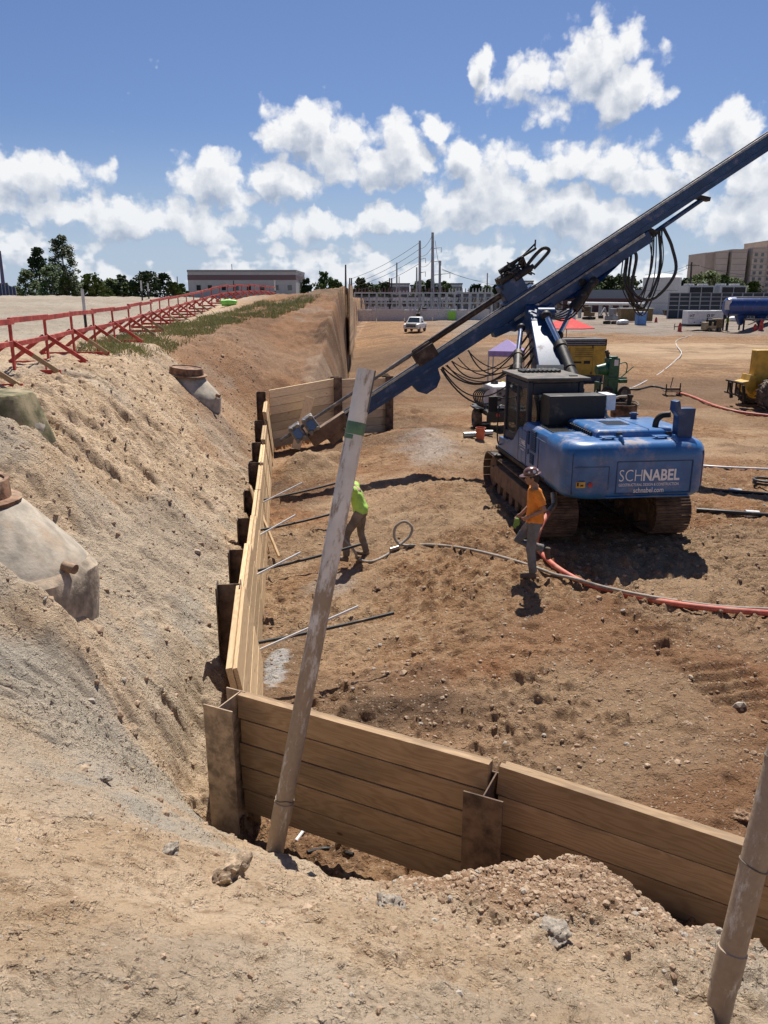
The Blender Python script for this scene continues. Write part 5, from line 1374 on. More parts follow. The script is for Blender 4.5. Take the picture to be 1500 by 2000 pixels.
# ------------------------------------------------------------------ plant and gear standing on the floor
M_tyre = pm('tyre_rubber', (.025, .023, .021), .85, 0, .2, 8, .3, dust=.5)
M_green = pm('green_pump_paint', (.018, .105, .045), .45, 0, .25, 5, .05, dust=.2)
M_beige = pm('beige_paint', (.42, .33, .19), .6, 0, .2, 4, .05, dust=.3)
M_orangeb = pm('orange_bucket', (.55, .13, .06), .6, 0, .12, 6, .05, dust=.25)
M_lgrey = pm('light_grey_paint', (.55, .55, .53), .5, 0, .1, 4, .03, dust=.2)
M_grey = pm('grey_paint', (.28, .28, .28), .6, 0, .12, 4, .03, dust=.2)
M_glass = glassmat('dark_glass', (.02, .025, .03), .05)
M_tin = pm('galvanised_tube', (.50, .50, .49), .35, .8, .1, 5, .05, dust=.25)
def wheel(parent, c, r, w, axis=(1, 0, 0), mat_rim=None, treads=0):
    ax = Vector(axis).normalized(); c = Vector(c)
    o = MB().lathe([(r * .55, -w / 2), (r * .86, -w / 2), (r * .97, -w * .36), (r, -w * .2), (r, w * .2), (r * .97, w * .36), (r * .86, w / 2), (r * .55, w / 2)], c, 26, ax).build('wheel', M_tyre, parent, smooth=True)
    MB().lathe([(0, -w * .30), (r * .2, -w * .30), (r * .25, -w * .22), (r * .48, -w * .25), (r * .56, -w * .46), (r * .56, w * .46), (r * .48, w * .25), (r * .25, w * .22), (r * .2, w * .30), (0, w * .30)], c, 22, ax).build('rim', mat_rim or M_greyst, o, smooth=True)
    if treads:
        x = ax.orthogonal().normalized(); y = ax.cross(x)
        m = MB()
        for k in range(treads):
            t = 2 * math.pi * k / treads; rd = x * math.cos(t) + y * math.sin(t); tg = ax.cross(rd)
            for s in (-1, 1): m.box(c + rd * r * 1.0 + ax * s * w * .24 + tg * s * r * .05, (w * .5, r * .10, r * .07), Matrix(((ax + tg * .5 * s).normalized(), tg, rd)).transposed())
        m.build('tread', M_tyre, o)
    return o
# welder on a small trailer left of the cab
wl = thing('welder_trailer', 'white engine welder on a black trailer left of the rig cab', 'welder', G(972, 836), R(8))
wl.scale = (1.12, 1.12, 1.12)
MB().box((0, 0, 1.02), (.72, 1.25, .66)).build('welder_body', M_whitep, wl, bevel=.03)
MB().box((.02, -.63, 1.02), (.56, .012, .5)).build('control_panel', pm('panel_grey', (.16, .16, .16), .6), wl)
for k, (x, z) in enumerate([(-.15, 1.15), (.05, 1.15), (-.15, .95), (.1, .92)]): MB().cyl((x, -.63, z), (x, -.655, z), .04, n=10).build('dial', M_blackp, wl)
MB().cyl((-.1, .2, 1.34), (-.1, .2, 1.46), .13, .09, n=16).build('exhaust_cap', M_blackp, wl, smooth=True)
MB().box((0, 0, .58), (1.2, 1.9, .14)).box((0, -.93, .48), (1.25, .06, .30)).build('trailer_bed', M_blackp, wl, bevel=.01)
for s in (-1, 1): MB().box((s * .68, 0, .66), (.24, .8, .04)).build('mudguard', M_blackp, wl, bevel=.01)
for s in (-1, 1): wheel(wl, (s * .68, 0, .32), .32, .2)
MB().cyl((-.3, -.955, .55), (-.3, -.985, .55), .06, n=12).build('tail_light', M_red, wl)
MB().cyl((.42, -.955, .55), (.42, -.985, .55), .06, n=12).build('tail_light', M_red, wl)
MB().box((-.02, -.962, .58), (.07, .006, .09)).build('number_plate', M_whitep, wl)
for k in range(6): MB().tube(sag((-.40, -.3 + .1 * k, 1.25), (-.52, -.4 + .12 * k, .62), -.1, 8, (-.15 - .03 * k, 0, 0)), .022, 6).build('welding_cable', M_black, wl, smooth=True)
# bucket and duct pieces beside it
bk = thing('orange_bucket', 'dirty orange bucket on the floor left of the rig cab', 'bucket', G(938, 858))
MB().lathe([(.12, 0), (.15, .34), (.16, .35), (.16, .37), (.145, .37), (.115, .02), (0, .02)], n=24).build('pail', M_orangeb, bk, smooth=True)
MB().tube([(.155 * math.cos(t), .155 * math.sin(t) * .3 - .1, .33 - .12 * math.sin(t)) for t in np.linspace(0, math.pi, 12)], .005, 5).build('bail', M_greyst, bk)
for (px, py, dx, dy, lb) in ((921, 854, .5, .12, 'grey tube lying left of the orange bucket'), (946, 832, .42, .1, 'bright tube lying behind the orange bucket'), (953, 850, .3, .06, 'short bright tube lying right of the orange bucket')):
    p = G(px, py) + Vector((0, 0, .08)); tb = thing('metal_tube', lb, 'tube', p)
    MB().lathe([(.085, -dx / 2), (.085, dx / 2), (.075, dx / 2), (.075, -dx / 2), (.085, -dx / 2)], n=18, axis=(1, dy, 0)).build('tube_wall', M_tin, tb, smooth=True)
# green pump
gp_ = thing('green_pump', 'tall dark green pump with hand wheels behind the rig', 'pump', G(1190, 780), R(12)); gp_.scale = (1.2, 1.2, 1.28)
MB().box((0, 0, .75), (.42, .40, 1.3)).cyl((0, 0, 1.40), (0, 0, 1.46), .2, n=16).build('column', M_green, gp_, bevel=.05)
MB().box((0, 0, .10), (1.15, .5, .10)).box((-.5, 0, .36), (.08, .4, .5)).box((.42, 0, .62), (.30, .34, .12)).box((.05, -.26, .74), (.85, .05, .06)).build('frame', M_green, gp_, bevel=.01)
MB().cyl((-.62, -.05, 1.0), (-.25, -.05, 1.04), .16, .20, n=18).cyl((-.25, -.05, 1.04), (-.2, -.05, 1.04), .24, n=18).build('motor', M_green, gp_, smooth=True)
MB().cyl((-.18, .0, 1.4), (-.25, 0, 1.66), .06, n=10).cyl((-.12, .02, 1.55), (-.3, .02, 1.6), .03, n=8).build('valve', M_dark, gp_, smooth=True)
MB().box((.06, -.205, 1.25), (.16, .01, .2)).build('label_plate', M_whitep, gp_)
MB().tube(spline([(.22, 0, 1.2), (.5, -.05, 1.24), (.58, -.05, 1.1), (.55, -.05, .9)], 5), .02, 7).tube(spline([(.35, 0, .7), (.6, -.1, .95), (.8, -.1, 1.1)], 5), .018, 6).build('lever', M_green, gp_, smooth=True)
wheel(gp_, (.36, -.38, .24), .24, .12, (.2, 1, 0)); wheel(gp_, (-.3, -.38, .24), .24, .12, (.2, 1, 0))
MB().cyl((-.55, -.1, .35), (-.9, -.3, .05), .03, n=8).cyl((-.45, -.1, .75), (-.62, -.35, .02), .025, n=8).build('leg', M_dark, gp_)
# mud tub
tb = thing('mixing_tub', 'dark open steel mixing tub with pump behind the rig engine hood', 'tub', G(1216, 826)); tb.scale = (1.2, 1.2, 1.0)
MB().lathe([(.36, 0), (.38, .62), (.40, .64), (.40, .67), (.36, .67), (.34, .05), (0, .05)], n=28).build('tub_wall', M_rust, tb, smooth=True)
MB().lathe([(.35, .55), (0, .56)], n=24).build('slurry', pm('grey_slurry', (.36, .29, .23), .5, 0, .15), tb, smooth=True)
MB().cyl((.12, 0, .5), (.16, 0, .95), .07, n=12).cyl((.16, 0, .92), (.17, 0, 1.0), .09, n=12).build('submersible_pump', M_dark, tb, smooth=True)
MB().tube(spline([(-.62, -.2, .35), (-.45, -.1, .75), (-.2, 0, .92), (.06, 0, .95)], 5), .04, 8).build('hose', M_greyhose, tb, smooth=True)
MB().tube([(.41 * math.cos(t), .41 * math.sin(t), .70 + .04 * math.sin(3 * t)) for t in np.linspace(-1.2, 1.2, 14)], .018, 6).build('rim_handle', M_dark, tb, smooth=True)
# yellow compressor
yc = thing('yellow_compressor', 'yellow box compressor with dark top behind the rig boom', 'compressor', at_y(1106, 742, 42.0), R(3)); yc.location.z = ground(yc.location.x, yc.location.y)
MB().box((0, 0, 1.15), (3.5, 2.0, 1.55)).build('body', M_yellow, yc, bevel=.04)
MB().box((0, 0, 2.08), (3.52, 2.02, .36)).build('roof_hood', pm('dark_hood', (.03, .032, .04), .6, dust=.25), yc, bevel=.04)
for k in range(3): MB().box((0, -1.012, 1.98 + k * .10), (3.3, .02, .035)).build('hood_louvre', M_grey, yc)
MB().box((0, 0, .2), (3.4, 1.9, .36)).build('skid', pm('blue_grey_skid', (.07, .08, .10), .6, dust=.3), yc, bevel=.02)
for x0 in (-1.1, .1):
    for k in range(5): MB().box((x0 + .45, -1.006, 1.75 - k * .10), (.95, .012, .028)).build('vent', M_blackp, yc)
for x in (-.2, 1.05): MB().box((x, -1.004, 1.15), (.02, .012, 1.5)).build('panel_seam', pm('dark_yellow', (.30, .17, .02), .6), yc)
MB().box((.75, -1.008, 1.06), (.34, .012, .16)).box((.2, -1.008, 1.06), (.5, .012, .10)).build('maker_stripe', M_blackp, yc)
MB().box((1.0, -1.01, 1.85), (.05, .02, .12)).box((1.0, -1.01, .5), (.05, .02, .12)).build('latch', M_blackp, yc)
# parasol and canopy
def canopy(name, px, py, Y, w, h, drop, mat, label, cat, n=4, rot=.3):
    p = at_y(px, py, Y); gz = ground(p.x, p.y); o = thing(name, label, cat, (p.x, p.y, gz), rot)
    zt = p.z - gz; m = MB(); vs = [(0, 0, zt + h)]
    for k in range(n):
        t = 2 * math.pi * k / n; vs.append((w * math.cos(t), w * math.sin(t), zt)); 
    for k in range(n):
        t = 2 * math.pi * k / n; vs.append((w * math.cos(t), w * math.sin(t), zt - drop))
    fs = [(0, 1 + k, 1 + (k + 1) % n) for k in range(n)] + [(1 + k, 1 + n + k, 1 + n + (k + 1) % n, 1 + (k + 1) % n) for k in range(n)]
    c = m.add(vs, fs).build('cover', mat, o); sm = c.modifiers.new('thick', 'SOLIDIFY'); sm.thickness = .01
    if n == 4:
        for k in range(4):
            t = 2 * math.pi * k / 4; x, y = w * .97 * math.cos(t), w * .97 * math.sin(t); gg = ground(*(parent_world(o) @ Vector((x, y, 0))).xy) - gz
            MB().box((x, y, (zt + gg) / 2), (.05, .05, zt - gg)).build('leg', M_lgrey, o)
    else:
        MB().cyl((0, 0, 0), (0, 0, zt + h), .025, n=8).cyl((0, 0, 0), (0, 0, .08), .3, n=16).build('pole', M_lgrey, o)
        for k in range(n):
            t = 2 * math.pi * k / n; MB().cyl((0, 0, zt + h - .04), (w * .97 * math.cos(t), w * .97 * math.sin(t), zt - .02), .012, n=6).build('rib', M_lgrey, o)
    return o
canopy('red_parasol', 1107, 640, 44.0, 1.55, .62, .04, pm('red_canvas', (.62, .03, .028), .8, 0, .08), 'red parasol standing by the yellow compressor', 'parasol', n=8)
canopy('purple_canopy', 990, 684, 36.0, 1.05, .5, .25, pm('lilac_canvas', (.34, .25, .50), .8, 0, .1), 'lilac canopy tent seen left of the rig boom', 'canopy', n=4, rot=.5)
# small valve cart
vc = thing('valve_cart', 'small dark valve cart where the red and dark hoses join', 'valve', G(1312, 773))
MB().box((0, 0, .22), (.7, .5, .05)).cyl((-.3, 0, .3), (.35, 0, .3), .09, n=14).build('manifold', M_trackf, vc, bevel=.01)
for x in (-.34, .3):
    MB().cyl((x, -.15, 0), (x, -.15, .55), .03, n=8).box((x, -.1, .04), (.08, .6, .06)).build('stand', M_dark, vc)
MB().cyl((-.1, 0, .35), (-.02, .0, .85), .02, n=8).cyl((.34, 0, .3), (.36, 0, .58), .03, n=8).build('lever', M_dark, vc)
# yellow telehandler that enters at the right
tp_ = G(1484, 804); th_ = thing('telehandler', 'yellow telescopic handler cut off by the right frame edge', 'telehandler', (tp_.x + .55, tp_.y + .3, tp_.z), R(0))
wheel(th_, (.0, 0, .62), .64, .42, (.25, -1, 0), M_yellow, 18); wheel(th_, (3.0, .3, .62), .64, .42, (.0, -1, 0), M_yellow, 18); wheel(th_, (.1, 1.9, .62), .64, .42, (0, -1, 0), M_yellow, 18)
MB().box((1.8, .9, .85), (4.0, 1.0, .5)).box((-.1, .95, 1.55), (.75, .5, 1.5)).box((1.5, .9, 1.6), (2.4, .4, .4)).build('chassis', M_yellow, th_, bevel=.04)
MB().box((1.7, .3, 1.7), (1.4, .9, 1.6)).build('cab', M_blackp, th_, bevel=.05)
MB().lathe([(.74, -.26), (.76, -.26), (.76, .26), (.74, .26)], (0, 0, .62), 20, (0, -1, 0), R(20), R(150)).build('mudguard', M_dark, th_, smooth=True)
MB().prism([(-1.0, 1.05), (-.72, 1.1), (-.66, 1.35), (-.42, 1.3), (-.42, .75), (-.6, .55)], .55, 1.35, 'y').build('carriage', M_yellow, th_, bevel=.02)
for yy in (.3, 1.5):
    MB().prism([(-1.05, .95), (-.98, .95), (-.85, .32), (-1.85 + .9, .30)], yy, yy + .12, 'y').build('fork_tine', M_dark, th_)
for k in range(4): MB().box((-1.15, .35 + k * .35, .78), (.05, .05, .5)).build('fork_guard_bar', M_dark, th_)
MB().box((-1.15, .9, 1.03), (.06, 1.5, .06)).box((-1.15, .9, .55), (.06, 1.5, .06)).build('fork_guard', M_dark, th_)

# ------------------------------------------------------------------ red guard fence on the bank top
M_redw = pm('red_painted_lumber', (.46, .055, .04), .75, 0, .25, 4, .25, 30, dust=.28, dscale=4)
M_raww = woodmat('raw_lumber', (.42, .30, .175), (.28, .18, .09), grey=.1, dirt=.3)
FY = [(9.0, -6.55), (11.5, -6.85), (16.0, -7.45), (22.0, -8.3), (28.0, -8.95), (36.0, -10.0), (46.0, -10.75), (58.0, -10.55), (74.0, -10.1)]
fx = lambda y: float(np.interp(y, [a for a, _ in FY], [b_ for _, b_ in FY]))
fys = [10.75]
while fys[-1] < 73: fys.append(fys[-1] + 2.42)
def soft_ground(x, y):
    gx, gy = np.meshgrid(np.linspace(-1.6, 1.6, 5), np.linspace(-3, 3, 7)); return float(terrain(x + gx.ravel(), y + gy.ravel()).mean())
def fence_section(i, y0, y1):
    p0 = Vector((fx(y0), y0, 0)); p1 = Vector((fx(y1), y1, 0)); p0.z = soft_ground(*p0.xy); p1.z = soft_ground(*p1.xy)
    ang = math.atan2(p1.y - p0.y, p1.x - p0.x); L = (p1.xy - p0.xy).length
    lb = f'red timber guard fence frame, {ORD[i]} along the bank top from the left frame edge'
    o = thing('guard_fence_frame', lb, 'fence', p0, ang, 'red timber guard fence along the bank top')
    j = lambda s: random.uniform(-s, s)
    h = 1.13 + j(.03); tl = j(.03)
    MB().box((0, 0, h / 2 - .125), (.09, .045, h + .25), (tl, j(.02), 0)).build('post', M_redw, o, bevel=.004)
    MB().box((.045 + .024, 0, .05), (.045, 1.72, .09)).build('base_board', M_redw, o, bevel=.004)
    for s in (-1, 1):
        a, b_ = Vector((-.07, s * .84, .07)), Vector((-.07, s * .03, .66))
        if s < 0:                     # pit side: lower half left unpainted
            mid = a.lerp(b_, .55 if i % 3 else .0)
            MB().bar(mid, b_, .04, .09).build('brace', M_redw, o, bevel=.004)
            if (a - mid).length > .05:
                dv = mid - a; MB().box((0, 0, 0), (dv.length, .04, .09)).build('raw_brace_end', M_raww, o, bevel=.004, loc=(a + mid) / 2, rot=Matrix((dv.normalized(), Vector((1, 0, 0)), dv.normalized().cross(Vector((1, 0, 0))))).transposed().to_euler())
        else: MB().bar(a, b_, .04, .09).build('brace', M_redw, o, bevel=.004)
    dz = p1.z - p0.z
    MB().bar((-.1, -.045, h - .06 + j(.01)), (L + .12, -.045, h - .06 + dz + j(.02)), .04, .11).build('top_rail', M_redw, o, bevel=.004)
    MB().bar((-.1, -.048, .62 + j(.02)), (L + .12, -.048, .62 + dz + j(.02)), .04, .10).build('mid_rail', M_redw, o, bevel=.004)
    if i % 2 == 0: MB().cyl((.35, -.5, -.1), (.36, -.5, .28), .018, n=8).cyl((.36, -.5, .26), (.36, -.5, .30), .035, n=8).build('stake', M_redw, o)
for i in range(len(fys) - 1): fence_section(i, fys[i], fys[i + 1])

# ------------------------------------------------------------------ grass on the crest
def grass_patch():
    V, F = [], []; rd = random.Random(5)
    n = 0
    while n < 15000:
        y = rd.uniform(20.5, 47); xc = float(np.interp(y, [0, 8, 13, 20, 26, 33, 42, 50], [-4.6, -5.2, -5.9, -6.7, -7.4, -6.8, -5.0, -3.6]))
        lo, hi = xc - 1.5 - .05 * (y - 20), xc + .45
        x = rd.uniform(lo, hi)
        dens = vnoise(np.array([x * .8]), np.array([y * .8]), 8)[0]
        if rd.random() > dens * 2.4 - .55: continue
        n += 1; V.append((x, y, rd.uniform(.07, .26) * (1.25 if rd.random() < .08 else .9), rd.uniform(0, 6.28), rd.uniform(.1, 1.0), rd.uniform(.005, .011) * (1 + (y - 20) / 40)))
    X = np.array([v[0] for v in V]); Y = np.array([v[1] for v in V]); Z = terrain(X, Y)
    vs = []
    for k, (x, y, h, a, ln, w) in enumerate(V):
        z = Z[k] - .02; c, s = math.cos(a), math.sin(a); b0 = len(vs)
        vs += [(x - w * s, y + w * c, z), (x + w * s, y - w * c, z), (x + c * ln * h * .4 + w * .6 * s, y + s * ln * h * .4, z + h * .6), (x + c * ln * h, y + s * ln * h, z + h)]
        F += [(b0, b0 + 1, b0 + 2), (b0, b0 + 2, b0 + 3)]
    me = bpy.data.meshes.new('grass'); me.from_pydata(vs, [], F)
    m, T, b = newmat('grass'); isl = T.n('ShaderNodeNewGeometry').outputs['Random Per Island']
    c = T.mix(isl, (.16, .21, .06), (.50, .45, .21)); T.put(b.inputs['Base Color'], c); b.inputs['Roughness'].default_value = .7
    me.materials.append(m); o = bpy.data.objects.new('grass', me); COL.objects.link(o)
    tag(o, 'patchy green and straw grass along the crest of the bank', 'grass', kind='stuff')
grass_patch()
lg = thing('green_bundle', 'bright lime green wrapped bundle lying in the crest grass', 'bundle', G(447, 598) , R(10))
MB().tube([(-.55, 0, .22), (-.5, 0, .25), (0, 0, .28), (.5, 0, .25), (.55, 0, .22)], [.12, .24, .27, .24, .12], 12).build('wrap', pm('lime_plastic', (.30, .75, .12), .5, 0, .15, 5, .2), lg, smooth=True)
lg.scale = (.8, .7, .7)

# ------------------------------------------------------------------ trees
def leaf_mat(name, a, b_):
    m, T, b = newmat(name); isl = T.n('ShaderNodeNewGeometry').outputs['Random Per Island']
    rnd = T.n('ShaderNodeObjectInfo').outputs['Random']
    c = T.mix(isl, a, b_); c = T.mix(T.m('MULTIPLY', rnd, .35), c, (.10, .11, .035))
    T.put(b.inputs['Base Color'], c); b.inputs['Roughness'].default_value = .65
    b.inputs['Specular IOR Level'].default_value = .2
    return m
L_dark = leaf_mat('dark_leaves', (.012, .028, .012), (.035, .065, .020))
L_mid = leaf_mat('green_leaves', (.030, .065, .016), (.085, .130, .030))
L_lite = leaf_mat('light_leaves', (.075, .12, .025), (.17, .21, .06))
M_bark = pm('bark', (.085, .062, .045), .95, 0, .3, 5, .5)
def tree(px, top, Y, halfw, label, mat, seed, group=None, base=None, spire=0.0, n=58, leaf=None, gap=.0):
    rd = random.Random(seed); p = at_y(px, top, Y); gz = ground(p.x, p.y)
    H = p.z - gz; W_ = halfw / FPX * Y
    o = thing('tree', label, 'tree', (p.x, p.y, gz - .1), rd.uniform(0, 6), group)
    tm = MB().tube([(0, 0, -.3), (.06 * W_ * rd.uniform(-1, 1), .05, H * .35), (.1 * W_ * rd.uniform(-1, 1), 0, H * .8)], [H * .022, H * .017, H * .006], 7)
    for k in range(6):
        a = rd.uniform(0, 6.28); z0 = H * rd.uniform(.25, .6); r_ = W_ * rd.uniform(.4, .8)
        tm.tube([(0, 0, z0), (r_ * .5 * math.cos(a), r_ * .5 * math.sin(a), z0 + H * .09), (r_ * math.cos(a), r_ * math.sin(a), z0 + H * rd.uniform(.12, .22))], [H * .010, H * .007, H * .003], 5)
    tm.build('trunk', M_bark, o, smooth=True)
    vs, fs = [], []; ls = leaf or max(.3, Y / 1500 * 5.2)
    for c in range(n):
        t = rd.random() ** .8; z = H * (.22 + .76 * t) if base is None else H * (base + (1 - base) * t)
        prof = math.sin(math.pi * min(1, .15 + .85 * (1 - t)) * .62) if not spire else (1 - t) ** spire + .08
        a = rd.uniform(0, 6.28); r_ = W_ * prof * math.sqrt(rd.random()) * .95
        cc = Vector((r_ * math.cos(a), r_ * math.sin(a), z)); cr = W_ * rd.uniform(.22, .38) * (1 - .35 * t)
        for k in range(34):
            q = Vector((rd.gauss(0, 1), rd.gauss(0, 1), rd.gauss(0, .75))); q = q.normalized() * cr * rd.random() ** .4
            s = ls * rd.uniform(.5, 1.2); u = Vector((rd.uniform(-1, 1), rd.uniform(-1, 1), rd.uniform(-.6, .6))).normalized(); w = u.orthogonal().normalized()
            c0 = cc + q; b0 = len(vs)
            vs += [c0 - u * s * .5, c0 + w * s * .32, c0 + u * s * .5, c0 - w * s * .32]; fs.append((b0, b0 + 1, b0 + 2, b0 + 3))
    me = bpy.data.meshes.new('crown'); me.from_pydata([tuple(v) for v in vs], [], fs); me.materials.append(mat)
    cr_ = bpy.data.objects.new('crown', me); COL.objects.link(cr_); cr_.parent = o
    return o
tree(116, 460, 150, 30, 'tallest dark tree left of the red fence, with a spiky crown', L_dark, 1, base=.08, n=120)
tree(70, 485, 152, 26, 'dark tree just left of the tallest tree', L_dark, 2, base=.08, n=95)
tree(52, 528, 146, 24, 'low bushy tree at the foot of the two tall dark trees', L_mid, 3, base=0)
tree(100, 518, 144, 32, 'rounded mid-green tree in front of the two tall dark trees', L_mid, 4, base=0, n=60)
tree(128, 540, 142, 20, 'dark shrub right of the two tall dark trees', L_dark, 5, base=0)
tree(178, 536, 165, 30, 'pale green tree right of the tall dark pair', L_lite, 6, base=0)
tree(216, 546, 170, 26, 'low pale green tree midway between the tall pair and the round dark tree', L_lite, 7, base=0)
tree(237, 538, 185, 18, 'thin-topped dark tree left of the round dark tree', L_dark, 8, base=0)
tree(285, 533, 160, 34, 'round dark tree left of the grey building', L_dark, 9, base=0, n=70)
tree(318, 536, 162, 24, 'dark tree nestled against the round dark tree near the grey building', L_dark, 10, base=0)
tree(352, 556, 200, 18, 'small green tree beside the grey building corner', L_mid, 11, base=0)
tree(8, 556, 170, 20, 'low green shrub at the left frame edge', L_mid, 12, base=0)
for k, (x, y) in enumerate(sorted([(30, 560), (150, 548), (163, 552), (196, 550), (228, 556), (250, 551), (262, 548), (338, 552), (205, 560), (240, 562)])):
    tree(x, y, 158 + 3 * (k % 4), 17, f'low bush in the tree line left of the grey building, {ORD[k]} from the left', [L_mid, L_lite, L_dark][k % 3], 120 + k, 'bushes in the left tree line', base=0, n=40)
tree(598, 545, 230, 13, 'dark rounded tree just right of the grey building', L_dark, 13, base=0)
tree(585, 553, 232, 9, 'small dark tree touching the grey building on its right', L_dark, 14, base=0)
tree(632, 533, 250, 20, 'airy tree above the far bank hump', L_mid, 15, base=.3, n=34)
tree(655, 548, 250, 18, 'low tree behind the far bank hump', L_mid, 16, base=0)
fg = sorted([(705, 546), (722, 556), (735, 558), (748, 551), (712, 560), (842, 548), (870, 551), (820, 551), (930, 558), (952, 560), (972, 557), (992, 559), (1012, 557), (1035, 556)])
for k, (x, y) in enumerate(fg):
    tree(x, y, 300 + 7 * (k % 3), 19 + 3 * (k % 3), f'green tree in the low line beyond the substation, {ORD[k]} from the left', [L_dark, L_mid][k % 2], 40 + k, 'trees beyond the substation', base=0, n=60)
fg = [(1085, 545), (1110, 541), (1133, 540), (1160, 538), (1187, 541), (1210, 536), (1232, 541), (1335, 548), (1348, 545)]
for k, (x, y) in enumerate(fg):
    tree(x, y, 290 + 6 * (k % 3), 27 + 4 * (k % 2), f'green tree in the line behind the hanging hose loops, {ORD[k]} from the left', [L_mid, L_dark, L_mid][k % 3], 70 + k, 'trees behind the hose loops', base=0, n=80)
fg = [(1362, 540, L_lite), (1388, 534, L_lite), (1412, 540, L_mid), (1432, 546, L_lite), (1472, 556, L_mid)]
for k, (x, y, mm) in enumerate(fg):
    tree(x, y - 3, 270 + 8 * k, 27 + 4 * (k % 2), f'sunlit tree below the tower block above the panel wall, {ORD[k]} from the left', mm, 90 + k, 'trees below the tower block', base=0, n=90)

# ------------------------------------------------------------------ buildings
def bx(name, parent, x0, x1, y0, y1, z0, z1, mat, bevel=.0):
    return MB().box(((x0 + x1) / 2, (y0 + y1) / 2, (z0 + z1) / 2), (x1 - x0, y1 - y0, z1 - z0)).build(name, mat, parent, bevel=bevel)
def span(px0, px1, Y): return (px0 - 750) / FPX * Y * 1.0, (px1 - 750) / FPX * Y * 1.0
def depth_scale(py): return pix_dir(750, py).y                     # Y per unit optical depth at that row
def XY(px, py, Y): p = at_y(px, py, Y); return p.x
M_bldg = pm('grey_cladding', (.36, .36, .37), .8, 0, .05, 1, .02)
M_band = pm('maroon_band', (.13, .085, .095), .8, 0, .05)
Yb = 220.0; x0, x1 = XY(367, 550, Yb), XY(578, 550, Yb); zt = at_y(450, 527, Yb).z
ob = thing('warehouse', 'long flat grey building with a dark maroon band beyond the red fence', 'building', (0, Yb, 0))
bx('wall', ob, x0, x1, 0, 24, 1.5, zt - .6, M_bldg); bx('roof_edge', ob, x0 - .1, x1 + .1, -.1, 24.1, zt - .6, zt, pm('grey_edge', (.24, .24, .25), .7))
bx('maroon_band', ob, x0 - .06, x1 + .06, -.06, 24.06, at_y(450, 547, Yb).z, at_y(450, 537, Yb).z, M_band)
for px in (388, 410, 437, 462, 486, 512, 540, 566):
    xa, xb = XY(px - 4, 560, Yb), XY(px + 4, 560, Yb); bx('window', ob, xa, xb, -.08, .1, at_y(450, 567, Yb).z, at_y(450, 557, Yb).z, M_glass)
MB().cyl((XY(445, 527, Yb), 6, zt), (XY(445, 527, Yb), 6, at_y(445, 514, Yb).z), .1, n=6).build('mast', M_greyst, ob)
# white townhouses
M_stucco = pm('white_stucco', (.66, .67, .69), .8, 0, .05, 1, 0); M_dkroof = pm('dark_roof', (.10, .10, .11), .8)
def houses(px0, px1, top, Y, nw, label, rows=2, mat=M_stucco, base=0.0):
    xa, xb = XY(px0, top, Y), XY(px1, top, Y); zt = at_y(px0, top, Y).z
    o = thing('townhouse_row', label, 'building', (0, Y, 0)); bx('wall', o, xa, xb, 0, 10, base, zt - .5, mat); bx('roof', o, xa - .2, xb + .2, -.2, 10.2, zt - .5, zt, M_dkroof)
    for k in range(nw):
        c = xa + (xb - xa) * (k + .5) / nw
        for r_ in range(rows): bx('window', o, c - .55, c + .55, -.06, .1, zt - 2.9 - 3.0 * r_, zt - 1.4 - 3.0 * r_, M_glass)
    return o
houses(738, 755, 558, 330, 3, 'short pale house end left of the white townhouses'); houses(755, 800, 553, 326, 8, 'left block of white townhouses beyond the substation'); houses(803, 846, 556, 330, 7, 'middle block of white townhouses behind the tall steel poles')
houses(850, 903, 553, 326, 9, 'right block of white townhouses beyond the substation')
houses(1012, 1042, 548, 360, 5, 'pale distant block just left of the drill head', base=0)
# low substation control building behind the racks
houses(694, 895, 577, 214, 20, 'low white control building behind the substation racks', rows=1)
houses(902, 962, 573, 205, 6, 'dark grey flat building right of the tall steel poles', rows=1, mat=pm('slate_cladding', (.13, .15, .17), .7))
houses(965, 1100, 580, 208, 10, 'low grey shed row behind the drill string', rows=1, mat=M_grey)
# maroon hall behind the boom
Ym = 232; hm = thing('maroon_hall', 'long low hall with maroon base and blue-grey top behind the rig boom', 'building', (0, Ym, 0))
xa, xb = XY(1075, 575, Ym), XY(1262, 575, Ym)
bx('wall', hm, xa, xb, 0, 20, 0, at_y(1150, 583, Ym).z, pm('maroon_wall', (.11, .045, .042), .8)); bx('upper_wall', hm, xa - .05, xb + .05, -.05, 20, at_y(1150, 583, Ym).z, at_y(1150, 566, Ym).z, pm('bluegrey_wall', (.20, .23, .27), .8))
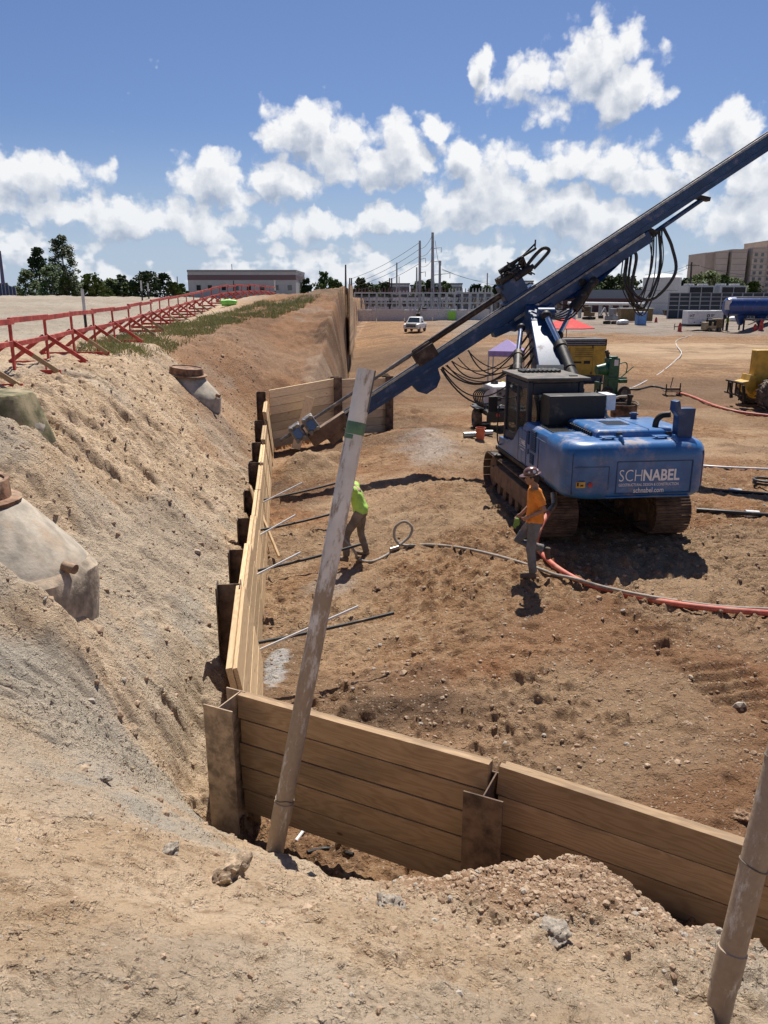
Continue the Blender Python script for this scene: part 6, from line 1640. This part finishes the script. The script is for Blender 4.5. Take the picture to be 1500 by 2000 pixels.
# tower block
Yt = 420.0; tw = thing('tower_block', 'tall beige concrete apartment tower at the right frame edge', 'building', (0, Yt, 0))
M_tower = pm('beige_concrete', (.46, .375, .30), .85, 0, .07, .3, .0); M_tower2 = pm('pale_beige_concrete', (.52, .44, .36), .85, 0, .07, .3, .0)
segs = [(1380, 1397, 496, 2.5, M_tower), (1397, 1420, 494, 0, M_tower2), (1420, 1426, 495, 3.5, M_tower), (1426, 1455, 490, -1, M_tower2), (1455, 1464, 491, 4, M_tower), (1464, 1492, 487, -2, M_tower2), (1492, 1560, 473, -1, M_tower)]
for (a, b_, tp, dy, mm) in segs:
    xa, xb = XY(a, 520, Yt), XY(b_, 520, Yt); zt = at_y(a, tp, Yt).z
    sg = bx('bay', tw, xa, xb, dy, 26, 0, zt, mm); bx('parapet', sg, xa - .15, xb + .15, dy - .15, 26, zt, zt + .8, M_tower)
    nfl = int(zt / 3.0)
    for k in range(nfl): bx('floor_joint', sg, xa, xb, dy - .04, dy + .2, 3.0 * k + 2.9, 3.0 * k + 3.02, M_band) if mm is M_tower2 else None
    cols = {1420: [.5], 1455: [.3, .75], 1464: [.25, .68], 1492: [.12, .3, .5, .7, .9], 1380: []}.get(a, [])
    for cx in cols:
        for k in range(nfl):
            c = xa + (xb - xa) * cx; bx('window', sg, c - .75, c + .75, dy - .10, dy + .2, 3.0 * k + .9, 3.0 * k + 2.5, M_glass)
# storage tank
Ys = 205.0; tc_ = at_y(1292, 560, Ys); sr_ = 34 / FPX * Ys; zt = at_y(1292, 543, Ys).z
tk = thing('storage_tank', 'pale grey round storage tank with a domed roof behind the hose loops', 'tank', (tc_.x, Ys, 0))
MB().lathe([(sr_, 0), (sr_, zt)], n=48).build('shell', M_lgrey, tk, smooth=True)
MB().lathe([(sr_ * 1.01, zt - .1), (sr_ * 1.01, zt + .1), (sr_ * .7, zt + .75), (sr_ * .3, zt + 1.1), (0, zt + 1.2)], n=48).build('dome', M_whitep, tk, smooth=True)
for z in (zt * .33, zt * .66): MB().lathe([(sr_ * 1.006, z - .06), (sr_ * 1.006, z + .06)], n=48).build('seam_ring', M_grey, tk)
MB().tube([(sr_ * 1.02 * math.cos(t), sr_ * 1.02 * math.sin(t), zt + .9) for t in np.linspace(-2.6, -.4, 16)], .05, 5).build('railing', M_greyst, tk)
# dark acoustic wall of panels
Yp = 160.0; aw_ = thing('acoustic_wall', 'dark blue-grey panel wall with pale posts at the right', 'wall', (0, Yp, 0))
M_panel = pm('dark_panel', (.024, .032, .045), .55, 0, .15, .6, .02); M_post = pm('pale_post', (.30, .31, .33), .6)
cols = list(np.linspace(1306, 1530, 12)); zs = [at_y(1400, y, Yp).z for y in (618, 605, 596.5, 588, 580, 572)]; zs[0] = 0
for k in range(11):
    xa, xb = XY(cols[k], 590, Yp), XY(cols[k + 1], 590, Yp)
    for r_ in range(5): bx('panel', aw_, xa + .1, xb - .1, 0, .12, zs[r_] + .07, zs[r_ + 1] - .07, M_panel)
    bx('post', aw_, xa - .12, xa + .12, -.12, .14, 0, zs[-1] + .05, M_post)
for z in zs[1:]: bx('rail', aw_, XY(1306, 590, Yp), XY(1530, 590, Yp), -.06, .02, z - .05, z + .05, M_post)
# cooling units over it
Yc = 172.0
for k, (a, b_, lb) in enumerate([(1348, 1393, 'left pair of black-louvred cooling units above the panel wall'), (1411, 1456, 'right pair of black-louvred cooling units above the panel wall')]):
    cu = thing('cooling_unit', lb, 'cooling tower', (0, Yc, 0)); zb, z1 = at_y(a, 574, Yc).z, at_y(a, 561, Yc).z
    bx('housing', cu, XY(a - 4, 565, Yc), XY(b_ + 3, 565, Yc), .1, 6, 0, z1 + .35, M_lgrey)
    mid = (a + b_) / 2
    for (u, w) in ((a, mid - 1), (mid + 1, b_)): bx('louvre', cu, XY(u, 565, Yc), XY(w, 565, Yc), 0, .2, zb, z1, M_blackp)
    for (u, w) in ((a + 2, mid - 8), (mid + 6, b_ - 3)): MB().cyl(((XY(u, 555, Yc) + XY(w, 555, Yc)) / 2, 3, z1 + .35), ((XY(u, 555, Yc) + XY(w, 555, Yc)) / 2, 3, z1 + .8), 1.1, n=20).build('fan_stack', M_lgrey, cu, smooth=True)
    for q in range(8): xx = XY(a - 4 + (b_ - a + 7) * q / 7, 560, Yc); MB().cyl((xx, .05, z1 + .3), (xx, .05, z1 + 1.2), .03, n=5).build('rail_post', M_greyst, cu)
# poles and wires
M_pole = pm('galvanised_pole', (.30, .31, .33), .5, .4, .1, 2, 0); M_dkpole = pm('dark_pole', (.055, .05, .05), .8)
def pole(px, top, base, Y, r, label, mat=M_pole, arms=(), px_top=None):
    t = at_y(px if px_top is None else px_top, top, Y); b_ = at_y(px, base, Y); b_.z = min(b_.z, ground(b_.x, b_.y)) - .2
    o = thing('utility_pole', label, 'pole', b_); MB().cyl((0, 0, 0), t - b_, r, r * .6, n=10).build('shaft', mat, o, smooth=True)
    for dz, L in arms: MB().cyl((0, 0, (t - b_).z - dz), (L, 0, (t - b_).z - dz + .2), .12, .06, n=6).build('arm', mat, o); MB().cyl((L, 0, (t - b_).z - dz - .9), (L, 0, (t - b_).z - dz + .2), .07, n=6).build('insulator', M_lgrey, o)
    return t
pole(845, 454, 604, 190, .50, 'tallest pale steel pole above the substation', arms=((3.5, 1.8), (6.5, 1.8), (9.5, 1.8)))
pole(820, 470, 603, 186, .42, 'tall pale steel pole just left of the tallest one', arms=((4, 1.2), (7, 1.2), (10, 1.2), (14, 2)))
pole(859, 509, 604, 186, .40, 'shorter pale steel pole just right of the tallest one', arms=((3, 2.2), (8.5, 2.2)))
pole(814, 522, 575, 240, .35, 'grey pole behind the tall pale pair on its left')
pole(775, 513, 575, 240, .32, 'slim grey pole midway over the townhouses'); pole(779.5, 540, 575, 260, .22, 'thin short pole right of the slim grey one')
pole(675, 517, 560, 200, .30, 'slim dark pole above the end of the far bank', M_dkpole)
for k, (x, lb) in enumerate(((683, 'left of two short dark poles by the bank end'), (686.5, 'right of two short dark poles by the bank end'), (761, 'left of two short dark poles at mid substation'), (765, 'right of two short dark poles at mid substation'))): pole(x, 543, 606, 196, .26, lb, M_dkpole)
pole(952, 533, 566, 300, .35, 'lone far pole left of the drill head'); pole(1350, 512, 560, 235, .38, 'leaning power pole left of the tower block', M_dkpole, arms=((1.0, 2.0), (1.0, -2.0)), px_top=1351)
pole(8, 490, 575, 165, .45, 'leaning purple-grey pole at the left frame edge', pm('purple_pole', (.10, .09, .17), .7), px_top=-1)
pole(346, 540, 575, 240, .2, 'short far pole left of the grey building', M_dkpole); pole(456, 548, 575, 150, .16, 'thin dark pole in front of the grey building', M_dkpole)
wires = [((820, 473, 186), (684, 545, 196)), ((820, 486, 186), (684, 556, 196)), ((820, 500, 186), (684, 562, 196)), ((820, 514, 186), (700, 566, 196)), ((845, 458, 190), (820, 486, 186)), ((845, 480, 190), (820, 500, 186)), ((845, 505, 190), (820, 520, 186)),
         ((863, 525, 186), (952, 549, 300)), ((863, 527, 186), (1000, 560, 300)), ((850, 470, 190), (859, 520, 186)), ((1351, 515, 235), (1500, 540, 240)), ((1351, 520, 235), (1260, 545, 240)), ((1351, 515, 235), (1260, 536, 240))]
for k, (a, b_) in enumerate(wires):
    tag(MB().tube(sag(at_y(*a), at_y(*b_), .8, 10), .045, 5).build('power_line', M_dkpole), 'thin power line strung between the poles over the yard', 'wire', 'power lines over the yard')
# substation racks: posts, beams, insulators, breakers
M_galv = pm('galvanised_lattice', (.40, .42, .43), .5, .4, .1, 2, 0); M_ins = pm('brown_insulator', (.16, .055, .04), .4)
for i, (pa, pb, Y) in enumerate([(692, 735, 180), (737, 780, 182), (782, 826, 180), (828, 872, 184), (874, 918, 182), (920, 962, 184)]):
    o = thing('substation_rack', ['leftmost substation rack of pale steel beams and insulators', 'second substation rack from the left, below the two short dark poles', 'third substation rack from the left, left of the tall poles', 'substation rack around the feet of the tall poles', 'substation rack in front of the slate building', 'rightmost substation rack beside the drill string'][i], 'substation rack', (0, Y, 0), 0, 'substation racks')
    z1, z2, z3 = at_y(pa, 572, Y).z, at_y(pa, 592, Y).z, at_y(pa, 583, Y).z
    n = 4
    for k in range(n):
        x = XY(pa + (pb - pa) * k / (n - 1), 590, Y)
        for dy in (0, 2.4): MB().box((x, dy, z1 / 2), (.22, .22, z1)).build('post', M_galv, o)
    for z, h in ((z1, .32), (z2, .26)):
        for dy in (0, 2.4): bx('beam', o, XY(pa, 590, Y), XY(pb, 590, Y), dy - .1, dy + .1, z - h / 2, z + h / 2, M_galv)
    for k in range(7):
        x = XY(pa + (pb - pa) * (k + .5) / 7, 590, Y)
        MB().cyl((x, 0, z1 + .15), (x, 0, z1 + 1.0), .17, .10, n=8).build('insulator', M_ins if i < 4 else M_lgrey, o); MB().cyl((x, -.3, z2), (x + .4, -.3, z3 + .3), .07, n=6).build('bus_stub', M_galv, o)
        if k % 2 == 0: MB().cyl((x, -1.5, 0), (x, -1.5, 1.5), .12, n=6).cyl((x, -1.5, 1.5), (x, -1.5, 2.6), .2, .12, n=8).build('breaker', M_lgrey, o)
        if k % 3 == 1: MB().box((x, -2.4, .9), (1.6, 1.0, 1.6)).build('cabinet', M_lgrey, o, bevel=.05)
    MB().tube(sag((XY(pa, 580, Y), -.2, z3 + .4), (XY(pb, 580, Y), -.2, z3 + .4), .3, 8), .06, 5).build('bus_bar', M_galv, o)
# white site wall in front of it
Yw = 150.0
for k, (a, b_) in enumerate([(680, 735), (735, 790), (790, 845), (845, 880), (880, 915), (915, 955)]):
    o = thing('white_wall', ['first', 'second', 'third', 'fourth', 'fifth', 'sixth'][k] + ' length of the white site wall, counted from the far bank', 'wall', (0, Yw + .3 * (k % 2), 0), 0, 'white site wall below the substation')
    bx('panel', o, XY(a, 612, Yw) + .03, XY(b_, 612, Yw) - .03, 0, .2, 0, at_y(a, 606, Yw).z + .1 * (k % 2), pm('dull_white_board', (.56, .54, .52), .8)); bx('cap', o, XY(a, 612, Yw) + .03, XY(b_, 612, Yw) - .03, -.05, .25, at_y(a, 606, Yw).z + .1, at_y(a, 606, Yw).z + .2, M_lgrey)
for k, (a, b_, lb) in enumerate([(1073, 1093, 'left white cabin seen under the drill mast'), (1095, 1125, 'right white cabin seen under the drill mast')]):
    o = thing('white_cabin', lb, 'cabin', (0, 152, 0)); bx('body', o, XY(a, 612, 152), XY(b_, 612, 152), 0, 3, .2, at_y(a, 604, 152).z, M_whitep, .05); bx('skirt', o, XY(a, 612, 152), XY(b_, 612, 152), .1, 2.9, 0, .25, M_grey)
lp_ = thing('hoarding_sheet', 'bright green sheet beside the white site wall', 'hoarding', (0, 149.6, 0)); bx('sheet', lp_, XY(876, 612, 149.6), XY(890, 612, 149.6), 0, .1, .3, at_y(880, 608, 149.6).z, pm('lime_sheet', (.28, .62, .07), .7)); bx('foot', lp_, XY(876, 612, 149.6), XY(890, 612, 149.6), -.2, .3, 0, .3, M_grey)
# white pipes on a rack, container, toilet and plant in the yard
pr = thing('pipe_rack', 'rack of long white pipes behind the rig boom', 'pipe rack', (0, 165, 0))
for k in range(4): MB().cyl((XY(1112, 595, 165), k * .5, at_y(1112, 593, 165).z + .12 * (k % 2)), (XY(1262, 595, 165), k * .5, at_y(1262, 594, 165).z), .28, n=10).build('pipe', M_pvc, pr, smooth=True)
for k in range(8): x = XY(1115 + k * 20, 600, 165); bx('stand', pr, x - .08, x + .08, -.3, 2, 0, at_y(1112, 594, 165).z - .25, M_galv)
def box_on(name, px0, px1, top, base, label, cat, mat, d=2.4):
    p = G((px0 + px1) / 2, base); o = thing(name, label, cat, (0, p.y, p.z)); return o, XY(px0, base, p.y), XY(px1, base, p.y), at_y(px0, top, p.y).z - p.z, p
o, xa, xb, h, p = box_on('brown_container', 1212, 1274, 603, 629, 'ochre brown storage container behind the blue toilet', 'container', None)
c_ = bx('body', o, xa, xb, 0, 2.4, .15, h, pm('ochre_steel', (.21, .14, .055), .7, 0, .15, 1.5, .05, dust=.2), .04)
for k in range(18): x = xa + (xb - xa) * (k + .5) / 18; bx('rib', c_, x - .06, x + .06, -.05, .02, .3, h - .15, MATS['ochre_steel'])
bx('roof_sheet', o, xa - .1, xb + .1, -.1, 2.5, h, h + .1, M_lgrey)
o, xa, xb, h, p = box_on('portable_toilet', 1244.5, 1262, 608.5, 635.5, 'light blue portable toilet standing in the yard', 'toilet', None)
M_pt = pm('toilet_blue', (.10, .24, .52), .5, 0, .08, 2, .02, dust=.1)
bx('cabin', o, xa, xb, 0, xb - xa, .06, h - .15, M_pt, .04); bx('roof', o, xa - .03, xb + .03, -.03, xb - xa + .03, h - .15, h, M_lgrey, .05); bx('door', o, xa + .15, xb - .15, -.03, .02, .15, h - .35, pm('toilet_door', (.13, .29, .58), .5)); bx('base', o, xa - .02, xb + .02, -.05, xb - xa, 0, .08, M_grey)
def gen(px0, px1, top, base):
    o, xa, xb, h, p = box_on('generator_trailer', px0, px1, top, base, 'big white generator box on a trailer in the yard', 'generator', None)
    bx('canopy', o, xa, xb - .9, 0, 2.0, .75, h, M_whitep, .04); bx('rear_canopy', o, xb - .92, xb + .2, .02, 1.98, .75, h + .03, M_whitep, .04); bx('chassis', o, xa - .05, xb, .1, 1.9, .45, .76, M_blackp)
    for x in (xb - 1.4, xb - .6): wheel(o, (x, .0, .35), .35, .25, (0, 1, 0))
    MB().tube([(xa, 1, .5), (xa - 1.3, 1, .42)], .06, 6).cyl((xa - 1.25, 1, 0), (xa - 1.25, 1, .8), .05, n=8).build('drawbar', M_blackp, o)
    L = xb - xa
    for (cx, s) in ((xa + .35, .55), (xa + L * .58, .85)):
        MB().lathe([(.13 * s, 0), (.24 * s, 0), (.24 * s, .01), (.13 * s, .01), (.13 * s, 0)], (cx, -.012, h - .62), 20, (0, -1, 0)).build('logo_ring', M_blackp, o)
        for q in range(3): bx('logo_bar', o, cx + .38 * s, cx + (.95 - .1 * q) * s, -.012, .0, h - .50 - .12 * q, h - .44 - .12 * q, M_blackp)
        bx('logo_bar', o, cx - .2 * s, cx + .95 * s, -.012, .0, h - 1.02, h - .97, M_grey)
    for x in (xa + .9, xa + 1.7, xa + 2.6): MB().cyl((x, -.02, 1.0), (x, .01, 1.0), .07, n=10).build('port', M_blackp, o)
gen(1341, 1409, 607, 645)
o, xa, xb, h, p = box_on('beige_pump', 1377, 1412, 622, 648, 'muddy beige grout pump in front of the white generator', 'pump', None)
bx('body', o, xa, xa + (xb - xa) * .62, 0, 1.5, .25, h * .72, M_beige, .06); bx('hopper', o, xa + (xb - xa) * .55, xb, .1, 1.4, .4, h * .98, pm('brown_hopper', (.20, .13, .07), .7, dust=.3), .1); bx('opening', o, xa + .35, xa + .75, -.02, .05, .75, 1.3, M_grille); bx('opening', o, xa + 1.0, xa + 1.35, -.02, .05, .75, 1.3, M_grille)
MB().cyl((xa + .4, .7, h * .7), (xa + .4, .7, h * 1.05), .08, n=8).box((xa + .9, .7, h * .82), (1.0, .9, .25)).build('engine', M_dark, o, bevel=.03)
for x in (xa + .5, xb - .5): wheel(o, (x, .0, .26), .26, .2, (0, 1, 0))
# blue silo tanker
tp_ = G(1462, 646); Yk = tp_.y; o = thing('silo_tanker', 'dark blue tank trailer on legs cut off by the right frame edge', 'tanker', (0, Yk, tp_.z))
xa, xb = XY(1424, 600, Yk), XY(1560, 600, Yk); zt, zb = at_y(1450, 580, Yk).z - tp_.z, at_y(1450, 618, Yk).z - tp_.z
rr_ = (zt - zb) / 2; zc = (zt + zb) / 2; M_tank = pm('tanker_blue', (.018, .055, .21), .35, 0, .12, 1.5, .02, dust=.15, coat=.3)
MB().lathe([(0, xa - .0), (rr_ * .6, xa), (rr_ * .9, xa + .25), (rr_, xa + .6), (rr_, xb)], (0, 1.4, zc), 32, (1, 0, 0)).build('barrel', M_tank, o, smooth=True)
MB().box(((xa + xb) / 2 + .6, 1.4, zt - .02), (xb - xa - 1.2, .9, .12)).build('walkway', M_lgrey, o, bevel=.02)
for x in (xa + 2.2, xa + 4.6): MB().lathe([(rr_ * .7, zb + .1), (.35, zb - .9), (.15, zb - 1.1)], (x, 1.4, 0), 16).build('cone_outlet', M_tank, o, smooth=True)
bx('chassis', o, xa + 2.3, xb, .5, 2.2, zb - .5, zb - .25, M_greyst)
for x in (xa + .4, xa + 2.4): MB().cyl((x, .8, 0), (x, .8, zb + .5), .11, n=8).cyl((x, 2.0, 0), (x, 2.0, zb + .5), .11, n=8).build('leg', M_dark, o)
MB().box((xa + .05, .45, zc + .2), (.75, .03, 1.1)).build('placard', M_lgrey, o)
MB().tube([(xa + 2.8, .5, zb - .3), (xa + 4.6, .5, zb - 1.0)], .06, 6).tube([(xa + 2.8, .5, zb - 1.0), (xa + 4.6, .5, zb - .3)], .06, 6).build('bracing', M_greyst, o)
for x in (xa + 6.6, xa + 7.9): wheel(o, (x, .5, .5), .5, .3, (0, 1, 0))
# cones / barrels, small dark clutter, white bags
for k, (px, py, h_, lb) in enumerate([(1327, 648, 1.1, 'red barrel left of the generator drawbar'), (1281, 630, .9, 'red barrel right of the blue toilet'), (1486, 645, 1.3, 'red drum under the blue tanker'), (1474, 646, .8, 'red post under the blue tanker'), (846, 619, 1.0, 'small orange cone by the white site wall')]):
    p = G(px, py); o = thing('safety_barrel', lb, 'barrel', p)
    MB().lathe([(.32, 0), (.32, .06), (.24, .06), (.22, h_ * .5), (.17, h_ * .75), (.08, h_), (0, h_)], n=16).build('shell', M_red, o, smooth=True); MB().lathe([(.225, h_ * .45), (.21, h_ * .58)], n=16).build('stripe', M_orangeb, o)
for k, (px, py, lb) in enumerate([(1324, 618, 'white bulk bag beside the tank'), (1336, 620, 'flat white tarp heap beside the generator'), (1216, 634, 'white bag by the brown container'), (1432, 627, 'white car-like tarp under the tanker nose')]):
    p = G(px, py); o = bpy.data.objects.new('white_bag', rock_mesh('white_bag', 300 + k, 2, .55, .2)); COL.objects.link(o); o.location = p + Vector((0, 0, .35)); o.scale = (1.1, .8, 1.0); o.data.materials.append(M_whitep); tag(o, lb, 'bag')
def mini(px, py, label, s=1.0, mat=M_grey, rz=.4):
    p = G(px, py); o = thing('small_excavator', label, 'excavator', p, rz); o.scale = (s, s, s)
    for x in (-.7, .7): bx('track', o, x - .2, x + .2, -1.1, 1.1, 0, .5, M_dark, .15)
    bx('house', o, -.75, .75, -.9, .9, .6, 1.35, mat, .1); cb = bx('cab', o, -.75, .05, -.3, .8, 1.3, 2.45, mat, .08); bx('window', cb, -.72, .02, -.33, -.28, 1.6, 2.3, M_glass); bx('window', cb, -.78, -.74, -.2, .7, 1.6, 2.3, M_glass)
    MB().bar((.3, .7, 1.1), (.35, 1.9, 2.5), .22, .3).bar((.35, 1.9, 2.5), (.4, 2.9, 1.4), .18, .25).build('arm', mat, o, bevel=.03); MB().prism([(2.7, 1.5), (3.1, 1.4), (3.0, .9), (2.5, .9)], .05, .7, 'x').build('bucket', M_dark, o)
mini(1193, 633, 'small grey excavator in the yard left of the ochre container', 1.0, M_grey, 2.4)
mini(826, 626, 'small dark excavator behind the white pickup', 1.0, M_dark, 2.9)
mini(1150, 624, 'dark excavator glimpsed between boom and parasol', 1.0, pm('dull_ochre', (.16, .10, .04), .7), 1.0)
for k, (px, py, lb) in enumerate([(1315, 612, 'leftmost dark skip at the foot of the panel wall'), (1350, 612, 'second dark skip at the foot of the panel wall'), (1228, 612, 'dark skip behind the ochre container'), (1385, 614, 'third dark skip at the foot of the panel wall')]):
    p = G(px, py + 5); o = thing('dark_skip', lb, 'skip', p); MB().prism([(-1.6, .1), (1.6, .1), (2.1, 1.3), (-2.1, 1.3)], 0, 1.8, 'y').build('bin', M_dark, o, bevel=.05); MB().ball((.2, .9, 1.3), (1.5, .8, .5), 10, 6).build('load', M_trackf, o, smooth=True)
# white pickup
pk = thing('pickup_truck', 'white pickup truck with black grille facing the viewer on the far floor', 'truck', G(811, 648), R(166))
MB().prism([(-2.75, .55), (-2.8, 1.05), (-1.1, 1.12), (-1.05, 1.12), (.75, 1.14), (2.55, 1.08), (2.75, .95), (2.78, .5), (2.3, .42), (-2.4, .42)], -.98, .98, 'x').build('body', M_whitep, pk, bevel=.09)
cbn = MB().loft([[Vector((x * .94, y, 1.1)) for x, y in ((-1, -1.1), (1, -1.1), (1, 1.25), (-1, 1.25))], [Vector((x * .74, y, 1.86)) for x, y in ((-1, -.95), (1, -.95), (1, .35), (-1, .35))]]).build('cabin', M_whitep, pk, bevel=.08)
MB().loft([[Vector((-.80, 1.155, 1.2)), Vector((.80, 1.155, 1.2)), Vector((.66, .47, 1.79)), Vector((-.66, .47, 1.79))], [Vector((-.80, 1.135, 1.18)), Vector((.80, 1.135, 1.18)), Vector((.66, .45, 1.77)), Vector((-.66, .45, 1.77))]]).build('windscreen', M_glass, cbn)
for s in (-1, 1):
    MB().box((s * .86, -.05, 1.45), (.02, 1.3, .42), (0, s * R(-15), 0)).build('side_window', M_glass, cbn); MB().box((s * 1.12, .95, 1.28), (.22, .1, .2)).build('mirror', M_blackp, pk, bevel=.03)
    MB().box((s * .80, 2.76, .86), (.30, .06, .2)).build('headlight', M_lgrey, pk, bevel=.03)
    for yy in (-1.75, 1.8): wheel(pk, (s * .86, yy, .40), .40, .27)
gr_ = MB().box((0, 2.775, .84), (1.24, .05, .34)).build('grille', M_blackp, pk, bevel=.03); MB().box((0, 2.80, .84), (1.15, .02, .03)).build('bar', M_chrome, gr_)
MB().box((0, 2.80, .52), (1.8, .14, .16)).build('bumper', M_chrome, pk, bevel=.04); MB().box((0, 2.0, 1.13), (1.4, 1.2, .04)).build('hood_bulge', M_whitep, pk, bevel=.02)
# marker posts on the plateau, blue screen fence at the left
for k, (px, top, base, lb) in enumerate([(163, 565, 590, 'grey marker post with black foot behind the red fence'), (277, 548, 573, 'tall white marker post behind the red fence'), (290, 553, 573, 'shorter white marker post behind the red fence'), (537, 547, 563, 'white marker post by the fence end')]):
    Yq = [34, 62, 66, 80][k]; t, b_ = at_y(px, top, Yq), at_y(px, base, Yq); b_.z = ground(b_.x, b_.y) - .05; o = thing('marker_post', lb, 'post', b_)
    hh = t.z - b_.z; MB().cyl((0, 0, 0), (0, 0, hh * .5), .06, n=10).build('foot', M_blackp, o); MB().cyl((0, 0, hh * .5), (0, 0, hh), .065, n=10).build('sleeve', M_lgrey, o)
bf_ = thing('blue_screen', 'dark blue screened fence at the far left frame edge', 'fence', (0, 108, 0)); xa, xb = XY(-30, 560, 108), XY(30, 560, 108)
for k in range(10):
    x = xa + (xb - xa) * k / 9; hh = at_y(0, 552 + 1.9 * max(0, k - 4), 108).z; MB().box((x, 0, hh / 2), (.08, .08, hh)).build('post', M_grey, bf_)
    if k < 9: h2 = at_y(0, 552 + 1.9 * max(0, k - 3), 108).z; w = (xb - xa) / 9; MB().add([(x, .05, 1), (x + w, .05, 1), (x + w, .05, h2), (x, .05, hh), (x, .09, 1), (x + w, .09, 1), (x + w, .09, h2), (x, .09, hh)], [(0, 1, 2, 3), (7, 6, 5, 4), (0, 4, 5, 1), (1, 5, 6, 2), (2, 6, 7, 3), (3, 7, 4, 0)]).build('screen', pm('blue_screen_cloth', (.03, .06, .14), .8), bf_)
